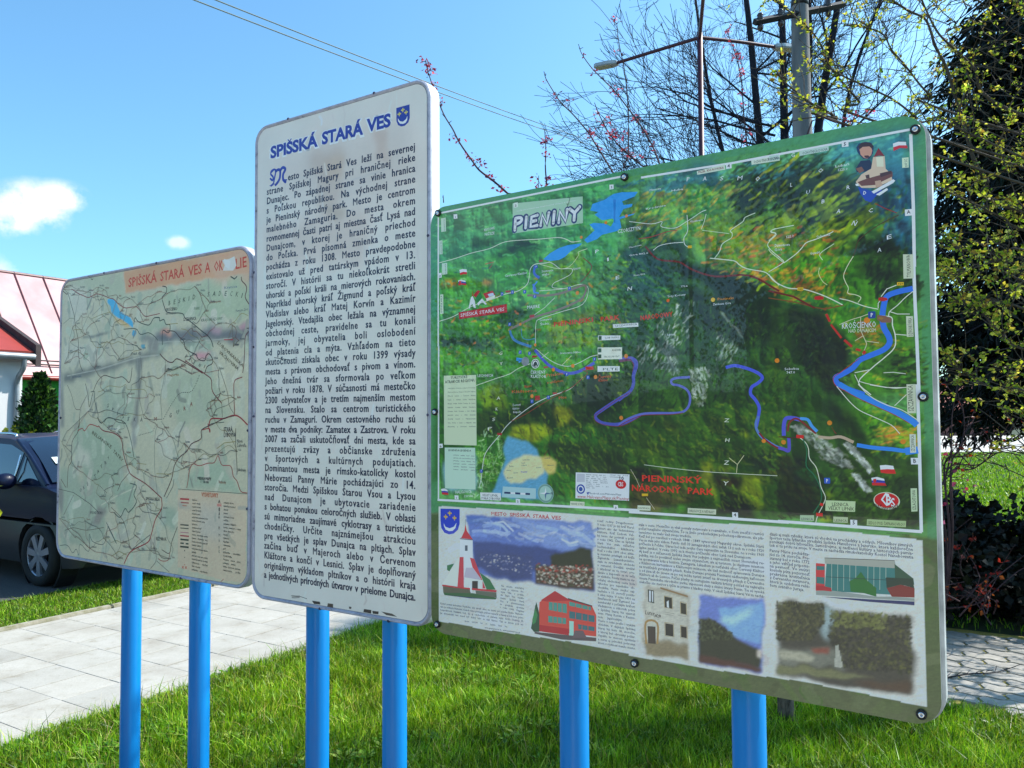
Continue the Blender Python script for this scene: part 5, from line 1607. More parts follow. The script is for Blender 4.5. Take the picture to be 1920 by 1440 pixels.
T 3c4450 8.7 n|9931,7630 10133,7629|Kacwín
O 2c2c30 1.7 0|9871,7650
T 6a3430 8.7 n|11173,7369 11401,7368|Osturňa
O 2c2c30 1.7 0|11116,7388
T 3c4450 8.7 n|12223,7254 12381,7255|Veľká
O 2c2c30 1.7 0|12168,7273
T 3c4450 8.7 n|6359,8959 6673,8947|Franková
O 2c2c30 1.7 0|6291,8982
T 3c4450 8.7 n|6878,9366 7029,9362|Malá
O 2c2c30 1.7 0|6812,9390
T 6a3430 8.7 n|6289,9499 6604,9485|Franková
O 2c2c30 1.7 0|6221,9523
T 3c4450 8.7 n|7718,9886 8017,9870|Jezersko
O 2c2c30 1.7 0|7654,9910
T 3c4450 8.7 n|5958,9960 6310,9946|Hanušovce
O 2c2c30 1.7 0|5889,9984
T 3c4450 8.7 n|4820,10288 5231,10268|Matiašovce
O 2c2c30 1.7 0|4748,10313
T 6a3430 8.7 n|2378,10310 2689,10293|Zálesie
O 2c2c30 1.7 0|2301,10337
T 3c4450 8.7 n|1192,10606 1425,10594|Relov
O 2c2c30 1.7 0|1111,10633
T 3c4450 8.7 n|425,7046 665,7047|Havka
O 2c2c30 1.7 0|342,7069
T 3c4450 8.7 n|746,7257 1127,7255|Lechnica
O 2c2c30 1.7 0|664,7280
T 6a3430 8.7 n|1599,8144 2009,8140|Haligovce
O 2c2c30 1.7 0|1519,8168
T 3c4450 8.7 n|4393,8352 4729,8344|Kamienka
O 2c2c30 1.7 0|4320,8375
T 3c4450 8.7 n|2898,8619 3119,8614|Veľký
O 2c2c30 1.7 0|2822,8643
T 3c4450 8.7 n|3494,9260 3747,9251|Lipník
O 2c2c30 1.7 0|3419,9284
T 6a3430 8.7 n|4498,8777 4834,8766|Stráňany
O 2c2c30 1.7 0|4426,8801
T 3c4450 8.7 n|355,10345 687,10328|Lesnica
O 2c2c30 1.7 0|272,10372
T 3c4450 8.7 n|3833,10918 4175,10895|Jarabina
O 2c2c30 1.7 0|3759,10944
T 3c4450 8.7 n|2808,11414 3200,11389|Litmanová
O 2c2c30 1.7 0|2732,11442
T 6a3430 8.7 n|5112,11010 5439,10987|Hniezdne
O 2c2c30 1.7 0|5041,11036
T 3c4450 8.7 n|4865,11677 5150,11655|Forbasy
O 2c2c30 1.7 0|4794,11704
T 3c4450 8.7 n|6423,11188 6618,11175|Nižné
O 2c2c30 1.7 0|6356,11213
T 3c4450 8.7 n|7790,9526 8088,9512|Ružbachy
O 2c2c30 1.7 0|7726,9549
T 6a3430 8.7 n|8396,11334 8577,11321|Vyšné
O 2c2c30 1.7 0|8333,11359
T 3c4450 8.7 n|5458,7913 5740,7908|Lacková
O 2c2c30 1.7 0|5388,7935
T 3c4450 8.7 n|6065,10636 6339,10619|Toporec
O 2c2c30 1.7 0|5996,10661
T 3c4450 8.7 n|4156,9528 4532,9516|Holumnica
O 2c2c30 1.7 0|4083,9552
L 6a5a48 0.9|184,402 591,308 835,333 1301,512 1509,522
L 7a4a44 1.2|184,402 585,487 1009,519 1827,663 2211,727
L 5c6058 0.9|184,402 371,475 499,571 841,690 866,769
L 84703c 0.9|1509,522 1651,650 1774,605 2081,752 2211,727
L 4c4c50 1.2|1509,522 1326,598 1207,657 1001,750 866,769
L 8a3a3c 0.9|2211,727 2451,657 2595,704 2824,620 3037,602
L 6a5a48 0.9|2211,727 2073,765 1451,796 1246,762 866,769
L 7a4a44 1.2|2211,727 2448,782 2427,895 2483,934 2694,1022
L 5c6058 0.9|3037,602 3227,655 3272,684 3284,671 3448,737
L 84703c 0.9|3037,602 2935,727 2901,826 2681,786 2694,1022
L 4c4c50 1.2|3037,602 3006,763 2938,834 3008,1046 3111,1185
L 8a3a3c 0.9|3448,737 3284,792 3047,771 2784,885 2694,1022
L 6a5a48 0.9|3448,737 3345,891 3424,972 3274,1073 3111,1185
L 7a4a44 1.2|3448,737 3670,857 3780,1047 4374,1049 4506,1161
L 5c6058 0.9|2694,1022 2809,1023 2859,1128 3014,1114 3111,1185
L 84703c 0.9|3111,1185 3184,1408 3315,1436 3336,1795 3487,1841
L 4c4c50 1.2|4506,1161 4727,1254 4819,1231 5082,1194 5370,1288
L 8a3a3c 0.9|4506,1161 4447,1389 4678,1429 4847,1632 4670,1790
L 6a5a48 0.9|5370,1288 5561,1355 5603,1389 5763,1492 5896,1586
L 7a4a44 1.2|5370,1288 5075,1337 4918,1463 4906,1673 4670,1790
L 5c6058 0.9|5896,1586 6104,1583 6284,1601 6587,1617 6767,1614
L 84703c 0.9|5896,1586 5661,1687 5490,1734 5429,1982 5251,1980
L 4c4c50 1.2|5896,1586 6148,1842 6096,1944 6188,2091 6329,2280
L 8a3a3c 0.9|5896,1586 6268,1433 6597,1318 6803,1340 7157,1227
L 6a5a48 0.9|6767,1614 6583,1739 6553,1946 6544,2171 6329,2280
L 7a4a44 1.2|6767,1614 6999,1574 7423,1504 7835,1358 8033,1279
L 5c6058 0.9|6767,1614 6941,1519 6913,1433 7135,1326 7157,1227
L 84703c 0.9|1717,1688 1900,1792 2259,1790 2592,1987 2732,2069
L 4c4c50 1.2|1717,1688 1597,1801 1544,1873 1301,1932 1249,2056
L 8a3a3c 0.9|1717,1688 1809,1841 1784,2086 1940,2390 2068,2522
L 6a5a48 0.9|2732,2069 2977,2022 2955,1969 3367,1871 3487,1841
L 7a4a44 1.2|2732,2069 2530,2112 2203,2295 2166,2435 2068,2522
L 5c6058 0.9|3487,1841 3817,2011 3814,2039 3994,2287 4200,2331
L 84703c 0.9|4670,1790 4772,1835 5002,1919 5113,1922 5251,1980
L 4c4c50 1.2|4670,1790 4699,1947 4756,2058 4309,2178 4200,2331
L 8a3a3c 0.9|5251,1980 5514,2028 5745,2241 6138,2270 6329,2280
L 6a5a48 0.9|1249,2056 1523,2209 1690,2299 1735,2364 2068,2522
L 7a4a44 1.2|1249,2056 1050,2184 1172,2390 1151,2623 894,2757
L 5c6058 0.9|4200,2331 4227,2425 4445,2624 4578,2762 4703,2811
L 84703c 0.9|4200,2331 4137,2450 4054,2559 4150,2828 3976,2935
L 4c4c50 1.2|2068,2522 2419,2599 2520,2842 3025,2898 3122,2988
L 8a3a3c 0.9|2068,2522 1787,2606 1638,2632 1213,2671 894,2757
L 6a5a48 0.9|4703,2811 4479,2818 4317,2885 4202,2861 3976,2935
L 7a4a44 1.2|4703,2811 4843,2855 5156,2931 5410,3069 5615,3144
L 5c6058 0.9|4703,2811 5092,2955 5188,3118 5743,3182 6226,3386
L 84703c 0.9|3122,2988 3289,2998 3582,2947 3763,2979 3976,2935
L 4c4c50 1.2|3122,2988 3328,3065 3258,3150 3407,3133 3535,3230
L 8a3a3c 0.9|3122,2988 3000,3350 2975,3433 2929,3748 2851,3979
L 6a5a48 0.9|3976,2935 3832,3028 3711,3086 3635,3105 3535,3230
L 7a4a44 1.2|3976,2935 4048,3077 4297,3341 4632,3593 4590,3743
L 5c6058 0.9|894,2757 994,2846 1251,2958 1460,3019 1560,3136
L 84703c 0.9|894,2757 837,2877 821,3024 777,3110 745,3213
L 4c4c50 1.2|1560,3136 1290,3178 1208,3192 1018,3225 745,3213
L 8a3a3c 0.9|1560,3136 1734,3212 1711,3275 1838,3367 1996,3413
L 6a5a48 0.9|1560,3136 1322,3232 1088,3454 916,3622 438,3694
L 7a4a44 1.2|3535,3230 3370,3446 3043,3637 3025,3816 2851,3979
L 5c6058 0.9|3535,3230 3769,3378 3987,3508 4327,3540 4590,3743
L 84703c 0.9|745,3213 889,3291 1230,3196 1664,3280 1996,3413
L 4c4c50 1.2|745,3213 716,3345 586,3514 509,3587 438,3694
L 8a3a3c 0.9|1996,3413 1704,3534 1433,3423 756,3583 438,3694
L 6a5a48 0.9|1996,3413 2042,3494 2418,3672 2577,3831 2851,3979
L 7a4a44 1.2|2851,3979 3160,4287 3413,4441 3315,4769 3672,4983
L 5c6058 0.9|4590,3743 4801,3570 5154,3374 5685,3369 5615,3144
L 84703c 0.9|4590,3743 4927,3683 5404,3615 5698,3438 6226,3386
L 4c4c50 1.2|5615,3144 5877,3202 5967,3230 6048,3333 6226,3386
L 8a3a3c 0.9|8033,1279 7906,1311 7637,1240 7397,1206 7157,1227
L 6a5a48 0.9|8033,1279 8426,1266 8665,1218 9285,1299 9619,1203
L 7a4a44 1.2|8757,3177 8812,3079 8934,3045 9383,2767 9490,2768
L 5c6058 0.9|8757,3177 8975,3261 9306,3168 9644,3284 9943,3289
L 84703c 0.9|8757,3177 8910,3286 9165,3473 9257,3623 9431,3798
L 4c4c50 1.2|9619,1203 9665,1223 9761,1294 9847,1409 9905,1442
L 8a3a3c 0.9|9619,1203 9850,1384 10036,1579 10187,1601 10549,1903
L 6a5a48 0.9|9905,1442 10035,1501 10216,1629 10430,1771 10549,1903
L 7a4a44 1.2|9905,1442 10065,1722 10082,1790 10278,2069 10240,2223
L 5c6058 0.9|10549,1903 10419,1997 10432,2051 10306,2185 10240,2223
L 84703c 0.9|10240,2223 10312,2319 10601,2512 10652,2562 10916,2735
L 4c4c50 1.2|10240,2223 10177,2236 9791,2596 9540,2511 9490,2768
L 8a3a3c 0.9|10916,2735 10760,2854 10535,2949 10377,3091 10100,3124
L 6a5a48 0.9|10916,2735 11185,2683 11534,2721 11467,2686 11826,2794
L 7a4a44 1.2|9490,2768 9594,2885 9752,2887 10006,3060 10100,3124
L 5c6058 0.9|9490,2768 9527,2943 9528,3023 9857,3156 9943,3289
L 84703c 0.9|10100,3124 10040,3166 10018,3171 9968,3257 9943,3289
L 4c4c50 1.2|9943,3289 9796,3458 9746,3497 9643,3690 9431,3798
L 8a3a3c 0.9|9943,3289 10250,3514 10479,3640 10365,3906 10744,3988
L 6a5a48 0.9|12205,3372 12135,3399 12086,3468 11954,3516 11913,3560
L 7a4a44 1.2|12205,3372 12032,3244 12068,3107 12033,2925 11826,2794
L 5c6058 0.9|12205,3372 12088,3430 12100,3454 11980,3514 11913,3568
L 84703c 0.9|11913,3560 11985,3252 11614,3320 11854,2856 11826,2794
L 4c4c50 1.2|11913,3560 11913,3562 11913,3564 11913,3566 11913,3568
L 8a3a3c 0.9|9431,3798 9336,3910 9228,3927 8948,4077 8780,4159
L 6a5a48 0.9|9431,3798 9788,3995 10121,3888 10467,4006 10744,3988
L 7a4a44 1.2|9431,3798 9514,4020 9607,4123 9533,4312 9517,4464
L 5c6058 0.9|9431,3798 9104,3826 9119,4043 8946,4135 8794,4174
L 84703c 0.9|8780,4159 8694,4202 8287,4249 8051,4211 7936,4297
L 4c4c50 1.2|8780,4159 8550,4205 8315,4285 8016,4187 7888,4316
L 8a3a3c 0.9|8780,4159 9162,4204 9139,4337 9359,4382 9517,4464
L 6a5a48 0.9|8780,4159 8783,4163 8783,4165 8790,4171 8794,4174
L 7a4a44 1.2|7936,4297 7926,4302 7912,4308 7906,4310 7888,4316
L 5c6058 0.9|7936,4297 8201,4214 8291,4272 8584,4237 8794,4174
L 84703c 0.9|10744,3988 10845,4092 10917,4136 11027,4279 11099,4373
L 4c4c50 1.2|11099,4373 11081,4565 11127,4703 11125,4971 11212,5212
L 8a3a3c 0.9|11099,4373 10752,4412 10142,4442 10083,4366 9517,4464
L 6a5a48 0.9|11826,2794 11849,2940 11868,3185 11897,3301 11913,3568
L 7a4a44 1.2|7888,4316 7447,4563 7059,4449 6573,4491 6167,4518
L 5c6058 0.9|7888,4316 8177,4323 8313,4197 8417,4158 8794,4174
L 84703c 0.9|6167,4518 6545,4651 6594,4820 6955,4935 7152,5247
L 4c4c50 1.2|6167,4518 6020,4647 5608,4766 5563,4994 5282,5168
L 8a3a3c 0.9|7152,5247 6800,5136 6610,5283 5601,5267 5282,5168
L 6a5a48 0.9|7152,5247 7015,5433 6789,5528 6670,5753 6474,5946
L 7a4a44 1.2|5282,5168 5325,5316 5250,5597 5100,5764 5030,5943
L 5c6058 0.9|5282,5168 5169,5056 4428,5082 4089,4993 3672,4983
L 84703c 0.9|5030,5943 5315,5965 5463,5889 6051,5964 6474,5946
L 4c4c50 1.2|5030,5943 4555,5854 3841,5732 3135,5849 2413,5775
L 8a3a3c 0.9|5030,5943 4622,6033 4426,6298 4171,6392 3886,6446
L 6a5a48 0.9|5030,5943 4868,6035 5144,6446 4777,6535 4629,6695
L 7a4a44 1.2|6474,5946 6897,6183 7240,6280 7422,6427 7726,6494
L 5c6058 0.9|2413,5775 2625,5671 2928,5299 3603,5046 3672,4983
L 84703c 0.9|2413,5775 2649,5988 3238,6109 3377,6169 3886,6446
L 4c4c50 1.2|2413,5775 2126,5933 965,6539 759,6627 340,7069
L 8a3a3c 0.9|2413,5775 2026,6066 1539,6518 1217,6659 663,7281
L 6a5a48 0.9|10621,5508 10800,5452 11034,5350 11074,5358 11212,5212
L 7a4a44 1.2|10621,5508 10658,5650 10647,5731 10736,5862 10780,6049
L 5c6058 0.9|10621,5508 10504,5557 10447,5673 10486,5745 10399,5812
L 84703c 0.9|10621,5508 11000,5455 11241,5490 11771,5373 12088,5434
L 4c4c50 1.2|11212,5212 10951,5325 10860,5555 10981,5760 10780,6049
L 8a3a3c 0.9|11212,5212 11096,5385 10888,5548 10665,5686 10399,5812
L 6a5a48 0.9|11212,5212 11398,5286 11802,5298 11850,5348 12088,5434
L 7a4a44 1.2|10780,6049 10615,6003 10560,5881 10462,5830 10399,5812
L 5c6058 0.9|10780,6049 11006,5788 11593,5649 11688,5603 12088,5434
L 84703c 0.9|10780,6049 11223,6500 11582,6571 12043,7060 12169,7274
L 4c4c50 1.2|9517,4464 9380,4429 9165,4322 8811,4210 8794,4174
L 8a3a3c 0.9|3886,6446 4173,6565 4586,6699 4725,6713 4999,6893
L 6a5a48 0.9|3886,6446 4030,6504 4194,6591 4467,6608 4629,6695
L 7a4a44 1.2|4999,6893 4918,6877 4801,6789 4718,6722 4629,6695
L 5c6058 0.9|4999,6893 5030,7020 5062,7190 5022,7261 5196,7491
L 84703c 0.9|5196,7491 5341,7544 5542,7621 5818,7647 5907,7672
L 4c4c50 1.2|5196,7491 5293,7588 5343,7732 5368,7818 5387,7935
L 8a3a3c 0.9|5907,7672 6227,7843 6198,7975 6266,8058 6608,8139
L 6a5a48 0.9|5907,7672 5805,7704 5612,7834 5560,7833 5387,7935
L 7a4a44 1.2|6608,8139 6874,8203 7040,8291 7518,8338 7856,8330
L 5c6058 0.9|6608,8139 6524,8330 6607,8623 6406,8754 6289,8981
L 84703c 0.9|6608,8139 6419,8098 6055,8080 5652,7923 5387,7935
L 4c4c50 1.2|7247,6957 7406,6885 7446,6780 7727,6665 7726,6494
L 8a3a3c 0.9|7247,6957 7406,7003 7912,6897 8159,6779 8462,6843
L 6a5a48 0.9|7247,6957 7638,7099 7788,7412 7894,7524 8323,7649
L 7a4a44 1.2|7726,6494 7883,6554 7999,6670 8118,6757 8462,6843
L 5c6058 0.9|8462,6843 8692,6953 8845,6943 8929,7017 9094,7020
L 84703c 0.9|9094,7020 8924,7243 8761,7338 8628,7654 8323,7649
L 4c4c50 1.2|9094,7020 9222,7201 9190,7336 9004,7538 8956,7771
L 8a3a3c 0.9|9094,7020 9266,7107 9576,7338 9796,7392 9871,7650
L 6a5a48 0.9|9094,7020 9447,7210 10117,7236 10614,7413 11114,7389
L 7a4a44 1.2|8323,7649 8542,7669 8685,7664 8760,7728 8956,7771
L 5c6058 0.9|8323,7649 8224,7772 8097,7995 7913,8141 7856,8330
L 84703c 0.9|8323,7649 8468,7675 8697,7877 8968,7974 9115,7953
L 4c4c50 1.2|8956,7771 8938,7821 9004,7845 9091,7913 9115,7953
L 8a3a3c 0.9|8956,7771 9141,7785 9276,7702 9617,7736 9871,7650
L 6a5a48 0.9|7856,8330 8029,8257 8455,8112 8675,8078 9115,7953
L 7a4a44 1.2|9115,7953 9247,7878 9551,7805 9723,7760 9871,7650
L 5c6058 0.9|9871,7650 10174,7576 10512,7570 10898,7408 11114,7389
L 84703c 0.9|9871,7650 10309,7392 10813,7484 11668,7073 12169,7274
L 4c4c50 1.2|11114,7389 11321,7433 11569,7386 11814,7251 12169,7274
L 8a3a3c 0.9|6289,8981 6435,9141 6533,9176 6683,9258 6811,9390
L 6a5a48 0.9|6289,8981 6097,9147 6163,9278 6305,9381 6222,9523
L 7a4a44 1.2|6811,9390 6629,9397 6540,9400 6406,9513 6222,9523
L 5c6058 0.9|6811,9390 7041,9501 7033,9725 7607,9738 7653,9910
L 84703c 0.9|6811,9390 6939,9366 7224,9356 7410,9516 7726,9549
L 4c4c50 1.2|6222,9523 6523,9708 7030,9726 7396,9782 7653,9910
L 8a3a3c 0.9|6222,9523 6005,9613 5995,9763 5970,9905 5888,9983
L 6a5a48 0.9|6222,9523 6635,9360 6927,9581 7316,9640 7726,9549
L 7a4a44 1.2|7653,9910 7727,9856 7731,9746 7714,9602 7726,9549
L 5c6058 0.9|7653,9910 7999,10183 8160,10629 8497,10957 8333,11360
L 84703c 0.9|5888,9983 5398,10105 5369,10126 5165,10214 4747,10314
L 4c4c50 1.2|5888,9983 5835,10174 6047,10295 5913,10585 5996,10661
L 8a3a3c 0.9|4747,10314 4659,10456 4088,10626 3942,10723 3761,10943
L 6a5a48 0.9|4747,10314 4810,10500 4849,10630 4979,10908 5040,11037
L 7a4a44 1.2|4747,10314 4634,10134 4544,9868 4202,9856 4083,9553
L 5c6058 0.9|2299,10337 2110,10419 1778,10419 1432,10593 1111,10633
L 84703c 0.9|2299,10337 2073,10216 1018,10381 1066,10499 271,10371
L 4c4c50 1.2|2299,10337 2811,10472 3300,10551 3626,10724 3761,10943
L 8a3a3c 0.9|2299,10337 2387,10593 2427,10968 2687,11220 2732,11441
L 6a5a48 0.9|1111,10633 1007,10541 692,10404 654,10443 271,10371
L 7a4a44 1.2|1111,10633 1358,10776 1895,10941 2381,11306 2732,11441
L 5c6058 0.9|340,7069 401,7141 492,7213 559,7228 663,7281
L 84703c 0.9|340,7069 698,7491 838,7693 1147,8031 1519,8168
L 4c4c50 1.2|663,7281 1038,7471 1180,7545 1159,7879 1519,8168
L 8a3a3c 0.9|1519,8168 1864,8299 2131,8352 2500,8541 2821,8642
L 6a5a48 0.9|4320,8376 3827,8316 3550,8463 3281,8568 2821,8642
L 7a4a44 1.2|4320,8376 4268,8451 4449,8634 4379,8742 4427,8800
L 5c6058 0.9|4320,8376 4741,8247 4727,8170 5080,8007 5387,7935
L 84703c 0.9|2821,8642 3123,8787 3310,8818 3156,9133 3419,9284
L 4c4c50 1.2|3419,9284 3864,9249 3757,9032 4045,8904 4427,8800
L 8a3a3c 0.9|3419,9284 3566,9369 3796,9359 3922,9448 4083,9553
L 6a5a48 0.9|4427,8800 4308,8945 4401,9169 4202,9282 4083,9553
L 7a4a44 1.2|271,10371 696,10605 1580,11093 1670,11028 2732,11441
L 5c6058 0.9|3761,10943 3440,11097 3205,11145 3054,11319 2732,11441
L 84703c 0.9|3761,10943 4121,10918 4306,11077 4676,10963 5040,11037
L 4c4c50 1.2|3761,10943 4092,11093 4342,11229 4659,11477 4792,11705
L 8a3a3c 0.9|2732,11441 3191,11547 3754,11545 4346,11591 4792,11705
L 6a5a48 0.9|5040,11037 4941,11239 4736,11498 4935,11637 4792,11705
L 7a4a44 1.2|5040,11037 5501,11022 5737,11209 6174,11134 6354,11213
L 5c6058 0.9|5040,11037 5368,10933 5520,10904 5860,10774 5996,10661
L 84703c 0.9|4792,11705 5232,11478 5472,11391 5997,11301 6354,11213
L 4c4c50 1.2|6354,11213 7041,11154 7516,11157 7797,11362 8333,11360
L 8a3a3c 0.9|6354,11213 6136,11175 6118,10950 6327,10768 5996,10661
L 6a5a48 0.9|8333,11360 7439,11252 7151,11192 6648,10927 5996,10661
"""
TEXT_MID = """
esto Spišská Stará Ves leží na severnej
strane Spišskej Magury pri hraničnej rieke
Dunajec. Po západnej strane sa vinie hranica
s Poľskou republikou. Na východnej strane
je Pieninský národný park. Mesto je centrom
malebného Zamaguria. Do mesta okrem
rovnomennej časti patrí aj miestna časť Lysá nad
Dunajcom, v ktorej je hraničný priechod
do Poľska. Prvá písomná zmienka o meste
pochádza z roku 1308. Mesto pravdepodobne
existovalo už pred tatárskym vpádom v 13.
storočí. V histórii sa tu niekoľkokrát stretli
uhorskí a poľskí králi na mierových rokovaniach.
Napríklad uhorský kráľ Žigmund a poľský kráľ
Vladislav alebo kráľ Matej Korvín a Kazimír
Jagelovský. Vtedajšia obec ležala na významnej
obchodnej ceste, pravidelne sa tu konali
jarmoky, jej obyvatelia boli oslobodení
od platenia cla a mýta. Vzhľadom na tieto
skutočnosti získala obec v roku 1399 výsady
mesta s právom obchodovať s pivom a vínom.
Jeho dnešná tvár sa sformovala po veľkom
požiari v roku 1878. V súčasnosti má mestečko
2300 obyvateľov a je tretím najmenším mestom
na Slovensku. Stalo sa centrom turistického
ruchu v Zamagurí. Okrem cestovného ruchu sú
v meste dva podniky: Zamatex a Zastrova. V roku
2007 sa začali uskutočňovať dni mesta, kde sa
prezentujú zväzy a občianske združenia
v športových a kultúrnych podujatiach.
Dominantou mesta je rímsko-katolícky kostol
Nebovzati Panny Márie pochádzajúci zo 14.
storočia. Medzi Spišskou Starou Vsou a Lysou
nad Dunajcom je ubytovacie zariadenie
s bohatou ponukou celoročných služieb. V oblasti
sú mimoriadne zaujímavé cyklotrasy a turistické
chodníčky. Určite najznámejšou atrakciou
pre všetkých je splav Dunajca na pltiach. Splav
začína buď v Majeroch alebo v Červenom
Kláštore a končí v Lesnici. Splav je doplňovaný
originálnym výkladom pltníkov a o histórii kraja
a jednotlivých prírodných útvarov v prielome Dunajca.
"""

# ------------------------------------------------------------------ glyphs
class Glyphs:
    def __init__(s):
        s.cache = {}
        s.cu = bpy.data.curves.new('glyph_source', 'FONT'); s.ob = bpy.data.objects.new('glyph_source', s.cu)
        COL.objects.link(s.ob)
    def raw(s, txt, off, res):
        s.cu.body = txt; s.cu.offset = off; s.cu.resolution_u = res
        dg = bpy.context.evaluated_depsgraph_get(); dg.update()
        e = s.ob.evaluated_get(dg); me = e.to_mesh()
        n = len(me.vertices); v = np.zeros(n * 3); me.vertices.foreach_get('co', v)
        me.calc_loop_triangles(); t = np.zeros(len(me.loop_triangles) * 3, np.int32)
        if len(t): me.loop_triangles.foreach_get('vertices', t)
        e.to_mesh_clear()
        return v.reshape(-1, 3)[:, :2].copy(), t.reshape(-1, 3).copy()
    def get(s, ch, off=0.0, res=1):
        if ch == 'M': off = 0.0
        elif off > 0.016 and ch.islower(): off = 0.016
        if ch == 'Š' and off > 0.015:
            v, t, a = s.get('S', off, res); o = off
            c = np.array([(-.13 - o, .17 + o), (-.13 + .05, .17 + o), (0, .10), (.13 - .05, .17 + o), (.13 + o, .17 + o), (.045, .035), (-.045, .035)]) * (1, .9) + ((v[:, 0].min() + v[:, 0].max()) / 2, CAP)
            n = len(v)
            return np.vstack([v, c]), np.vstack([t, np.array([(0, 1, 6), (1, 2, 6), (2, 5, 6), (2, 3, 5), (3, 4, 5)]) + n]), a
        k = (ch, off, res)
        if k not in s.cache:
            if ch == ' ': s.cache[k] = (np.zeros((0, 2)), np.zeros((0, 3), int), 0.30)
            else:
                v, t = s.raw(ch, off, res); v2, _ = s.raw(ch + '|', off, res)
                adv = v2[:, 0].max() - 0.168 - off
                s.cache[k] = (v, t, adv)
        return s.cache[k]
    def line(s, txt, off=0.0, res=1, track=0.0, wordgap=0.0):
        x = 0; V = []; T = []; n = 0
        for ch in txt:
            v, t, a = s.get(ch, off, res)
            if len(v): V.append(v + (x, 0)); T.append(t + n); n += len(v)
            x += a + track + (wordgap if ch == ' ' else 0)
        if not V: return np.zeros((0, 2)), np.zeros((0, 3), int), 0
        return np.vstack(V), np.vstack(T), x - track
    def done(s):
        bpy.data.objects.remove(s.ob); bpy.data.curves.remove(s.cu)
GL = Glyphs()
CAP = 0.682
STY = {'n': (0.004, 0.0), 'b': (0.018, 0.0), 'i': (0.006, 0.20), 'c': (0.016, 0.0)}

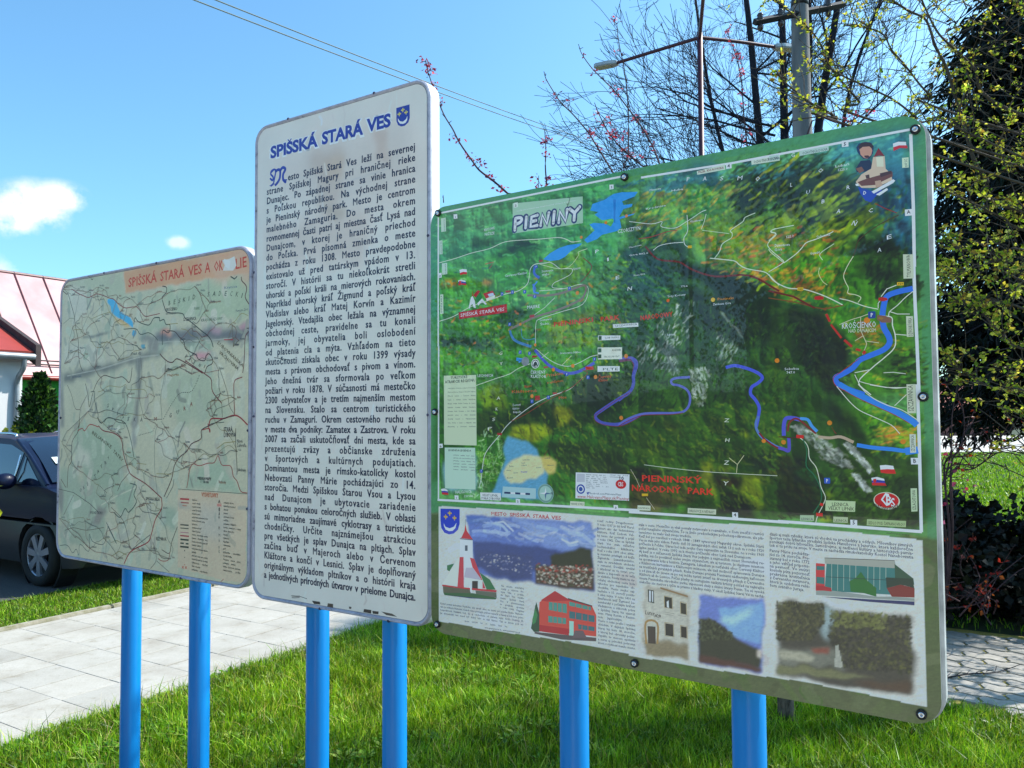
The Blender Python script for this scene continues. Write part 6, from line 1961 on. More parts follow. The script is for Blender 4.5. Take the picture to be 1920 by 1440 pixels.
PIGMENT = np.array([1.08, 1.0, 0.90])
class Print:
    """flat print on one board: soft painted ground on a fine grid + crisp inks laid over it. All in millimetres of the board, v down"""
    def __init__(s, W, H, cell, gain):
        s.W, s.H, s.cell, s.gain = W, H, cell, gain
        s.nu = int(W / cell) + 1; s.nv_ = int(H / cell) + 1
        s.img = np.zeros((s.nv_, s.nu, 3)) + 0.6; s.lw = 1.0; s.gam = 1.0; s.thin = 1.0
        s.layers = []; s.mb = MB(); s.text = MB()
        q = rng.normal(size=(2, s.nv_ // 12 + 3, s.nu // 12 + 3))
        s.warp = [s.up(a) for a in q]
    def up(s, a):
        yy = np.linspace(0, a.shape[0] - 1.001, s.nv_); xx = np.linspace(0, a.shape[1] - 1.001, s.nu)
        y0 = yy.astype(int); x0 = xx.astype(int); fy = (yy - y0)[:, None]; fx = (xx - x0)[None, :]
        fy = fy * fy * (3 - 2 * fy); fx = fx * fx * (3 - 2 * fx)
        return (a[y0][:, x0] * (1 - fy) * (1 - fx) + a[y0 + 1][:, x0] * fy * (1 - fx) + a[y0][:, x0 + 1] * (1 - fy) * fx + a[y0 + 1][:, x0 + 1] * fy * fx)
    def win(s, P, pad):
        x0 = max(int((P[:, 0].min() - pad) / s.cell), 0); x1 = min(int((P[:, 0].max() + pad) / s.cell) + 2, s.nu)
        y0 = max(int((P[:, 1].min() - pad) / s.cell), 0); y1 = min(int((P[:, 1].max() + pad) / s.cell) + 2, s.nv_)
        if x1 <= x0 or y1 <= y0: return None
        X, Y = np.meshgrid(np.arange(x0, x1) * s.cell, np.arange(y0, y1) * s.cell)
        return (slice(y0, y1), slice(x0, x1)), X, Y
    @staticmethod
    def inside(P, X, Y):
        r = np.zeros(X.shape, bool); n = len(P)
        for i in range(n):
            x1, y1 = P[i]; x2, y2 = P[(i + 1) % n]
            if y1 == y2: continue
            c = ((y1 > Y) != (y2 > Y)) & (X < (x2 - x1) * (Y - y1) / (y2 - y1) + x1)
            r ^= c
        return r
    def fill(s, col, soft, P):
        w = s.win(P, soft * 3)
        if w is None: return
        sl, X, Y = w
        if soft >= 2:
            amp = soft * 0.9
            X = X + s.warp[0][sl] * amp; Y = Y + s.warp[1][sl] * amp
        M = s.inside(P, X, Y).astype(float)
        k = int(round(soft / s.cell))
        if k >= 1:
            for _ in range(2):
                for ax in (0, 1):
                    c = np.cumsum(np.pad(M, [(k + 1, k) if a == ax else (0, 0) for a in (0, 1)], mode='edge'), axis=ax)
                    n = M.shape[ax]
                    if ax == 0: M = (c[2 * k + 1:2 * k + 1 + n] - c[0:n]) / (2 * k + 1)
                    else: M = (c[:, 2 * k + 1:2 * k + 1 + n] - c[:, 0:n]) / (2 * k + 1)
        s.img[sl] = s.img[sl] * (1 - M[..., None]) + col * M[..., None]
    def stroke_px(s, col, w, P, alpha=1.0):
        W_ = s.win(P, w * 1.5)
        if W_ is None: return
        sl, X, Y = W_
        D = np.full(X.shape, 1e9)
        for (x1, y1), (x2, y2) in zip(P[:-1], P[1:]):
            dx, dy = x2 - x1, y2 - y1; L = dx * dx + dy * dy + 1e-9
            t = np.clip(((X - x1) * dx + (Y - y1) * dy) / L, 0, 1)
            D = np.minimum(D, np.hypot(X - x1 - t * dx, Y - y1 - t * dy))
        M = np.clip((w * 0.5 + s.cell * 0.5 - D) / s.cell, 0, 1) * alpha
        s.img[sl] = s.img[sl] * (1 - M[..., None]) + col * M[..., None]
    def dabs(s, n, ln, wd, ang, jit, cols, P):
        x0, y0 = P.min(0); x1, y1 = P.max(0); k = 0; tries = 0
        while k < n and tries < n * 12:
            tries += 1
            x, y = rng.uniform(x0, x1), rng.uniform(y0, y1)
            if not s.inside(P, np.array([x]), np.array([y]))[0]: continue
            a = R(ang + rng.normal() * jit); l = ln * rng.uniform(.4, 1.3) / 2; b = rng.normal() * .25
            d = np.array([math.cos(a), -math.sin(a)]) * l; pn = np.array([-d[1], d[0]]) * b
            c = lin(cols[rng.integers(len(cols))]) * rng.uniform(.8, 1.2)
            s.stroke_px(c, wd * rng.uniform(.5, 1.3), np.array([(x, y) - d, (x, y) + pn, (x, y) + d]), rng.uniform(.35, .95)); k += 1
    def relief(s, amt, P):
        """hand-drawn looking relief: hachured slopes of a made-up height field"""
        w = s.win(P, 4)
        sl, X, Y = w; M = s.inside(P, X, Y).astype(float)[..., None]
        Hh = np.zeros(s.img.shape[:2])
        for step, a in ((60, 1.0), (30, .62), (15, .40), (8, .26), (4, .16)):
            g_ = rng.normal(size=(s.nv_ // step + 3, s.nu // step + 3)); Hh += a * (1 - np.abs(s.up(g_))) * step ** .35
        gy, gx = np.gradient(Hh); sh = (gx * .9 - gy * .8); sh = sh / (sh.std() + 1e-9)
        sh = np.tanh(sh * .8)[sl][..., None]
        c = s.img[sl]
        wy = (1 - np.clip((X - 850) / 250, 0, 1) * np.clip((420 - Y) / 160, 0, 1)) * (1 - .55 * np.clip((420 - X) / 300, 0, 1) * np.clip((330 - Y) / 200, 0, 1)) * np.clip(((c[..., 1] - c[..., 2]) / (c[..., 1] + .001) - .22) / .2, 0, 1)
        c = c * (1 + (np.array([1.20, 1.08, .74]) - 1) * wy[..., None])
        tgt = c * (1 + amt * sh)
        tgt = tgt + np.array([.05, .06, .0]) * amt * np.maximum(sh, 0) ** 2
        s.img[sl] = np.maximum(c * (1 - M) + tgt * M, .001)
    # crisp inks
    def layer(s, P, pad=0.5):
        b = (P[:, 0].min() - pad, P[:, 1].min() - pad, P[:, 0].max() + pad, P[:, 1].max() + pad)
        L = 1
        for (q, l) in s.layers:
            if q[0] < b[2] and b[0] < q[2] and q[1] < b[3] and b[1] < q[3] and l >= L: L = l + 1
        s.layers.append((b, L)); return L
    def put(s, V2, tris, col, L, mb=None):
        V = np.column_stack([V2[:, 0] / 1000, np.full(len(V2), -0.0003 - 0.00004 * L), (s.H - V2[:, 1]) / 1000])
        (mb or s.mb).add(V, tris=tris, col=np.minimum(np.asarray(col) ** s.gam * s.gain * PIGMENT, 0.86))
    def poly(s, col, P):
        t = tessellate_polygon([[Vector((x, y, 0)) for x, y in P]])
        s.put(P, t, col, s.layer(P))
    def strip(s, col, w, P, dash=False, roundcap=False, L=None):
        if len(P) < 2: return
        if L is None: L = s.layer(P, w)
        segs = []
        if dash:
            cur = [P[0]]; acc = 0; on = True; per = 9.0
            for a, b in zip(P[:-1], P[1:]):
                d = np.linalg.norm(b - a); k = max(int(d / 1.5), 1)
                for i in range(1, k + 1):
                    p = a + (b - a) * i / k; acc += d / k
                    if on: cur.append(p)
                    if acc > per * (0.6 if on else 0.4):
                        if on and len(cur) > 1: segs.append(np.array(cur))
                        on = not on; acc = 0; cur = [p]
            if on and len(cur) > 1: segs.append(np.array(cur))
        else: segs = [P]
        for Q in segs:
            T = np.gradient(Q, axis=0); T /= (np.linalg.norm(T, axis=1)[:, None] + 1e-9)
            N = np.column_stack([-T[:, 1], T[:, 0]]) * w / 2
            n = len(Q); V = np.vstack([Q + N, Q - N])
            tr = [(i, i + 1, n + i) for i in range(n - 1)] + [(i + 1, n + i + 1, n + i) for i in range(n - 1)]
            s.put(V, tr, col, L)
            if roundcap:
                for p in (Q[0], Q[-1]): s.disc(col, w / 2, p, L=L)
    def disc(s, col, r, c, inner=0.0, asp=1.0, L=None, n=24):
        a = np.arange(n) * 2 * math.pi / n; ring = np.column_stack([c[0] + r * asp * np.cos(a), c[1] + r * np.sin(a)])
        if L is None: L = s.layer(ring)
        if inner:
            ri = np.column_stack([c[0] + (r - inner) * asp * np.cos(a), c[1] + (r - inner) * np.sin(a)])
            V = np.vstack([ring, ri]); tr = []
            for i in range(n):
                j = (i + 1) % n; tr += [(i, j, n + i), (j, n + j, n + i)]
            s.put(V, tr, col, L)
        else:
            V = np.vstack([ring, [c]]); s.put(V, [(i, (i + 1) % n, n) for i in range(n)], col, L)
    def txt(s, col, cap, a, b, text, sty='n', off=None, fit=True, L=None, res=1, vertical=False):
        o_, sh = STY.get(sty, STY['n']);
        if off is not None: o_ = off
        V, T, w = GL.line(text, o_, res)
        if not len(V): return
        d = b - a; W = np.linalg.norm(d); d = d / (W + 1e-9); nrm = np.array([d[1], -d[0]])
        k = cap / CAP; sx = (W / w) if fit else k
        P = a + np.outer(V[:, 0] * sx + V[:, 1] * k * sh, d) + np.outer(V[:, 1] * k, nrm)
        s.put(P, T, col, L or s.layer(P, 0), s.text)
    def block(s, col, cap, n, C, lines):
        tl, tr_, br, bl = C; L = None
        for i, ln in enumerate(lines):
            t = (i + 0.75) / max(n, 1)
            a = tl + (bl - tl) * t; b = tr_ + (br - tr_) * t; W = np.linalg.norm(b - a)
            ragged = ln.endswith('^'); ln = ln.rstrip('^')
            k = cap / CAP * 0.98; _, _, w = GL.line(ln, 0.0, 1); w *= k
            if ragged and w < W: b = a + (b - a) * (w / W); W = w
            ns = max(ln.count(' '), 1); kx = k
            gap = (W - w)
            if gap < 0: kx = k * W / w; gap = 0
            V, T, w2 = GL.line(ln, 0.010, 1, wordgap=min(gap / kx / ns, 1.2))
            sx = W / w2 if w2 * kx > W * 0.72 else kx
            d = (b - a) / W; nrm = np.array([d[1], -d[0]])
            P = a + np.outer(V[:, 0] * sx, d) + np.outer(V[:, 1] * k, nrm)
            if L is None:
                L = s.layer(np.array(C), 2)
            s.put(P, T, col, L, s.text)
    def fleur(s, col, r, c):
        P = np.array([(0, -1), (.3, -.55), (.2, -.1), (.75, -.45), (1, 0), (.6, .3), (.25, .15), (.2, .75), (0, 1), (-.2, .75), (-.25, .15), (-.6, .3), (-1, 0), (-.75, -.45), (-.2, -.1), (-.3, -.55)]) * r + c
        s.poly(col, P)
    def run(s, data):
        for l in data.strip().split('\n'):
            p = l.split('|'); h = p[0].split(); op = h[0]; col = lin(h[1].split(',')[0]) if op != 'D' else None
            P = np.array([[float(a) / 10 for a in q.split(',')] for q in p[1].split()])
            if op == 'G': s.fill(col, float(h[2]), P)
            elif op == 'D': s.dabs(int(h[1]), float(h[2]), float(h[3]), float(h[4]), float(h[5]), h[6].split(','), P)
            elif op == 'H': s.relief(float(h[2]), P)
            elif op == 'R': s.stroke_px(col, float(h[2]), P, 0.8)
            elif op == 'P': s.poly(col, P)
            elif op == 'L': s.strip(col * (1.0 if s.lw == 1 else 0.75), float(h[2]) * s.lw * (s.thin if float(h[2]) < 3.3 or 7 <= float(h[2]) < 13 and h[1][0] in '5678' else 1), smooth_path(P, 4) if len(P) > 3 and float(h[2]) < 14 and not np.allclose(P[0], P[-1]) else P, dash=len(h) > 3)
            elif op == 'S': s.strip(col, float(h[2]), smooth_path(P, 4) if len(P) > 4 else P, roundcap=True)
            elif op == 'O': s.disc(col, float(h[2]), P[0], inner=float(h[3]), asp=float(h[4][1:]) if len(h) > 4 else 1.0)
            elif op == 'I':
                for c in P:
                    r = float(h[2]); s.poly(col, np.array([(-r, -r * .8), (-r * .8, -r), (r * .8, -r), (r, -r * .8), (r, r * .8), (r * .8, r), (-r * .8, r), (-r, r * .8)]) + c)
                    s.txt(lin('e8ecf4'), r * 1.1, c + (-r * .35, r * .55), c + (r * .35, r * .55), 'P', 'b')
            elif op in 'TV': s.txt(col, float(h[2]), P[0], P[1], p[2], h[3] if len(h) > 3 else 'n')
            elif op == 'X': s.block(col, float(h[2]), int(h[3]), P, p[2].split('~'))
            elif op == 'F': s.fleur(col, float(h[2]), P[0])
            elif op == 'U': s.txt(col, 40, P[0] + (0, 1.5), P[1] + (0, 1.5), p[2], 'b', off=0.10, res=2)
            elif op == 'W': s.txt(col, float(h[2]), P[0], P[1], p[2], 'b', off=0.042, res=3)
    def ground_mesh(s, name, mat, parent, rad, inset=0.0, streak=0.03):
        n1 = rng.normal(size=s.img.shape[:2]); n1 = (n1 + np.roll(n1, 1, 0) + np.roll(n1, 1, 1) + np.roll(n1, 2, 1)) / 4
        img = np.maximum(s.img * (1 + streak * n1[..., None]), 0) ** s.gam * s.gain * PIGMENT
        img = np.clip(img, 0.002, 0.86)
        X, Y = np.meshgrid(np.arange(s.nu) * s.W / (s.nu - 1), np.arange(s.nv_) * s.H / (s.nv_ - 1))
        hx, hy = s.W / 2 - inset - rad, s.H / 2 - inset - rad
        cx, cy = X - s.W / 2, Y - s.H / 2
        qx, qy = np.abs(cx) - hx, np.abs(cy) - hy
        d = np.hypot(np.maximum(qx, 0), np.maximum(qy, 0)) + np.minimum(np.maximum(qx, qy), 0) - rad
        out = d > 0
        ox, oy = np.maximum(qx, 0), np.maximum(qy, 0); L = np.hypot(ox, oy) + 1e-9
        nx = np.where(out, np.sign(cx) * (np.minimum(np.abs(cx), hx) + ox / L * rad), cx)
        ny = np.where(out, np.sign(cy) * (np.minimum(np.abs(cy), hy) + oy / L * rad), cy)
        V = np.stack([(nx + s.W / 2) / 1000, np.full(X.shape, -0.00025), (s.H / 2 - ny) / 1000], -1).reshape(-1, 3)
        I = np.arange(s.nu * s.nv_).reshape(s.nv_, s.nu)
        keep = ~(out[:-1, :-1] & out[1:, :-1] & out[:-1, 1:] & out[1:, 1:])
        Q = np.stack([I[1:, :-1], I[1:, 1:], I[:-1, 1:], I[:-1, :-1]], -1)[keep]
        mb = MB(); mb.add(V, quads=Q, col=img.reshape(-1, 3))
        return mb.build(name, mat, parent, smooth=True)

def ink(name, coat, rough=0.45, coat_rough=0.03, paint=0.0):
    m = Mat(name, (0.5, 0.5, 0.5), rough, coat=coat, coat_rough=coat_rough)
    c = m.attr()
    if paint:
        f = m.ramp(m.noise(420, 4, stretch=(1, 1, 0.8)), [(0.3, (1 - paint,) * 3), (0.7, (1, 1, 1))])
        c = m.mix(c, f, 1.0, 'MULTIPLY')
        f2 = m.ramp(m.noise(5, 6), [(0.35, (0.92, 0.92, 0.92)), (0.65, (1, 1, 1))]); c = m.mix(c, f2, 1.0, 'MULTIPLY')
    m.base(c); return m.m

def rrect(W, H, r, inset=0.0, n=10):
    pts = []
    x0, x1, z0, z1 = inset, W - inset, inset, H - inset; r = max(r - inset, 0.004)
    for cx, cz, a0 in ((x1 - r, z1 - r, 0), (x0 + r, z1 - r, 90), (x0 + r, z0 + r, 180), (x1 - r, z0 + r, 270)):
        for i in range(n + 1):
            a = R(a0 + 90 * i / n); pts.append((cx + r * math.cos(a), cz + r * math.sin(a)))
    return pts

M_POST = Mat('blue_painted_steel', (0.01, 0.17, 0.62), 0.42, coat=0.12, coat_rough=0.15, spec=0.3)
M_POST.base(M_POST.ramp(M_POST.noise(4.0, 12, rough=0.68, stretch=(1, 1, .3)), [(0.24, (0.03, 0.05, 0.12)), (0.30, (0.0015, 0.165, 0.48)), (0.6, (0.002, 0.20, 0.55)), (0.78, (0.008, 0.225, 0.58))]))
M_POST.rough(M_POST.noise(20, 5), 0.25, 0.5); M_POST = M_POST.m
M_ALU = Mat('aluminium_edge', (0.72, 0.72, 0.74), 0.45, metal=0.25)
M_ALU.base(M_ALU.ramp(M_ALU.noise(7, 8, stretch=(1, 1, 1)), [(0.3, (0.50, 0.50, 0.53)), (0.5, (0.66, 0.66, 0.69)), (0.8, (0.74, 0.74, 0.76))])); M_ALU = M_ALU.m
M_WORN = Mat('worn_rim', (0.4, 0.4, 0.45), 0.5, metal=0.2)
M_WORN.base(M_WORN.ramp(M_WORN.noise(28, 9, stretch=(1, 1, 1), rough=0.7), [(0.30, (0.10, 0.10, 0.13)), (0.42, (0.36, 0.36, 0.44)), (0.7, (0.52, 0.52, 0.60))])); M_WORN = M_WORN.m
M_WHITE = simple('white_enamel', (0.78, 0.78, 0.78), 0.35, var=0.04, coat=0.3)
M_DARKLINE = simple('dark_seam', (0.05, 0.045, 0.05), 0.9, var=0.5, scale=40)
M_STEEL = simple('stainless_steel', (0.6, 0.62, 0.66), 0.22, metal=1.0, var=0.1, scale=60)
M_RUBBER = simple('black_rubber', (0.012, 0.012, 0.015), 0.4, var=0.3)
M_BOLT = simple('rusty_nick', (0.05, 0.05, 0.10), 0.7, var=0.6, scale=100)

def ring_between(a, b, ya, yb, mb, col=(1, 1, 1)):
    n = len(a)
    V = [(p[0], ya, p[1]) for p in a] + [(p[0], yb, p[1]) for p in b]
    mb.add(V, quads=[(i, (i + 1) % n, n + (i + 1) % n, n + i) for i in range(n)], col=col)

def post(root, x, yoff, top, r=0.038):
    mb = MB()
    mb.lathe([(0.0001, top), (r * 0.7, top), (r, top - 0.008), (r, -0.3)], (x, yoff, 0), 'Z', 40)
    return mb.build('post', M_POST, root, smooth=True)

def sign_base(name, loc, yaw, z0, label, cat, group):
    e = tag(empty(name, (loc[0], loc[1], 0), yaw), label, cat, group)
    return e

# ---- rolled-edge sheet board (the town text board and the road map board)
def rolled_board(name, W, H, z0, loc, yaw, rad, depth, posts, label, face_mat, nicks, group, back=0.0):
    e = sign_base(name, loc, yaw, z0, label, 'notice board', group)
    up = empty('board', (0, 0, z0)); up.parent = e
    bpy.data.objects.remove(up)
    outer = rrect(W, H, rad); mid_ = rrect(W, H, rad, 0.006); inner = rrect(W, H, rad, 0.013); face = rrect(W, H, rad, 0.016)
    def lift(o): o.location = (0, 0, z0); return o
    mb = MB()
    # rounded rim
    prof = [(0.0, 0.006), (0.0012, 0.0005), (0.0045, -0.004), (0.008, -0.004), (0.0115, -0.0015), (0.014, 0.0015)]
    rings = [(rrect(W, H, rad, i), y) for i, y in prof]
    for (a, ya), (b, yb) in zip(rings[:-1], rings[1:]): ring_between(a, b, ya, yb, mb)
    lift(mb.build('rim', M_WORN, e, smooth=True, auto=True))
    mb = MB()
    ring_between(outer, outer, depth, 0.006, mb)
    ring_between(rrect(W, H, rad, 0.02), outer, depth, depth, mb)
    ring_between(rrect(W, H, rad, 0.02), rrect(W, H, rad, 0.02), 0.004, depth, mb)
    lift(mb.build('folded_edge', M_ALU if name != 'town_text_board' else M_WHITE, e, smooth=False, auto=True))
    mb = MB(); ring_between(rrect(W, H, rad, 0.013), rrect(W, H, rad, 0.0155), 0.0003, 0.0, mb)  # thin dark line just inside the rim
    lift(mb.build('dark_seam', M_DARKLINE, e, auto=True))
    bm = prism(rrect(W, H, rad, 0.012), 0.0008, 0.0035, axis='Y')
    lift(from_bm('sheet', bm, M_ALU, e))
    for (x, z) in nicks:
        b = MB(); b.lathe([(0.0001, -0.006), (0.0035, -0.0055), (0.005, -0.003), (0.005, 0.006)], (x, 0, z), 'Y', 10)
        lift(b.build('rivet', M_BOLT, e, smooth=True))
    for px in posts: post(e, px, depth + 0.002 + 0.038, z0 + H - 0.06)
    # two straps on the back hold the sheet to the posts
    for zz in (0.22, H - 0.22):
        b = MB(); b.box(W / 2, depth + 0.0015, zz, W * 0.9, 0.003, 0.04); lift(b.build('back_rail', M_ALU, e))
    return e, lift

GRP = 'notice boards on blue posts'
LW, LH, MW, MH, BW, BH = 1.288, 1.204, 0.783, 1.631, 1.280, 1.206

# left: faded road map
e, lift = rolled_board('road_map_board', LW, LH, 1.010, (-1.976, 3.488), -0.589, 0.075, 0.036, (0.453, 0.905),
    'faded cracked road map board titled SPIŠSKÁ STARÁ VES A OKOLIE, furthest left of the three', None,
    [(0.35, LH - 0.006), (0.72, LH - 0.006), (0.02, 0.6), (0.9, 0.004), (LW - 0.012, 0.55), (LW - 0.012, 0.28)], GRP)
P = Print(LW * 1000, LH * 1000, 3.2, 1.36)
P.lw = 1.5
P.run(DATA_LEFT)
lift(P.ground_mesh('map_sheet', ink('faded_print', 0.15, 0.5, 0.2, 0.10), e, 75 - 14, 14, 0.06))
lift(P.mb.build('map_drawing', ink('faded_ink', 0.1, 0.6, 0.2), e)); lift(P.text.build('map_lettering', ink('faded_letter_ink', 0.1, 0.6, 0.2), e))

# middle: town text
e, lift = rolled_board('town_text_board', MW, MH, 0.989, (-0.895, 2.767), -0.573, 0.062, 0.042, (0.233, 0.571),
    'tall white text board headed SPIŠSKÁ STARÁ VES with blue crest, middle of the three', None,
    [(0.17, MH - 0.004), (0.56, MH - 0.004), (0.003, 1.12), (0.004, 0.86), (0.006, 0.62), (0.33, 0.004), (MW - 0.008, 1.15), (MW - 0.01, 0.62), (0.62, 0.003)], GRP)
P = Print(MW * 1000, MH * 1000, 4.0, 1.25)
dl = DATA_MID.strip().split('\n')
is_c = lambda l: l.startswith(('P 1a2f96', 'P dfe6ee', 'F '))
is_i = lambda l: l.startswith('S ')
P.run('\n'.join(l for l in dl if is_c(l))); lift(P.mb.build('crest', ink('crest_ink', 0.3, 0.4, 0.08), e)); P.mb = MB()
P.run('\n'.join(l for l in dl if is_i(l))); lift(P.mb.build('ornate_initial', ink('initial_ink', 0.3, 0.4, 0.08), e)); P.mb = MB()
P.run('\n'.join(l for l in dl if not is_c(l) and not is_i(l)))
col = lin('10173a')
y1, dy = 214.5, (1556.5 - 214.5) / 41
Lq = P.layer(np.array([(60, 180), (730, 1600)]))
for i, ln in enumerate(TEXT_MID.strip().split('\n')):
    a, b = 62.0, 724.0
    if i == 0: a = 168.0
    k = 22.5 / CAP; kx = k * 0.86
    _, _, w = GL.line(ln, 0.016, 2)
    gap = (b - a) / kx - w
    ns = ln.count(' '); nc = len(ln)
    if gap > 0:
        tr_ = gap * 0.5 / nc; wg = gap * 0.5 / max(ns, 1)
        V, T, w2 = GL.line(ln, 0.016, 2, track=tr_, wordgap=wg)
    else: V, T, w2 = GL.line(ln, 0.016, 2)
    sx = (b - a) / w2
    for sh_ in (-0.55, 0.55):   # the face is set bold: struck twice, half a millimetre either side
        Q = np.column_stack([a + V[:, 0] * sx + sh_, y1 + dy * i - V[:, 1] * k])
        P.put(Q, T, col, Lq + (1 if sh_ > 0 else 0), P.text)
lift(P.ground_mesh('white_face', ink('white_print', 0.35, 0.4, 0.08, 0.03), e, 62 - 14, 14, 0.012))
o = lift(P.mb.build('scuff_marks', ink('enamel_ink', 0.3, 0.4, 0.08), e)); o['kind'] = 'stuff'; lift(P.text.build('board_lettering', ink('letter_ink', 0.3, 0.4, 0.08), e))

# right: painted panorama map
e = sign_base('panorama_map_board', (-0.232, 2.289), -0.601, 0.997, 'large green painted panorama map board titled PIENINY with screw caps round its edge, furthest right', 'notice board', GRP)
ZB = 0.997
def lift(o): o.location = (0, 0, ZB); return o
m = Mat('metal_frame', (0.55, 0.57, 0.58), 0.5, metal=0.2)
m.base(m.ramp(m.noise(16, 8), [(0.3, (0.30, 0.32, 0.32)), (0.6, (0.56, 0.58, 0.58))])); M_FR = m.m
mb = MB()
fo = [(x - 0.007 if x < BW / 2 else x + 0.007, z + (0.002 if z > BH / 2 else -0.002)) for x, z in rrect(BW, BH, 0.06)]
ring_between(fo, fo, 0.036, 0.012, mb); ring_between(rrect(BW, BH, 0.06, 0.03), fo, 0.036, 0.036, mb); ring_between(fo, rrect(BW, BH, 0.06, 0.004), 0.012, 0.0105, mb)
ring_between(rrect(BW, BH, 0.06, 0.03), rrect(BW, BH, 0.06, 0.03), 0.008, 0.036, mb)
lift(mb.build('metal_frame', M_FR, e, auto=True))
bm = prism(rrect(BW, BH, 0.052), 0.0, 0.0055, axis='Y'); m = Mat('panel_edge', (0.35, 0.38, 0.33), 0.5)
lift(from_bm('panel', bm, simple('panel_edge', (0.45, 0.46, 0.42), 0.5), e))
P = Print(BW * 1000, BH * 1000, 2.2, 1.52); P.gam = 1.33; P.thin = 0.7
P.img[:] = lin('4f7a4a')
# green marbled border sheet
vv = np.linspace(0, 1, P.nv_)[:, None, None]
top, midc, bot = lin('44735e'), lin('4c6e35'), lin('6c7550')
P.img[:] = np.where(vv < .5, top + (midc - top) * vv * 2, midc + (bot - midc) * (vv - .5) * 2)
P.dabs(700, 46, 20, 20, 60, ['447a5e', '50704a', '386e44', '5e7e52', '40725e', '54763a', '42602f'], np.array([(0, 0), (1280, 0), (1280, 700), (0, 700)]))
P.dabs(400, 46, 20, 0, 60, ['6a7a48', '5a7434', '76805c', '5f7a3a', '68704a'], np.array([(0, 650), (1280, 650), (1280, 1206), (0, 1206)]))
P.run(DATA_BIG)
M_MAP = ink('painted_map_under_acrylic', 0.7, 0.5, 0.012, 0.08)
M_INK = ink('map_ink_under_acrylic', 0.7, 0.5, 0.012)
lift(P.ground_mesh('painted_map', M_MAP, e, 52, 0.0, 0.10))
lift(P.mb.build('map_symbols', M_INK, e)); lift(P.text.build('map_lettering', M_INK, e))
for (x, z) in [(30, 12), (621, 13), (1262, 34), (1266, 567), (1245, 1185), (632, 1190), (24, 1182), (9, 586)]:
    x = min(max(x, 17), BW * 1000 - 17) / 1000; z = (BH * 1000 - min(max(z, 17), BH * 1000 - 17)) / 1000
    mb = MB(); mb.lathe([(0.0098, 0.0), (0.0098, -0.005), (0.0090, -0.007), (0.0076, -0.0078), (0.0070, -0.005)], (x, -0.0008, z), 'Y', 24)
    cap = lift(mb.build('screw_cap', M_RUBBER, e, smooth=True, auto=True))
    mb = MB(); mb.lathe([(0.0001, -0.0045), (0.0020, -0.0045), (0.0024, -0.0082), (0.0052, -0.0078), (0.0069, -0.0055), (0.0069, -0.001)], (x, -0.0008, z), 'Y', 20)
    h = mb.build('screw', M_STEEL, cap, smooth=True, auto=True)
for px in (0.418, 0.878): post(e, px, 0.036 + 0.004 + 0.038, ZB + BH - 0.06)
GL.done()

# ------------------------------------------------------------------ buildings on the left
M_WALLW = simple('white_plaster', (0.62, 0.62, 0.63), 0.9, var=0.05, scale=2, bump=0.3, spec=0.2)
M_WALLG = simple('green_plaster', (0.03, 0.24, 0.035), 0.9, var=0.10, scale=2, bump=0.3, spec=0.2)
m = Mat('pink_metal_roof', (0.55, 0.36, 0.36), 0.45, metal=0.1)
gp = m.n.new('ShaderNodeNewGeometry'); nz = m.n.new('ShaderNodeTexNoise'); nz.inputs['Scale'].default_value = 1.6; nz.inputs['Detail'].default_value = 8
m.link(gp.outputs['Position'], nz.inputs['Vector'])
m.base(m.ramp(nz.outputs['Fac'], [(0.3, (0.36, 0.19, 0.20)), (0.6, (0.47, 0.28, 0.29)), (0.8, (0.50, 0.33, 0.33))])); M_PINK = m.m
M_SEAM = simple('roof_seam_metal', (0.16, 0.06, 0.065), 0.5, var=0.2)
M_REDROOF = simple('red_metal_roof', (0.34, 0.045, 0.03), 0.5, var=0.12, scale=2)
M_DKWOOD = simple('dark_roof_edge', (0.05, 0.035, 0.035), 0.8, var=0.3)
M_PIPE = simple('red_brown_gutter', (0.20, 0.02, 0.015), 0.35, var=0.15)
M_ZINC = simple('zinc_gutter', (0.32, 0.34, 0.36), 0.4, metal=0.5, var=0.1)
M_GLASSD = Mat('window_glass', (0.01, 0.012, 0.015), 0.04, spec=0.8); M_GLASSD = M_GLASSD.m
M_FRAMEW = simple('painted_frame', (0.06, 0.10, 0.07), 0.5)

def quad_prism(mb, pts, th, col=(1, 1, 1)):
    """thick quad: pts 4 corners, extruded along its normal by th"""
    p = np.array(pts, float); n = np.cross(p[1] - p[0], p[3] - p[0]); n /= np.linalg.norm(n)
    v = np.vstack([p, p + n * th])
    mb.add(v, quads=[(0, 1, 2, 3), (7, 6, 5, 4), (0, 4, 5, 1), (1, 5, 6, 2), (2, 6, 7, 3), (3, 7, 4, 0)], col=col)

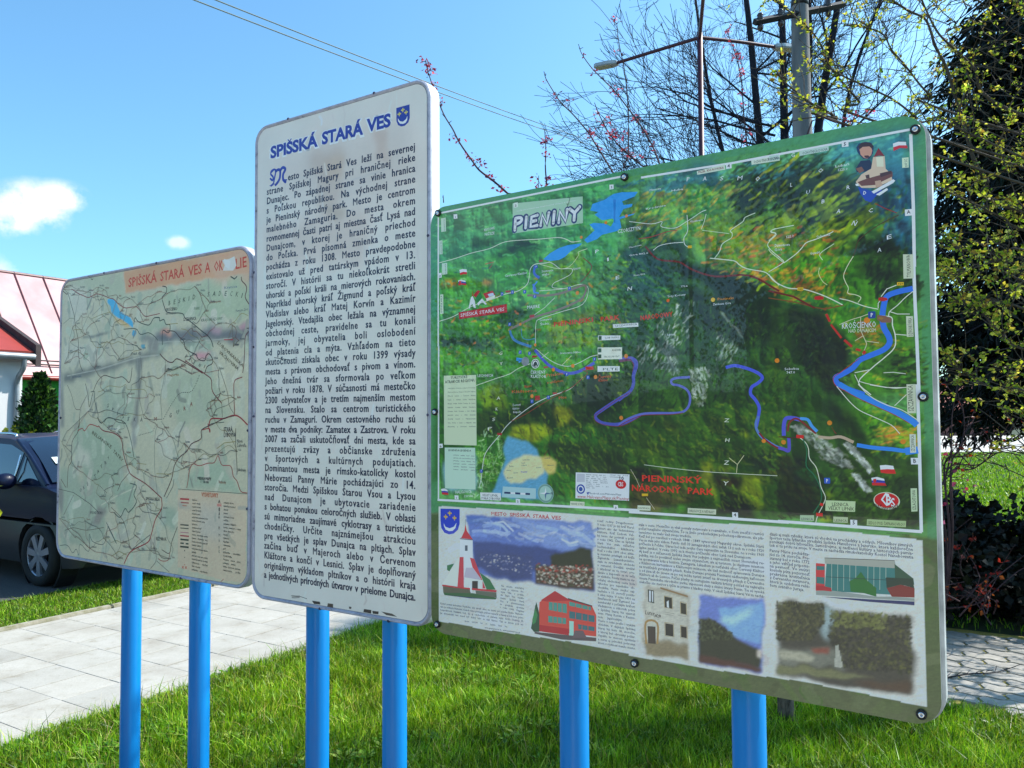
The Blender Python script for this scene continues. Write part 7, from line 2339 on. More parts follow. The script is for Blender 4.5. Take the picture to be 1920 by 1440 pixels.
def house(name, label, u0, u1, n_front, depth, eave, ridge, run, wall_m, roof_m, seam, gutter_m, over=0.35, verge=False, chimneys=(), windows=()):
    root = tag(empty(name, un((u0 + u1) / 2, n_front - depth / 2)), label, 'house')
    base = Vector(root.location)
    def U(u, n, z): x, y, _ = un(u, n); return (x - base.x, y - base.y, z)
    mb = MB(); nr = n_front - run; nb = n_front - depth
    prof = [(n_front, -0.1), (n_front, eave), (nr, ridge - 0.12), (nb, eave), (nb, -0.1)]
    V = [U(u0, a, z) for a, z in prof] + [U(u1, a, z) for a, z in prof]
    mb.add(V, quads=[(0, 1, 6, 5), (1, 2, 7, 6), (2, 3, 8, 7), (3, 4, 9, 8)], tris=[(0, 4, 1), (1, 4, 3), (1, 3, 2), (5, 6, 9), (6, 8, 9), (6, 7, 8)])
    mb.build('wall', wall_m, root)
    s = (ridge - eave) / run
    ze = eave - over * s * 0.6
    mb = MB()
    uo = 0.05 if verge else .3
    quad_prism(mb, [U(u0 - .3, n_front + over * .6, ze), U(u1 + uo, n_front + over * .6, ze), U(u1 + uo, nr, ridge), U(u0 - .3, nr, ridge)], 0.06)
    sb = (ridge - eave) / (depth - run)
    quad_prism(mb, [U(u1 + .3, nb - .3, eave - .3 * sb), U(u0 - .3, nb - .3, eave - .3 * sb), U(u0 - .3, nr - .002, ridge), U(u1 + .3, nr - .002, ridge)], 0.06)
    roof = mb.build('roof', roof_m, root)
    if seam:
        k = 0; uu = u0 - .1
        while uu < u1 + .3:
            mb = MB()
            a = np.array(U(uu, n_front + over * .6 - .01, ze + 0.075)); b = np.array(U(uu, nr, ridge + 0.075))
            dz = 0.035; w = np.array(un(0.012, 0)) 
            V = [a - w, a + w, b + w, b - w]
            quad_prism(mb, V, -0.03) if False else mb.tube([a + (0, 0, .03), b + (0, 0, .03)], 0.032, 4)
            mb.build('roof_seam', M_SEAM, roof); uu += seam
        mb = MB(); mb.tube([U(u0 - .3, nr, ridge + .07), U(u1 + .3, nr, ridge + .07)], 0.05, 8); mb.build('ridge_cap', M_SEAM, roof)
        mb = MB(); mb.tube([U(u0 - .3, n_front + over * .35, ze + .32), U(u1 + .3, n_front + over * .35, ze + .32)], 0.02, 6)
        mb.tube([U(u0 - .3, n_front + over * .32, ze + .42), U(u1 + .3, n_front + over * .32, ze + .42)], 0.02, 6); mb.build('snow_guard', M_DKWOOD, roof)
    if verge:
        for uu in (u1 + .07,):
            mb = MB(); quad_prism(mb, [U(uu, n_front + over * .75, ze - .22), U(uu, nr, ridge - .12), U(uu, nr, ridge + .16), U(uu, n_front + over * .75, ze + .18)], 0.10)
            mb.build('verge_board', M_DKWOOD, roof)
    mb = MB(); mb.tube([U(u0 - .3, n_front + over * .72, ze - .02), U(u1 + (.05 if verge else .3), n_front + over * .72, ze - .05)], 0.065, 8)
    mb.build('gutter', gutter_m, roof, smooth=True)
    mb = MB(); ud = u0 + 0.35 if seam else u1 - 0.12
    mb.tube(smooth_path([U(ud, n_front + over * .72, ze - .06), U(ud, n_front + over * .6, ze - .28), U(ud, n_front + .06, ze - .5), U(ud, n_front + .06, ze - 1.0), U(ud, n_front + .06, 0.1)], 4), 0.045, 10)
    mb.build('downpipe', gutter_m, root, smooth=True)
    for (wu, wz, ww, wh) in windows:
        mb = MB(); 
        quad_prism(mb, [U(wu, n_front + .004, wz), U(wu + ww, n_front + .004, wz), U(wu + ww, n_front + .004, wz + wh), U(wu, n_front + .004, wz + wh)], 0.04)
        f = mb.build('window', M_FRAMEW, root)
        for q in (0, 1):
            mb = MB(); a = wu + 0.05 + q * ww / 2; b = a + ww / 2 - 0.1
            quad_prism(mb, [U(a, n_front + .047, wz + .06), U(b, n_front + .047, wz + .06), U(b, n_front + .047, wz + wh - .06), U(a, n_front + .047, wz + wh - .06)], 0.004)
            mb.build('pane', M_GLASSD, f)
    for (cu_, cn_, ch) in chimneys:
        mb = MB(); x, y, z = U(cu_, cn_, ridge + .1); mb.box(x, y, z, 0.5, 0.5, ch, math.atan2(.848, .53)); mb.build('chimney', simple('chimney_brick', (0.35, 0.13, 0.09)), roof)
    return root
house('green_house', 'green plastered house with pale pink seamed metal roof, behind the parked car', 10.15, 24.0, -20.45, 9.0, 2.95, 5.40, 1.75, M_WALLG, M_PINK, 0.74, M_PIPE, windows=[(12.35, 1.0, 1.1, 1.35), (15.5, 1.0, 1.1, 1.35), (19, 1.0, 1.1, 1.35)], chimneys=[(20, -23.0, 1.4)])
house('white_house', 'white plastered house with red roof and zinc gutter, at the left edge', 2.0, 8.05, -16.15, 8.0, 2.98, 4.5, 3.4, M_WALLW, M_REDROOF, 0, M_ZINC, over=0.45, verge=True, windows=[(3.5, 1.0, 1.2, 1.3)])

# ------------------------------------------------------------------ foliage helpers
def leaves(mb, P, size, cols, n_dir=None, flat=0.6, asp=0.45, spread=0.0):
    """folded diamond leaves, two triangles each, at points P"""
    P = np.asarray(P, float); n = len(P)
    if spread: P = P + rng.normal(size=P.shape) * spread
    d = rng.normal(size=(n, 3)); d[:, 2] *= flat
    if n_dir is not None: d = d * 0.7 + np.asarray(n_dir)
    d /= np.linalg.norm(d, axis=1)[:, None]
    u = rng.normal(size=(n, 3)); w = np.cross(d, u); w /= np.linalg.norm(w, axis=1)[:, None]
    s = size * rng.uniform(.55, 1.3, n)[:, None]
    nn = np.cross(d, w)
    a = P; b = P + d * s * .5 + w * s * asp + nn * s * .12; c = P + d * s; e = P + d * s * .5 - w * s * asp + nn * s * .12
    V = np.stack([a, b, c, e], 1).reshape(-1, 3)
    I = np.arange(n)[:, None] * 4
    T = np.concatenate([I + [0, 1, 2], I + [0, 2, 3]], 0)
    C = np.array([lin(c_) for c_ in cols])[rng.integers(len(cols), size=n)] * rng.uniform(.7, 1.25, n)[:, None]
    mb.add(V, tris=T, col=np.repeat(C, 4, 0))

def leaf_mat(name, rough=0.5, tr=0.45, tint=(1.2, 1.25, 0.7)):
    m = Mat(name, (0.1, 0.2, 0.05), rough, spec=0.35); m.base(m.attr()); m.translucent(tr, tint); return m.m
M_LEAF = leaf_mat('young_leaf', tr=0.5)
M_LEAFD = leaf_mat('evergreen_leaf', 0.6, 0.15)
M_GRASS = leaf_mat('grass_blade', 0.42, 0.32, (1.25, 1.2, 0.7))
def bark(name, c, var=0.35, scale=25):
    m = Mat(name, c, 0.9, spec=0.15); c = np.array(c)
    m.base(m.ramp(m.noise(scale, 7, stretch=(1, 1, .3)), [(0.3, tuple(c * (1 - var))), (0.7, tuple(c * (1 + var)))])); m.bump(m.noise(scale * 3, 4, stretch=(1, 1, .25)), 0.6, 0.01); return m.m
M_BARKD = bark('dark_bark', (0.045, 0.04, 0.045)); M_BARKG = bark('grey_twig_bark', (0.085, 0.07, 0.055)); M_BARKP = bark('plum_bark', (0.07, 0.045, 0.05))

def thuja(name, label, x, y, h, r, cols, n=5200, cat='tree', group=None):
    e = tag(empty(name, (x, y, 0)), label, cat, group)
    mb = MB(); mb.tube([(0, 0, -.05), (0, 0, h * .7)], [0.05, 0.02], 7); mb.build('trunk', M_BARKD, e)
    t = rng.uniform(0, 1, n) ** 0.85; a = rng.uniform(0, 2 * math.pi, n)
    prof = np.sin(np.clip(t * 0.86 + 0.10, 0, 1) * math.pi) ** 0.5 * np.where(t > .6, np.sqrt(np.maximum(1 - ((t - .6) / .42) ** 2, 0)), 1)
    lump = 1 + 0.14 * np.sin(a * 5 + t * 17) + 0.10 * np.sin(a * 9 - t * 31)
    rr = r * prof * lump * rng.uniform(.55, 1.04, n)
    P = np.column_stack([rr * np.cos(a), rr * np.sin(a), 0.08 + t * h])
    mb = MB(); leaves(mb, P, 0.095, cols, n_dir=np.column_stack([np.cos(a) * .5, np.sin(a) * .5, np.full(n, 1.0)]), asp=0.3)
    mb.build('crown', M_LEAFD, e)
    return e
thuja('thuja', 'small dark rounded thuja against the green house wall', -8.27, 14.0, 2.3, 0.34, ['1c3a18', '27481c', '38601f', '142c12', '55762a'], 5200)

def clump(name, label, centers, size, cols, n, cat, mat, parent_stems=True, stem_mat=None, leaf=0.06, base=(0, 0), asp=0.45, kind=None):
    e = tag(empty(name, (base[0], base[1], 0)), label, cat)
    C = np.array(centers, float); k = rng.integers(len(C), size=n)
    d = rng.normal(size=(n, 3)); d /= np.linalg.norm(d, axis=1)[:, None]; r = rng.uniform(.55, 1.0, n) ** .6
    P = C[k, :3] + d * C[k, 3:4] * r[:, None] * (1, 1, .8) + rng.normal(size=(n, 3)) * .03
    P = P[P[:, 2] > 0.02] - (base[0], base[1], 0)
    mb = MB(); leaves(mb, P, leaf, cols, asp=asp); mb.build('crown', mat, e)
    mb = MB()
    for c in C[:: max(len(C) // 14, 1)]:
        b0 = np.array([c[0] * .3 + base[0] * .7, c[1] * .3 + base[1] * .7, 0]) if not kind else np.array([c[0], c[1], 0])
        mb.tube(smooth_path([b0 - (base[0], base[1], 0.05), (b0 + c[:3]) / 2 - (base[0], base[1], 0) + rng.normal(size=3) * .05, c[:3] - (base[0], base[1], 0)], 3), [0.02] * 6 + [.008], 5)
    mb.build('stems', stem_mat or M_BARKD, e)['kind'] = 'stuff'
    return e
cs = []
for i in range(46):
    t = i / 45; x, y, _ = un(-1.0 + t * 8.6, -14.55 + random.uniform(-.12, .12)); cs.append((x, y, 0.45 + random.random() * .85, 0.36))
clump('yellow_hedge', 'clipped yellow green hedge in front of the white house', cs, 0, ['8a9a2c', '6f8426', 'a8aa3a', '4f6a1e', 'b8b048'], 15000, 'hedge', M_LEAF, leaf=0.07, base=(cs[20][0], cs[20][1]), kind='h')
cs = [(-6.62 + random.uniform(-.16, .16), 8.85 + random.uniform(-.2, .2), z, .20) for z in (0.3, 0.5, .7, .9, 1.1, 1.25) for _ in range(3)]
cs = [(-4.42 + random.uniform(-.09, .05), 6.55 + random.uniform(-.1, .1), z, .11) for z in (0.2, .45, .75, 0.95, 1.1, 1.2) for _ in range(3)]
clump('golden_shrub', 'small golden leaved shrub at the left edge beside the car', cs, 0, ['c8c038', 'a8ac30', 'd8c850', '7a8a24'], 620, 'shrub', M_LEAF, leaf=0.06, base=(-4.38, 6.55))

# ------------------------------------------------------------------ parked car
M_PAINT = Mat('dark_blue_car_paint', (0.008, 0.014, 0.045), 0.4, coat=0.22, coat_rough=0.03, spec=0.15)
M_PAINT.base(M_PAINT.ramp(M_PAINT.noise(400, 2), [(0.4, (0.003, 0.006, 0.022)), (0.6, (0.006, 0.011, 0.038))])); M_PAINT = M_PAINT.m
M_LOWER = simple('grey_lower_body', (0.03, 0.03, 0.033), 0.4, coat=0.2, scale=5)  # grey colour stands in for reflections low on the body
M_TYRE = simple('tyre_rubber', (0.012, 0.012, 0.012), 0.8, var=0.3, bump=0.3)
M_RIM = simple('silver_rim', (0.36, 0.37, 0.42), 0.3, metal=0.6, var=0.1)
M_CARGL = Mat('car_glass', (0.006, 0.011, 0.024), 0.02, spec=0.6, coat=0.6, coat_rough=0.01).m
M_CHROME = simple('bright_trim', (0.75, 0.77, 0.8), 0.15, metal=0.9, var=0.05)
M_BLACKP = simple('black_plastic', (0.012, 0.012, 0.014), 0.5, var=0.2)
M_LAMP = simple('headlight_glass', (0.6, 0.65, 0.7), 0.08, var=0.1, coat=1.0)
CX = 0.86
car = tag(empty('parked_car', (-4.58 + 0.53 * CX, 7.77 + 0.848 * CX, 0), math.atan2(-0.53, 0.848)), 'dark blue family car with greyed lower body and windscreen sticker, parked left of the path', 'car')
def arch(cx, r, n=12): return [(cx + r * math.cos(a), 0.30 + r * math.sin(a)) for a in np.linspace(0, math.pi, n)]
def shape_y(x, y, z, W=0.86):
    """plan taper towards nose and tail, tumblehome above the belt"""
    k = 1.0
    if x > 0.25: k *= 1 - 0.16 * ((x - 0.25) / 0.65) ** 2
    if x < -2.7: k *= 1 - 0.10 * ((-2.7 - x) / 0.7) ** 2
    if z > 0.9: k *= 1 - 0.20 * ((z - 0.9) / 0.52) ** 1.15
    k *= 1 - 0.05 * max(0, (0.45 - z) / 0.3) ** 1.5 - 0.015 * max(0, (z - .7) / .2) ** 2 * (z <= .9)
    return y * k
def car_piece(name, outline, y0, y1, mat, parent=None, cuts_x=(), cuts_z=(), nsub=5, smooth=True, bevel=None):
    bm = prism(outline, y0, y1, axis='Y')
    for v in bm.verts: pass
    for c in cuts_x: bmesh.ops.bisect_plane(bm, geom=bm.verts[:] + bm.edges[:] + bm.faces[:], plane_co=(c, 0, 0), plane_no=(1, 0, 0))
    for c in cuts_z: bmesh.ops.bisect_plane(bm, geom=bm.verts[:] + bm.edges[:] + bm.faces[:], plane_co=(0, 0, c), plane_no=(0, 0, 1))
    for c in np.linspace(y0, y1, nsub + 1)[1:-1]: bmesh.ops.bisect_plane(bm, geom=bm.verts[:] + bm.edges[:] + bm.faces[:], plane_co=(0, c, 0), plane_no=(0, 1, 0))
    for v in bm.verts:
        x, y, z = v.co; crown = 0.03 * (1 - (y / 0.86) ** 2)
        v.co.y = shape_y(x, y, z)
        if z > 0.86: v.co.z += crown * min(1, (z - .8) * 3)
        if x > 0.5: v.co.x += -0.16 * (y / .86) ** 2 * (x - .5) / .35
        if x < -3: v.co.x += 0.08 * (y / .86) ** 2
    if bevel: bmesh.ops.bevel(bm, geom=[e for e in bm.edges if e.calc_face_angle(0) > 0.7], offset=bevel, segments=3, affect='EDGES', clamp_overlap=True)
    o = from_bm(name, bm, mat, parent or car, smooth=False)
    o.data.shade_smooth() if False else None
    for p in o.data.polygons: p.use_smooth = True
    md = o.modifiers.new('split', 'EDGE_SPLIT'); md.split_angle = R(28)
    return o
upper = [(0.86, 0.56), (0.84, 0.70), (0.74, 0.80), (0.45, 0.88), (0.12, 0.945), (-0.05, 0.955), (-3.10, 0.965), (-3.30, 0.90), (-3.38, 0.62)]
body_o = upper + [(-3.38, 0.60)] + [(0.86, 0.55)]
side_top = 0.605
bo = [(0.86, side_top), (0.84, 0.70), (0.74, 0.80), (0.45, 0.88), (0.12, 0.945), (-0.05, 0.955), (-3.10, 0.965), (-3.30, 0.90), (-3.38, side_top)] + [p for p in arch(-2.62, 0.37)[::-1] if p[1] > side_top] + [p for p in arch(0, 0.37)[::-1] if p[1] > side_top]
bo2 = []
car_piece('body', bo, -CX, CX, M_PAINT, cuts_x=[-3, -2.6, -2.2, -1.6, -1, -.5, 0, .2, .4, .6, .75], cuts_z=[.66, .72, .78, .84, .9], nsub=8)
lo = [(0.86, 0.60), (-3.38, 0.60), (-3.40, 0.35), (-3.25, 0.22), (-3.0, 0.20)] + [p for p in arch(-2.62, 0.37)[::-1] if p[1] >= 0.30 and p[1] < .599] 
def lower_outline():
    a = arch(-2.62, 0.37, 14)[::-1]; b = arch(0, 0.37, 14)[::-1]
    a = [(x, min(z, 0.59)) for x, z in a]; b = [(x, min(z, 0.59)) for x, z in b]
    return [(0.86, 0.603), (-3.38, 0.603), (-3.40, 0.35), (-3.25, 0.24), (-2.99, 0.22)] + a + [(-2.25, 0.20), (-0.37, 0.20)] + b + [(0.37, 0.2), (0.7, 0.22), (0.88, 0.34)]
car_piece('lower_body', lower_outline(), -CX - .004, CX + .004, M_LOWER, cuts_x=[-1.6, -1, -.6, .5, .7], cuts_z=[.3, .4, .5], nsub=4)
cabin = [(0.10, 0.935), (-0.33, 1.20), (-0.72, 1.375), (-0.95, 1.405), (-1.6, 1.425), (-2.4, 1.40), (-2.85, 1.33), (-3.0, 1.20), (-3.18, 0.945)]
car_piece('cabin', cabin, -0.83, 0.83, M_PAINT, cuts_x=[-2.6, -2, -1.4, -1, -.6, -.2], cuts_z=[1.05, 1.2, 1.3], nsub=8)
for sgn in (-1, 1):
    for nm, ol in (('front_quarter_window', [(-0.05, 0.965), (-0.50, 1.235), (-0.50, 0.965)]), ('door_window', [(-0.56, 0.965), (-0.56, 1.27), (-0.86, 1.345), (-1.38, 1.365), (-1.38, 0.965)]), ('rear_door_window', [(-1.46, 0.965), (-1.46, 1.365), (-2.2, 1.35), (-2.35, 0.965)]), ('rear_quarter_window', [(-2.42, 0.965), (-2.27, 1.34), (-2.7, 1.29), (-2.95, 1.0)])):
        y0, y1 = (-0.836, -0.80) if sgn < 0 else (0.80, 0.836)
        car_piece(nm, ol, y0, y1, M_CARGL, cuts_z=[1.05, 1.15, 1.25], nsub=1)
# windscreen and rear screen
def screen(name, a, b, wa, wb, mat, off=0.006):
    mb = MB(); A, B = np.array(a), np.array(b); d = B - A; nrm = np.array([-d[1], d[0]]) if d[0] > 0 else np.array([d[1], -d[0]]); nrm = nrm / np.linalg.norm(nrm); nrm = nrm if nrm[1] > 0 else -nrm
    n = 8; V = []
    for i in range(7):
        t = i / 6; p = A + d * t + nrm * off; w = wa + (wb - wa) * t
        sag = 0.03 * math.sin(t * math.pi)
        for j in range(n + 1):
            q = -1 + 2 * j / n
            V.append((p[0] - 0.02 * q * q + nrm[0] * (sag + .012), q * w, p[1] + 0.03 * (1 - q * q) + nrm[1] * (sag + .012)))
    mb.add(V, quads=[(i * (n + 1) + j, i * (n + 1) + j + 1, (i + 1) * (n + 1) + j + 1, (i + 1) * (n + 1) + j) for i in range(6) for j in range(n)])
    return mb.build(name, mat, car, smooth=True)
ws = screen('windscreen', (0.06, 0.965), (-0.78, 1.375), 0.76, 0.60, M_CARGL, 0.02)
screen('rear_screen', (-3.14, 1.0), (-2.93, 1.30), 0.68, 0.60, M_CARGL, 0.02)
mb = MB(); mb.add([(-0.20, -0.60, 1.142), (-0.32, -0.585, 1.202), (-0.32, -0.50, 1.205), (-0.20, -0.51, 1.145)], quads=[(0, 1, 2, 3)])
V_ = np.array(mb.v[0]); st = MB(); quad_prism(st, V_ + (0.012, 0, 0.022), 0.002)
st.build('sticker', simple('sticker_paper', (0.6, 0.68, 0.66), 0.6, var=0.25, scale=60), ws)
for sgn in (-1, 1):
    mb = MB(); mb.tube([(0.04, sgn * .80, .965), (-0.42, sgn * .735, 1.235), (-0.80, sgn * .665, 1.385)], 0.022, 6); mb.build('windscreen_pillar', M_PAINT, car, smooth=True)
    mb = MB(); mb.tube(smooth_path([(-0.95, sgn * .60, 1.425), (-1.1, sgn * .60, 1.46), (-2.3, sgn * .60, 1.455), (-2.5, sgn * .6, 1.42)], 4), 0.014, 6); mb.build('roof_rail', M_CHROME, car, smooth=True)
    bm = bmesh.new(); bmesh.ops.create_uvsphere(bm, u_segments=14, v_segments=10, radius=1)
    for v in bm.verts: v.co = Vector((-0.46 + v.co.x * .075, sgn * .95 + v.co.y * .11, 1.0 + v.co.z * .08))
    mir = from_bm('mirror', bm, M_PAINT, car, smooth=True)
    mb = MB(); mb.tube([(-0.42, sgn * .80, .965), (-0.45, sgn * .87, .975)], 0.02, 6); mb.build('mirror_arm', M_BLACKP, mir)
    mb = MB(); mb.tube([(-0.53, sgn * .838, .975), (-0.50, sgn * .82, 1.1), (-0.53, sgn * .77, 1.25)], 0.009, 6); mb.build('window_trim', M_CHROME, car, smooth=True)
    mb = MB(); mb.box(-1.2, sgn * .862, .80, .16, .025, .03); mb.build('door_handle', M_PAINT, car)
    mb = MB(); mb.box(0.16, sgn * .852, .665, .09, .012, .035); mb.build('side_indicator', M_LAMP, car)
    bm = bmesh.new(); bmesh.ops.create_uvsphere(bm, u_segments=14, v_segments=10, radius=1)
    for v in bm.verts: v.co = Vector((0.66 + v.co.x * .13, sgn * .60 + v.co.y * .13, 0.69 + v.co.z * .07))
    from_bm('headlight', bm, M_LAMP, car, smooth=True)
mb = MB(); mb.box(0.875, 0, 0.36, 0.03, 0.9, 0.12); mb.build('front_grille', M_BLACKP, car)
for (wx, sg) in ((0, -1), (0, 1), (-2.62, -1), (-2.62, 1)):
    y = sg * 0.775
    mb = MB(); mb.lathe([(0.205, -.09), (0.235, -.10), (0.285, -.095), (0.30, -.07), (0.302, 0), (0.30, .07), (0.285, .095), (0.235, .10), (0.205, .09), (0.205, -.09)], (wx, y, 0.302), 'Y', 40)
    wheel = mb.build('wheel', M_TYRE, car, smooth=True, auto=True)
    mb = MB(); o = sg * .07
    mb.lathe([(0.21, sg * .085), (0.195, sg * .075), (0.19, -sg * .05), (0.205, -sg * .08)], (wx, y, 0.302), 'Y', 40)
    mb.lathe([(0.0001, sg * .088), (0.035, sg * .085), (0.05, sg * .07), (0.05, 0)], (wx, y, 0.302), 'Y', 20)
    for k in range(7):
        a = k * 2 * math.pi / 7 + .3; c_, s_ = math.cos(a), math.sin(a)
        for (r0, r1, w0, w1) in ((0.03, 0.2, .026, .034),):
            p = np.array([(r0, -w0), (r1, -w1), (r1, w1), (r0, w0)]); q = np.column_stack([p[:, 0] * c_ - p[:, 1] * s_, p[:, 0] * s_ + p[:, 1] * c_])
            V = [(wx + a_, y + sg * .062, .302 + b_) for a_, b_ in q] + [(wx + a_, y + sg * .085, .302 + b_) for a_, b_ in q * .995]
            mb.add(V, quads=[(0, 1, 2, 3), (7, 6, 5, 4), (0, 4, 5, 1), (1, 5, 6, 2), (2, 6, 7, 3), (3, 7, 4, 0)])
    mb.build('rim', M_RIM, wheel, auto=True)
    mb = MB(); mb.lathe([(0.0001, sg * .02), (0.19, sg * .02)], (wx, y, 0.302), 'Y', 24); mb.lathe([(0.375, -sg * .12), (0.375, sg * .055), (0.36, sg * .06)], (wx, y, 0.30), 'Y', 24); mb.build('wheel_well', M_BLACKP, wheel)

# ------------------------------------------------------------------ poles, street lamp, wires
m = Mat('weathered_concrete', (0.22, 0.21, 0.2), 0.9)
m.base(m.ramp(m.noise(5, 9, stretch=(1, 1, .2)), [(0.3, (0.10, 0.10, 0.10)), (0.6, (0.22, 0.215, 0.21)), (0.8, (0.30, 0.29, 0.28))])); m.bump(m.noise(50, 5), 0.4, 0.01); M_CONC = m.m
pole = tag(empty('utility_pole', (4.44, 12.0, 0)), 'thick grey concrete utility pole with a dark crossarm', 'pole')
mb = MB(); mb.lathe([(0.0001, 7.96), (0.12, 7.96), (0.125, 7.93), (0.145, 5.6), (0.20, -0.1)], (0, 0, 0), 'Z', 20); mb.build('shaft', M_CONC, pole, smooth=True, auto=True)
mb = MB(); mb.lathe([(0.0001, 8.02), (0.12, 8.0), (0.13, 7.93), (0.13, 7.86), (0.0001, 7.86)], (0, 0, 0), 'Z', 16); mb.build('cap', M_BLACKP, pole, smooth=True, auto=True)
M_IRON = simple('dark_iron', (0.03, 0.028, 0.032), 0.6, metal=0.4, var=0.4, scale=30)
a = np.array((3.62 - 4.44, -0.4, 7.42)); b = np.array((5.24 - 4.44, 0.3, 8.05)); d = b - a
mb = MB(); mb.tube([a, b], 0.055, 4); arm = mb.build('crossarm', M_IRON, pole)
for t in (0.06, 0.28, 0.82):
    mb = MB(); p = a + d * t; mb.lathe([(0.0001, .13), (0.03, .12), (0.05, .09), (0.035, .07), (0.055, .04), (0.02, .0), (0.015, -.06)], p, 'Z', 10); mb.build('insulator', simple('brown_glaze', (0.06, 0.035, 0.03), 0.2), arm, smooth=True)
    mb = MB(); mb.lathe([(0.0001, -.04), (0.03, -.05), (0.05, -.09), (0.04, -.13), (0.01, -.16)], p, 'Z', 10); mb.build('insulator', simple('brown_glaze', (0.06, 0.035, 0.03), 0.2), arm, smooth=True)
M_WINE = simple('dark_red_lamp_paint', (0.075, 0.018, 0.03), 0.45, var=0.2)
M_HEAD = simple('lamp_head_shell', (0.42, 0.43, 0.44), 0.4, metal=0.3)
M_LED = Mat('lamp_panel', (0.45, 0.45, 0.36), 0.2); M_LED.base(M_LED.ramp(M_LED.noise(70, 1), [(0.45, (0.62, 0.6, 0.42)), (0.55, (0.25, 0.27, 0.22))])); M_LED = M_LED.m
lx, ly, lz = 3.143, 13.0, 7.87
lamp = tag(empty('street_lamp', (lx, ly, 0)), 'slim dark red street lamp post with three arms', 'street lamp')
mb = MB(); mb.lathe([(0.0001, lz + .08), (0.045, lz + .08), (0.045, 3.0), (0.06, 2.95), (0.065, 0)], (0, 0, 0), 'Z', 12); mb.build('post', M_WINE, lamp, smooth=True, auto=True)
for (ex, ey, ez) in ((1.87 - lx, 1.0, 0.02), (4.62 - lx, 0.62, 0.12), (2.86 - lx, -1.5, 0.05)):
    hd = Vector((ex, ey, 0)).normalized(); L = math.hypot(ex, ey)
    mb = MB(); mb.tube(smooth_path([(0, 0, lz), (hd.x * L * .5, hd.y * L * .5, lz + ez * .6), (ex, ey, lz + ez)], 4), 0.03, 8); mb.build('arm', M_WINE, lamp, smooth=True)
    rz = math.atan2(hd.y, hd.x)
    bm = prism([(-.05, -.06), (.10, -.11), (.38, -.10), (.42, -.06), (.42, .06), (.38, .10), (.10, .11), (-.05, .06)], 0, 0.07)
    bmesh.ops.bevel(bm, geom=bm.edges[:], offset=.012, segments=2, affect='EDGES')
    hd_o = from_bm('lamp_head', bm, M_HEAD, lamp); hd_o.location = (ex, ey, lz + ez - .03); hd_o.rotation_euler = (0, R(-6), rz)
    bm = prism([(.08, -.085), (.38, -.085), (.38, .085), (.08, .085)], -0.006, 0.0); from_bm('lamp_panel', bm, M_LED, hd_o)
for k, off in enumerate((0.0, -0.09)):
    A = np.array((-4.76, 5.5, 5.66 + off)); B = np.array((5.01, 26.5, 10.14 + off * 1.3))
    pts = [A + (B - A) * t + np.array((0, 0, -0.68 * t * (1 - t))) for t in np.linspace(0, 1, 24)]
    mb = MB(); mb.tube(np.array(pts) - pts[0], 0.008, 5)
    o = mb.build('overhead_wire', simple('wire_sheath', (0.12, 0.16, 0.15), 0.5), None); o.location = pts[0]
    tag(o, 'thin %s overhead wire of the pair crossing the sky' % ('upper' if k == 0 else 'lower'), 'wire', 'pair of overhead wires')

# ------------------------------------------------------------------ shrubs and trees
PLUM = [[(-0.013, 3.3, 2.533), (-0.067, 3.318, 2.587), (-0.132, 3.336, 2.643), (-0.163, 3.355, 2.689), (-0.219, 3.373, 2.776), (-0.248, 3.391, 2.839), (-0.284, 3.409, 2.903), (-0.31, 3.427, 2.968), (-0.334, 3.445, 3.033), (-0.354, 3.464, 3.099), (-0.366, 3.482, 3.139), (-0.377, 3.5, 3.193)], [(0.154, 3.4, 2.595), (0.149, 3.4, 2.683), (0.152, 3.4, 2.752), (0.147, 3.4, 2.84)], [(0.466, 3.6, 2.711), (0.421, 3.625, 2.8), (0.391, 3.65, 2.862), (0.361, 3.675, 2.926), (0.296, 3.7, 3.018), (0.237, 3.725, 3.09), (0.198, 3.75, 3.163), (0.172, 3.775, 3.223), (0.163, 3.8, 3.27)], [(0.581, 3.9, 2.897), (0.583, 3.9, 3.129), (0.568, 3.9, 3.311), (0.541, 3.9, 3.457), (0.532, 3.9, 3.553)], [(0.696, 3.7, 2.785), (0.671, 3.725, 2.873), (0.622, 3.75, 2.979), (0.572, 3.775, 3.066), (0.507, 3.8, 3.168), (0.455, 3.825, 3.236), (0.402, 3.85, 3.305), (0.355, 3.875, 3.388), (0.34, 3.9, 3.451)], [(0.585, 3.5, 2.709), (0.541, 3.5, 2.745), (0.484, 3.5, 2.797), (0.439, 3.5, 2.856), (0.414, 3.5, 2.901), (0.389, 3.5, 2.954), (0.374, 3.5, 2.996)], [(0.117, 3.4, 2.582), (0.119, 3.4, 2.614), (0.12, 3.4, 2.639)], [(-0.255, 3.0, 2.415), (-0.256, 3.0, 2.43), (-0.257, 3.0, 2.444)], [(1.169, 3.9, 2.934), (1.155, 3.9, 3.094), (1.147, 3.9, 3.255), (1.126, 3.9, 3.37), (1.105, 3.9, 3.439), (1.075, 3.9, 3.52)], [(1.608, 3.8, 3.003), (1.652, 3.8, 3.025), (1.702, 3.8, 3.053), (1.731, 3.8, 3.086)]]
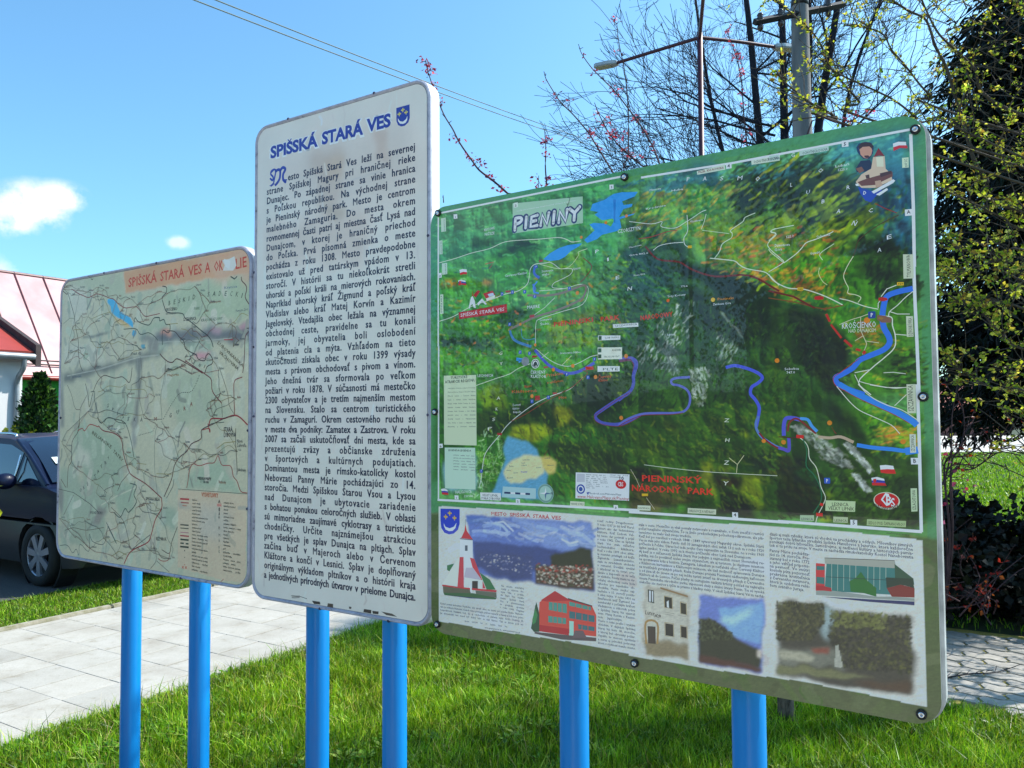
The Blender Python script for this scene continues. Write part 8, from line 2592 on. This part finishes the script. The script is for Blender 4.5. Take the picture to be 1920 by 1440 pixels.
BUDS = [[(2.212, 4.8, 3.392), (2.12, 4.775, 3.496), (2.015, 4.75, 3.598), (1.912, 4.725, 3.713), (1.863, 4.7, 3.813), (1.788, 4.675, 3.899), (1.672, 4.65, 3.984), (1.577, 4.625, 4.054), (1.497, 4.6, 4.109)], [(1.813, 4.2, 3.138), (1.741, 4.2, 3.182), (1.67, 4.2, 3.231), (1.598, 4.2, 3.269), (1.538, 4.2, 3.319), (1.478, 4.2, 3.368), (1.419, 4.2, 3.443)], [(2.685, 4.9, 3.499), (2.607, 4.857, 3.554), (2.516, 4.814, 3.608), (2.4, 4.771, 3.717), (2.299, 4.729, 3.796), (2.226, 4.686, 3.874), (2.099, 4.643, 3.895), (1.96, 4.6, 3.888)], [(3.235, 5.2, 2.975), (3.117, 5.17, 3.118), (3.014, 5.14, 3.257), (2.931, 5.11, 3.52), (2.873, 5.08, 3.643), (2.804, 5.05, 3.824), (2.718, 5.02, 3.96), (2.649, 4.99, 4.108), (2.533, 4.96, 4.153), (2.405, 4.93, 4.211), (2.265, 4.9, 4.284)], [(3.285, 5.2, 3.613), (3.044, 5.16, 3.872), (2.905, 5.12, 3.976), (2.768, 5.08, 4.078), (2.65, 5.04, 4.268), (2.588, 5.0, 4.366)], [(2.516, 4.7, 3.256), (2.424, 4.7, 3.367), (2.291, 4.7, 3.478), (2.157, 4.7, 3.548), (1.955, 4.7, 3.646), (1.821, 4.7, 3.758)], [(2.771, 4.5, 3.131), (2.643, 4.5, 3.185), (2.464, 4.5, 3.278), (2.333, 4.5, 3.266)], [(3.278, 5.0, 2.741), (3.064, 4.9, 2.802), (2.843, 4.8, 2.86), (2.614, 4.7, 2.915), (2.444, 4.6, 2.94)], [(3.267, 5.0, 2.417), (3.002, 4.925, 2.53), (2.782, 4.85, 2.599), (2.647, 4.775, 2.638), (2.49, 4.7, 2.716)], [(3.051, 4.6, 2.17), (2.823, 4.6, 2.249), (2.63, 4.6, 2.237), (2.466, 4.6, 2.335)], [(2.996, 4.5, 2.499), (2.769, 4.5, 2.475), (2.553, 4.5, 2.413), (2.389, 4.5, 2.402)], [(3.168, 4.8, 1.713), (2.969, 4.8, 1.741), (2.81, 4.8, 1.795), (2.706, 4.8, 1.863), (2.587, 4.8, 1.93)], [(3.11, 4.7, 1.946), (2.955, 4.7, 2.013), (2.79, 4.7, 2.185), (2.715, 4.7, 2.317), (2.588, 4.7, 2.45)]]
LOW = [[(2.924, 5.5, 1.065), (2.956, 5.5, 1.155), (3.008, 5.5, 1.352), (3.022, 5.5, 1.596), (3.067, 5.5, 1.825)], [(2.919, 5.4, 1.223), (3.145, 5.4, 1.266), (3.253, 5.4, 1.385), (3.316, 5.4, 1.489)], [(3.059, 5.6, 1.239), (3.125, 5.6, 1.363), (3.161, 5.6, 1.517), (3.15, 5.6, 1.673)], [(2.96, 5.5, 1.261), (3.098, 5.5, 1.321), (3.315, 5.5, 1.442), (3.563, 5.5, 1.547)], [(2.948, 5.4, 1.193), (3.099, 5.4, 1.237), (3.297, 5.4, 1.355), (3.491, 5.4, 1.324)]]
def grow(mb, p, d, L, r, depth, maxd, up=0.1, wander=0.12, nchild=(3, 5), ratio=0.62, ang=0.55, sides=(7, 6, 5, 4, 3, 3), tips=None, rmin=0.005):
    n = 5 if depth < 2 else (4 if depth < 4 else 3)
    pts = [p.copy()]; dd = d.copy()
    for i in range(n):
        dd = dd + rng.normal(size=3) * wander + np.array((0, 0, up)) * (0.5 if depth else .2); dd /= np.linalg.norm(dd)
        pts.append(pts[-1] + dd * L / n)
    pts = np.array(pts); rr = np.linspace(r, max(r * 0.45, rmin), n + 1)
    mb.tube(pts, rr, sides[min(depth, 5)], cap=False)
    if tips is not None and depth >= maxd - 1: tips.append(pts[1:])
    if depth >= maxd: return
    k = rng.integers(nchild[0], nchild[1] + 1)
    for j in range(k):
        t = rng.uniform(0.3, 1.0) if j else 1.0
        i = min(int(t * n), n - 1); q = pts[i] + (pts[i + 1] - pts[i]) * (t * n - i)
        base = (pts[i + 1] - pts[i]); base /= np.linalg.norm(base)
        a = np.cross(base, rng.normal(size=3)); a /= np.linalg.norm(a)
        th = ang * rng.uniform(.5, 1.3) * (0.5 if j == 0 else 1)
        nd = base * math.cos(th) + a * math.sin(th)
        grow(mb, q, nd, L * ratio * rng.uniform(.7, 1.15), max(np.interp(t * n, range(n + 1), rr) * rng.uniform(.45, .7), rmin), depth + 1, maxd, up, wander, nchild, ratio, ang, sides, tips, rmin)

# big leafless tree with several stems behind the right board
bare = tag(empty('bare_tree', (7.0, 20.0, 0)), 'big leafless tree with several dark stems fanning up behind the utility pole', 'tree')
M_BARKT = bark('dark_tree_bark', (0.03, 0.03, 0.042))
stems = [((-.25, 0, 0), (-0.62, 8.7), (-1.7, 16.5), .17), ((0.0, .1, 0), (0.05, 8.7), (-.4, 17), .19), ((.3, 0, 0), (0.88, 8.9), (1.5, 17), .19), ((.1, -.2, 0), (0.3, 6.0), (1.0, 15.5), .10), ((-.1, .2, 0), (-1.0, 6.2), (-2.3, 13.2), .085), ((.2, .3, 0), (1.3, 6.5), (2.9, 13.5), .085)]
mbt = MB(); twg = MB()
for (b, mi, tp, r0) in stems:
    P = smooth_path([b, (mi[0] * .45, b[1] + .1, mi[1] * .45), (mi[0], b[1] + .2, mi[1]), ((mi[0] + tp[0]) / 2 + rng.normal() * .2, b[1] + rng.normal() * .4, (mi[1] + tp[1]) / 2), (tp[0], b[1] + rng.normal() * .6, tp[1])], 5)
    rr = np.linspace(r0, 0.03, len(P)); mbt.tube(P, rr, 8)
    for k in range(14):
        i = int(rng.uniform(.20, .98) * (len(P) - 2)); t = i / len(P)
        side = rng.uniform(0, 2 * math.pi); d = np.array((math.cos(side), math.sin(side) * .7, rng.uniform(.15, 1.0))); d /= np.linalg.norm(d)
        grow(twg, P[i], d, (3.4 - 1.7 * t) * rng.uniform(.7, 1.1), rr[i] * .27 + .005, 2, 5, up=0.07, wander=.11, nchild=(3, 6), ratio=.62, ang=.6, rmin=.0045)
for k in range(18):   # the low left skirt of the crown
    a = rng.uniform(2.2, 4.1); z = rng.uniform(3.5, 9.0); d = np.array((math.cos(a), math.sin(a) * .6, .25)); d /= np.linalg.norm(d)
    grow(twg, np.array((-.35 + rng.normal() * .15, 0, z)), d, 3.0 * rng.uniform(.8, 1.15), .035, 2, 5, up=0.09, wander=.12, nchild=(3, 5), ratio=.60, ang=.6, rmin=.0065)
mbt.build('trunk', M_BARKT, bare, smooth=True); twg.build('crown', M_BARKT, bare)

def small_bare(x, y, h, label, col, n=26, w=1.0):
    e = tag(empty('far_bare_tree', (x, y, 0)), label, 'tree')
    mb = MB(); mb.tube([(0, 0, 0), (0.05, 0, h * .5), (0, 0, h * .95)], [.12, .07, .02], 6); mb.build('trunk', M_BARKT, e)
    mb = MB()
    for k in range(n):
        a = rng.uniform(0, 6.28); z = h * rng.uniform(.3, .92); d = np.array((math.cos(a) * w, math.sin(a) * w, .8)); d /= np.linalg.norm(d)
        grow(mb, np.array((0, 0, z)), d, h * .26 * (1.2 - z / h * .6), .03, 3, 5, up=.05, wander=.16, nchild=(4, 6), ratio=.6, ang=.7, rmin=.011)
    mb.build('crown', bark('pale_twig_%d' % int(x), col), e); return e
small_bare(12.3, 42.0, 15.6, 'far pale bushy leafless tree low behind the lamp post', (0.16, 0.13, 0.11), 34, 1.1)

# blossom-coloured plum shrub behind the panorama board
RED = ['8a2c50', 'a83c60', 'b85078', '6a2450', 'c06a8c', '7a3468', 'a82c40']
plum = tag(empty('plum_shrub', (1.42, 4.22, 0)), 'plum shrub with thin bare shoots and red new leaves rising behind the panorama board', 'shrub')
PB = np.array((1.42, 4.22, 0))
mb = MB()
mb.tube(smooth_path([(0, 0, -.05), (-.02, -.03, .25), (.03, .02, .6), (0, 0, 1.0)], 4), np.linspace(.045, .028, 13), 9)
for k in range(7):
    a = k * .9; mb.tube(smooth_path([(0, 0, .1 + .05 * k), (math.cos(a) * .12, math.sin(a) * .12, .35), (math.cos(a) * .22, math.sin(a) * .2, .9)], 4), np.linspace(.02, .009, 9), 6)
mb.build('trunk', bark('rough_plum_bark', (0.12, 0.10, 0.085), .6, 60), plum, smooth=True)
for si, S in enumerate(PLUM):
    S = np.array(S); base = S[0]
    mid = base * .55 + PB * .45; mid[2] = base[2] * .55
    ext = S[0] + (S[0] - S[1]) / np.linalg.norm(S[0] - S[1]) * .22; mid = ext * .6 + PB * .4; mid[2] = ext[2] * .55
    full = np.vstack([[PB + (0, 0, .45)], [mid], [ext], S]) if si not in (7,) else S
    Q = smooth_path(full, 4) - PB; L0 = 0
    mb = MB(); n = len(Q); mb.tube(Q, np.linspace(.0055 if len(S) > 3 else .0022, .0016 if len(S) > 3 else .0012, n), 5)
    # spurs
    vis = smooth_path(S, 6) - PB
    heavy = {0: 1.0, 1: 1.6, 2: .35, 3: .12, 4: .55, 5: 1.3, 6: 2.0, 7: 0, 8: 1.0, 9: 3.0}[si]
    lf = MB()
    seglen = np.linalg.norm(np.diff(vis, axis=0), axis=1).sum()
    for k in range(int(seglen * 36)):
        p = vis[rng.integers(len(vis))]; d = rng.normal(size=3); d[2] = abs(d[2]) * .8 + .3; d /= np.linalg.norm(d)
        l = rng.uniform(.008, .03); mb.tube([p, p + d * l], [.0022, .0012], 3)
        if rng.uniform() < heavy * .8:
            q = p + d * l
            leaves(lf, np.repeat(q[None], rng.integers(5, 11), 0), .0175, RED, spread=.0085, asp=.28)
    o = mb.build('shoot', M_BARKP, plum)
    if lf.nv:
        q = lf.build('red_leaves', M_LEAF, o)

lowt = MB(); lowl = MB()  # hidden twigs added behind the board to cast shade on the lawn
for k in range(42):
    a = rng.uniform(0, 6.28); z = rng.uniform(.75, 1.2); d = np.array((math.cos(a), math.sin(a) * .8, rng.uniform(.2, .9))); d /= np.linalg.norm(d); tips = []
    grow(lowt, np.array((rng.normal() * .06, rng.normal() * .06, z)), d, rng.uniform(.4, .62), .009, 3, 5, up=.08, wander=.15, nchild=(2, 4), ratio=.6, ang=.6, tips=tips, rmin=.002)
    for T_ in tips: leaves(lowl, np.repeat(T_[-1][None], 4, 0), .034, RED, spread=.03, asp=.35)
lowt.build('shade_branches', M_BARKP, plum)['kind'] = 'stuff'; lowl.build('shade_leaves', M_LEAF, plum)['kind'] = 'stuff'

# budding tree reaching in from the right
bud = tag(empty('budding_tree', (4.75, 5.2, 0)), 'tree on the right with long thin branches carrying small yellow green new leaves', 'tree')
BB = np.array((4.75, 5.2, 0))
mb = MB(); mb.tube(smooth_path([(0, 0, -.05), (.05, 0, 1.0), (-.05, .05, 2.2), (.0, 0, 4.0), (.1, .1, 5.6)], 5), np.linspace(.10, .04, 21), 10); mb.build('trunk', M_BARKD, bud, smooth=True)
GRN = ['a8b03a', 'c4c450', '8a9e30', 'd4d068', '66842a', 'b8a848', '94783a']
br = MB(); lf = MB(); tw = MB()
def leafy_twig(p, d, L, r, nl, side=True):
    d = d / np.linalg.norm(d); pts = [p]; dd = d.copy()
    for i in range(4):
        dd = dd + rng.normal(size=3) * .22; dd /= np.linalg.norm(dd); pts.append(pts[-1] + dd * L / 4)
    pts = np.array(pts); tw.tube(pts, np.linspace(r, .0014, 5), 3, cap=False)
    for k in range(nl):
        t = rng.uniform(.25, 1.0) * 4; i = min(int(t), 3); q = pts[i] + (pts[i + 1] - pts[i]) * (t - i)
        leaves(lf, np.repeat(q[None], rng.integers(2, 6), 0), .025 if q[2] + p[2] > 6.4 else .033, GRN, spread=.009, asp=.34, n_dir=dd * .6)
for bi, S in enumerate(BUDS):
    S = np.array(S); thick = {3: .017, 4: .012}.get(bi, .0075)
    start = S[0] if bi in (3, 7, 8, 9, 10, 11, 12) else S[0]
    zt = max(min(start[2] - .5, 4.5), 1.0)
    full = smooth_path(np.vstack([[BB + (0, 0, zt)], S if np.linalg.norm(S[0] - BB - (0, 0, zt)) < np.linalg.norm(S[-1] - BB - (0, 0, zt)) else S[::-1]]), 6) - BB
    n = len(full); rr = np.linspace(thick, .004, n); br.tube(full, rr, 6)
    dens = 0.8 if bi in (0, 1, 2, 5) else 1.3
    seglen = np.linalg.norm(np.diff(full, axis=0), axis=1).sum()
    for k in range(int(seglen * 9 * dens)):
        i = rng.integers(2, n - 1); d = rng.normal(size=3); t = full[i + 0] - full[i - 1]; t /= np.linalg.norm(t)
        d = d / np.linalg.norm(d) + t * .8 + (0, 0, .25)
        leafy_twig(full[i], d, rng.uniform(.08, .42), .004, rng.integers(1, 5))
    for k in range(int(seglen * 10)):
        i = rng.integers(2, n); leaves(lf, np.repeat(full[i][None], 3, 0), .022, GRN, spread=.008, asp=.32)
# dense leafy twig screen in front of the conifer
for k in range(820):
    z = rng.uniform(1.15, 4.9); y = rng.uniform(4.7, 5.7)
    xl = 2.66 * y / 4.9 + (0.25 if z < 4.2 else -.1) + rng.uniform(0, .3)
    x = rng.uniform(xl, xl + 1.3); d = rng.normal(size=3); d[2] += .3; d[0] -= .8
    leafy_twig(np.array((x, y, z)) - BB, d, rng.uniform(.15, .6), .0045, rng.integers(2, 5))
for k in range(16):
    a = rng.uniform(-1.2, 1.9); d = np.array((math.cos(a), math.sin(a), rng.uniform(.3, .9))); d /= np.linalg.norm(d)
    tips = []
    grow(br, np.array((0, 0, rng.uniform(1.6, 4.6))), d, rng.uniform(1.0, 1.7), .02, 2, 5, up=.05, wander=.14, nchild=(3, 4), ratio=.62, ang=.6, tips=tips, rmin=.003)
    for T_ in tips[::2]: leaves(lf, np.repeat(T_[-1][None], 3, 0), .03, GRN, spread=.012, asp=.35)
br.build('branches', M_BARKG, bud, smooth=True); o = tw.build('twigs', M_BARKG, bud); o['kind'] = 'stuff'
o = lf.build('leaves', M_LEAF, bud); o['kind'] = 'stuff'

# dark conifer, lower boughs hanging above head height
con = tag(empty('dark_conifer', (6.6, 8.8, 0)), 'tall dense dark conifer in shade filling the right edge', 'tree')
mb = MB(); mb.tube(smooth_path([(0, 0, -.1), (0, 0, 4), (0, 0, 6), (0, 0, 7.7)], 4), np.linspace(.22, .03, 13), 10); mb.build('trunk', M_BARKD, con, smooth=True)
nb = MB(); nl = MB()
for k in range(600):
    z = 1.40 + 5.9 * (k / 560) ** 1.1; a = rng.uniform(0, 2 * math.pi)
    Rz = np.interp(z, [1.5, 2.6, 4.9, 6.2, 7.1, 7.7], [2.0, 2.05, 1.85, 1.55, .9, .2]) * rng.uniform(.72, 1.05)
    d = np.array((math.cos(a), math.sin(a), 0)); p0 = np.array((0, 0, z + .25))
    P = smooth_path([p0, p0 + d * Rz * .5 + (0, 0, .12), p0 + d * Rz + (0, 0, -.28)], 4)
    nb.tube(P, np.linspace(.022, .006, len(P)), 4, cap=False)
    m_ = int(150 * Rz / 2 + 20); t = rng.uniform(.25, 1.02, m_) * (len(P) - 1); i = np.minimum(t.astype(int), len(P) - 2); Q = P[i] + (P[i + 1] - P[i]) * (t - i)[:, None]
    sd = np.column_stack([-d[1] * np.ones(m_), d[0] * np.ones(m_), np.zeros(m_)]) * rng.normal(size=m_)[:, None] * .20
    Q = Q + sd; Q[:, 2] -= rng.uniform(0, .22, m_)
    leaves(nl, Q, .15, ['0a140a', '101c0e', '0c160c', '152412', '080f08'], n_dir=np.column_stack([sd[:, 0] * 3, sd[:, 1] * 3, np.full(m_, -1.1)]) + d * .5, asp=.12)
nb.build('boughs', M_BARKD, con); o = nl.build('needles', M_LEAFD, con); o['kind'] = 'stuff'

# low dark bush under the conifer
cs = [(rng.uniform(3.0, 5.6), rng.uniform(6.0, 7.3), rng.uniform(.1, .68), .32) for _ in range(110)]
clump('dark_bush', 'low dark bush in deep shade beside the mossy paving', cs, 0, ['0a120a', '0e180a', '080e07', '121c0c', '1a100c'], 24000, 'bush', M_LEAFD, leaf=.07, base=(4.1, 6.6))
e = tag(empty('red_leaved_shrub', (2.98, 5.66, 0)), 'bare twiggy shrub with a few dark red leaves beside the paving', 'shrub')
mb = MB(); lf2 = MB(); EB = np.array((2.98, 5.66, 0))
for S in LOW:
    S = np.array(S); F = smooth_path(np.vstack([[EB + (0.0, 0, .02)], [(S[0] + EB) / 2 + (.05, 0, .1)], S]), 5) - EB; mb.tube(F, np.linspace(.008, .003, len(F)), 6)
    for k in range(16):
        i = rng.integers(len(F) // 3, len(F)); d = rng.normal(size=3); d[2] = abs(d[2]); d /= np.linalg.norm(d); l = rng.uniform(.04, .2); mb.tube([F[i], F[i] + d * l * .6 + rng.normal(size=3) * .01, F[i] + d * l], [.004, .003, .002], 3, cap=False)
        if k % 3 == 0: leaves(lf2, np.repeat((F[i] + d * l)[None], 2, 0), .03, ['6a1c1c', '8a2c20', '4a3018'], asp=.35)
for k in range(26):
    a = rng.uniform(0, 6.28); d = np.array((math.cos(a) * .8, math.sin(a) * .5 - .3, rng.uniform(.2, 1.0))); p = np.array((rng.uniform(-.2, .5), rng.uniform(-.1, .3), rng.uniform(.05, .4))); L = rng.uniform(.25, .7)
    P = smooth_path([p, p + d * L * .5 + rng.normal(size=3) * .05, p + d * L], 3); mb.tube(P, np.linspace(.006, .002, len(P)), 4)
    for j in range(3): leaves(lf2, np.repeat(P[rng.integers(1, len(P))][None], 3, 0), .035, ['7a1c1c', '9a2c24', '5a1a20', '8a4a28'], spread=.01, asp=.4)
mb.build('stems', M_BARKP, e); lf2.build('red_leaves', M_LEAF, e)
mb = MB(); mb.tube(smooth_path([(-.18, -.05, .014), (0, 0, .022), (.2, .05, .016), (.42, .16, .03)], 4), np.linspace(.006, .002, 13), 5)
for k in range(7): mb.tube([(-.15 + k * .07, -.03 + k * .02, .02), (-.12 + k * .07 + rng.normal() * .02, -.01 + k * .02 + rng.normal() * .03, .035)], [.003, .001], 4)
o = mb.build('fallen_twig', M_BARKD); o.location = (2.78, 4.95, 0.0); tag(o, 'small dry twig lying on the mossy pavers', 'twig')

# far things seen past the right edge, and the land all around
M_HILL = simple('wooded_hill', (0.03, 0.06, 0.035), 0.95, scale=.02)
hp = MB(); N = 90
ring = [(math.cos(2 * math.pi * i / N), math.sin(2 * math.pi * i / N)) for i in range(N)]
hh = [6 + 7 * abs(math.sin(i * .37)) + 4 * math.sin(i * 1.1) ** 2 for i in range(N)]
V = [(c * 340, s * 340, -1) for c, s in ring] + [(c * 380, s * 380, h) for (c, s), h in zip(ring, hh)]
hp.add(V, quads=[(i, (i + 1) % N, N + (i + 1) % N, N + i) for i in range(N)])
tag(hp.build('hills', M_HILL), 'low wooded skyline', kind='structure')
rh = tag(empty('red_roofed_house', (33.5, 66, 0)), 'distant house with a red brown roof past the right board', 'house')
mb = MB(); mb.box(0, 0, 1.1, 10, 7, 2.2); mb.build('wall', simple('far_wall', (0.3, 0.12, 0.1), .9), rh)
mb = MB(); mb.add([(-5.5, -4, 2.1), (5.5, -4, 2.1), (5.5, 0, 4.6), (-5.5, 0, 4.6), (-5.5, 4, 2.1), (5.5, 4, 2.1)], quads=[(0, 1, 2, 3), (3, 2, 5, 4)]); mb.build('roof', simple('far_roof', (0.28, 0.07, 0.05), .8), rh)
for k, wx in enumerate((-3, 0, 3)):
    mb = MB(); mb.box(wx, -3.52, 1.2, 1.1, .05, 1.1); mb.build('window', M_GLASSD, rh)

# pale house and dark spruces added unseen behind the viewer; they light and reflect in the glossy board
house('added_pale_house', 'pale plastered house added unseen behind the viewer', -12.0, -2.0, 0, 1, 3, 5, 1, M_WALLW, M_REDROOF, 0, M_ZINC) if False else None
ph = tag(empty('added_pale_house', (-9.0, -13.0, 0), 0.35), 'pale cream house added unseen behind the viewer', 'house')
mb = MB(); mb.box(0, 0, 2.4, 14, 8, 4.8); mb.build('wall', simple('cream_plaster', (0.66, 0.6, 0.5), .9, var=.05), ph)
mb = MB(); mb.add([(-7.4, -4.5, 4.7), (7.4, -4.5, 4.7), (7.4, 0, 8), (-7.4, 0, 8), (-7.4, 4.5, 4.7), (7.4, 4.5, 4.7)], quads=[(0, 1, 2, 3), (3, 2, 5, 4)]); mb.build('roof', simple('grey_tiles', (0.10, 0.09, 0.085), .8), ph)
for wx in (-5, -2.4, 2.4, 5):
    mb = MB(); mb.box(wx, 4.02, 2.4, 1.2, .06, 1.5); f = mb.build('window', M_FRAMEW, ph)
    mb = MB(); mb.box(wx, 4.06, 2.4, 1.0, .03, 1.3); mb.build('pane', M_GLASSD, f)
mb = MB(); mb.box(0, 4.03, 1.05, 1.1, .07, 2.1); mb.build('door', M_DKWOOD, ph)

thuja('added_spruce', 'tall dark spruce added unseen behind the viewer', -9.2, -4.6, 9.0, 2.1, ['16260f', '1c3014', '0f1c0c', '24381a'], 9000)
thuja('added_spruce', 'lower rounded dark spruce added unseen beside the tall one behind the viewer', -9.8, -8.4, 5.2, 2.2, ['1a2c12', '22361a', '121f0e', '2a4020'], 7000)
thuja('added_spruce', 'small dark spruce added unseen at the far end of the row behind the viewer', -11.5, -1.2, 4.0, 1.9, ['1a2c12', '22361a', '121f0e', '2a4020'], 6000)
# ------------------------------------------------------------------ grass
def blades(n, sampler, h, w, cols, lean=.35, mult=None):
    P = sampler(n); n = len(P)
    a = rng.uniform(0, 2 * math.pi, n); hh = rng.uniform(h[0], h[1], n) * (mult(P) if mult else 1); ww = w * rng.uniform(.6, 1.3, n)
    ln = np.abs(rng.normal(size=n)) * lean * hh; la = rng.uniform(0, 2 * math.pi, n)
    side = np.column_stack([np.cos(a), np.sin(a), np.zeros(n)]) * ww[:, None] / 2
    L = np.column_stack([np.cos(la) * ln, np.sin(la) * ln, np.zeros(n)])
    B = np.column_stack([P, np.full(n, -.012)]); Z = np.array([0, 0, 1.0])
    M = B + L * .35 + Z * hh[:, None] * .55; T = B + L * 1.15 + Z * (hh * .97)[:, None]
    V = np.stack([B - side, B + side, M - side * .85, M + side * .85, T], 1).reshape(-1, 3)
    I = np.arange(n)[:, None] * 5
    F = np.concatenate([I + [0, 1, 3], I + [0, 3, 2], I + [2, 3, 4]])
    C = np.array([lin(c) for c in cols])[rng.integers(len(cols), size=n)] * rng.uniform(.75, 1.25, n)[:, None]
    return V, F, np.repeat(C, 5, 0)
GC = ['6c9c14', '7cae1c', '5a8a12', '8cbc26', '3f6c10', '9cc030', '64921a', 'a8bc48', '2f560c']
GD = ['5c7a20', '708a2c', '7c8a3c', '98984a', '4a6a1c']
def patchy(P, s=1.3):
    x, y = P[:, 0] * s, P[:, 1] * s
    return .5 + .5 * np.sin(x * 2.3 + np.sin(y * 1.7) * 1.6) * np.cos(y * 2.9 + np.sin(x * 2.1) * 1.4)
def near_s(n):
    out = []
    tot = 0
    while tot < n:
        u = rng.uniform(1.9, 5.0, n * 2); q = rng.uniform(-4.22, 3.4, n * 2)
        X = .53 * u + .848 * q; Y = .848 * u - .53 * q
        k = (Y > 3.15) & (np.abs(X) < Y * .68) & (rng.uniform(size=n * 2) < (4.6 / np.maximum(Y, 3)) ** 1.2)
        P = np.column_stack([X, Y])[k]; out.append(P); tot += len(P)
    return np.vstack(out)[:n]
def edge_s(n):
    u = rng.uniform(1.9, 7.0, n); q = -4.19 + np.abs(rng.normal(size=n)) * .05 - .03; return np.column_stack([.53 * u + .848 * q, .848 * u - .53 * q])
def edge2_s(n):
    q = rng.uniform(0.4, 3.6, n); u = 5.03 - np.abs(rng.normal(size=n)) * .05 + .03; return np.column_stack([.53 * u + .848 * q, .848 * u - .53 * q])
def strip_s(n):
    u = rng.uniform(1.2, 13, n); q = rng.uniform(-7.58, -6.56, n); return np.column_stack([.53 * u + .848 * q, .848 * u - .53 * q])
def far_s(n):
    Y = 8 + 26 * rng.uniform(size=n) ** 1.6; X = rng.uniform(.45, .75, n) * Y; P = np.column_stack([X, Y]); return P
def mid_s(n):
    u = rng.uniform(6.95, 12, n); q = rng.uniform(-4.1, 3, n); return np.column_stack([.53 * u + .848 * q, .848 * u - .53 * q])
def hmult(P): return .55 + .75 * patchy(P) + .35 * np.clip((P[:, 0] + .3) / 2.2, 0, 1)
mb = MB()
for (n, s_, h, w, cols, ln, mu) in ((150000, near_s, (.03, .082), .0048, GC, .45, hmult), (14000, near_s, (.07, .14), .0045, GC, .5, None), (12000, near_s, (.02, .05), .006, GD, 1.0, None), (3500, near_s, (.04, .12), .003, ['c8b878', 'b0a060', '9a8a50'], 1.3, None), (5000, edge_s, (.02, .06), .005, GC, .8, None), (5000, edge2_s, (.03, .09), .0045, GC, .6, None)):
    V, F, C = blades(n, s_, h, w, cols, ln, mu)
    pv = V[::5, :2]; k1 = patchy(pv, .8)[:, None]; k2 = patchy(pv + 7, 3.4)[:, None]; lf_ = np.clip((-.2 - pv[:, :1]) / 1.6, 0, 1)
    tn = (1 + (np.array([1.35, 1.08, .9]) - 1) * k1 * (.35 + .65 * lf_)) * (.62 + .68 * k2); C = C * np.repeat(tn, 5, 0); mb.add(V, tris=F, col=C)
tag(mb.build('lawn_grass', M_GRASS), 'bright green grass blades of the near lawn below the boards', 'grass', kind='stuff')
mb = MB()
for (n, s_, h, w, cols, ln) in ((60000, strip_s, (.02, .055), .007, GC + GD, .8),):
    V, F, C = blades(n, s_, h, w, cols, ln); mb.add(V, tris=F, col=C)
tag(mb.build('verge_grass', M_GRASS), 'grass strip between the kerb and the parked car', 'grass', kind='stuff')
mb = MB()
V, F, C = blades(42000, far_s, (.05, .11), .022, GC, .6); mb.add(V, tris=F, col=C)
V, F, C = blades(12000, mid_s, (.03, .08), .009, GC, .6); mb.add(V, tris=F, col=C)
tag(mb.build('far_grass', M_GRASS), 'sunlit lawn seen between the bushes on the right', 'grass', kind='stuff')
# broad leaved weeds
mb = MB(); P = near_s(1500); P = P[rng.uniform(size=len(P)) < .3 + .7 * patchy(P, 2.1)]
for p in P:
    k = rng.integers(4, 8); a0 = rng.uniform(0, 6.28)
    A = a0 + np.arange(k) * 2 * math.pi / k + rng.normal(size=k) * .2; L = rng.uniform(.03, .075)
    d = np.column_stack([np.cos(A), np.sin(A), np.full(k, .55)]); B = np.array([p[0], p[1], .005])
    sd = np.column_stack([-np.sin(A), np.cos(A), np.zeros(k)]) * L * .20
    V = np.stack([B + d * .01, B + d * L * .6 + sd, B + d * L * (1, 1, .8), B + d * L * .6 - sd], 1).reshape(-1, 3); I = np.arange(k)[:, None] * 4
    mb.add(V, tris=np.concatenate([I + [0, 1, 2], I + [0, 2, 3]]), col=lin(random.choice(['5a8a1a', '7aa030', '4a7818', '9ab04a'])) * rng.uniform(.8, 1.3))
tag(mb.build('lawn_weeds', M_GRASS), 'broad leaved weeds and clover scattered in the lawn', 'weeds', kind='stuff')
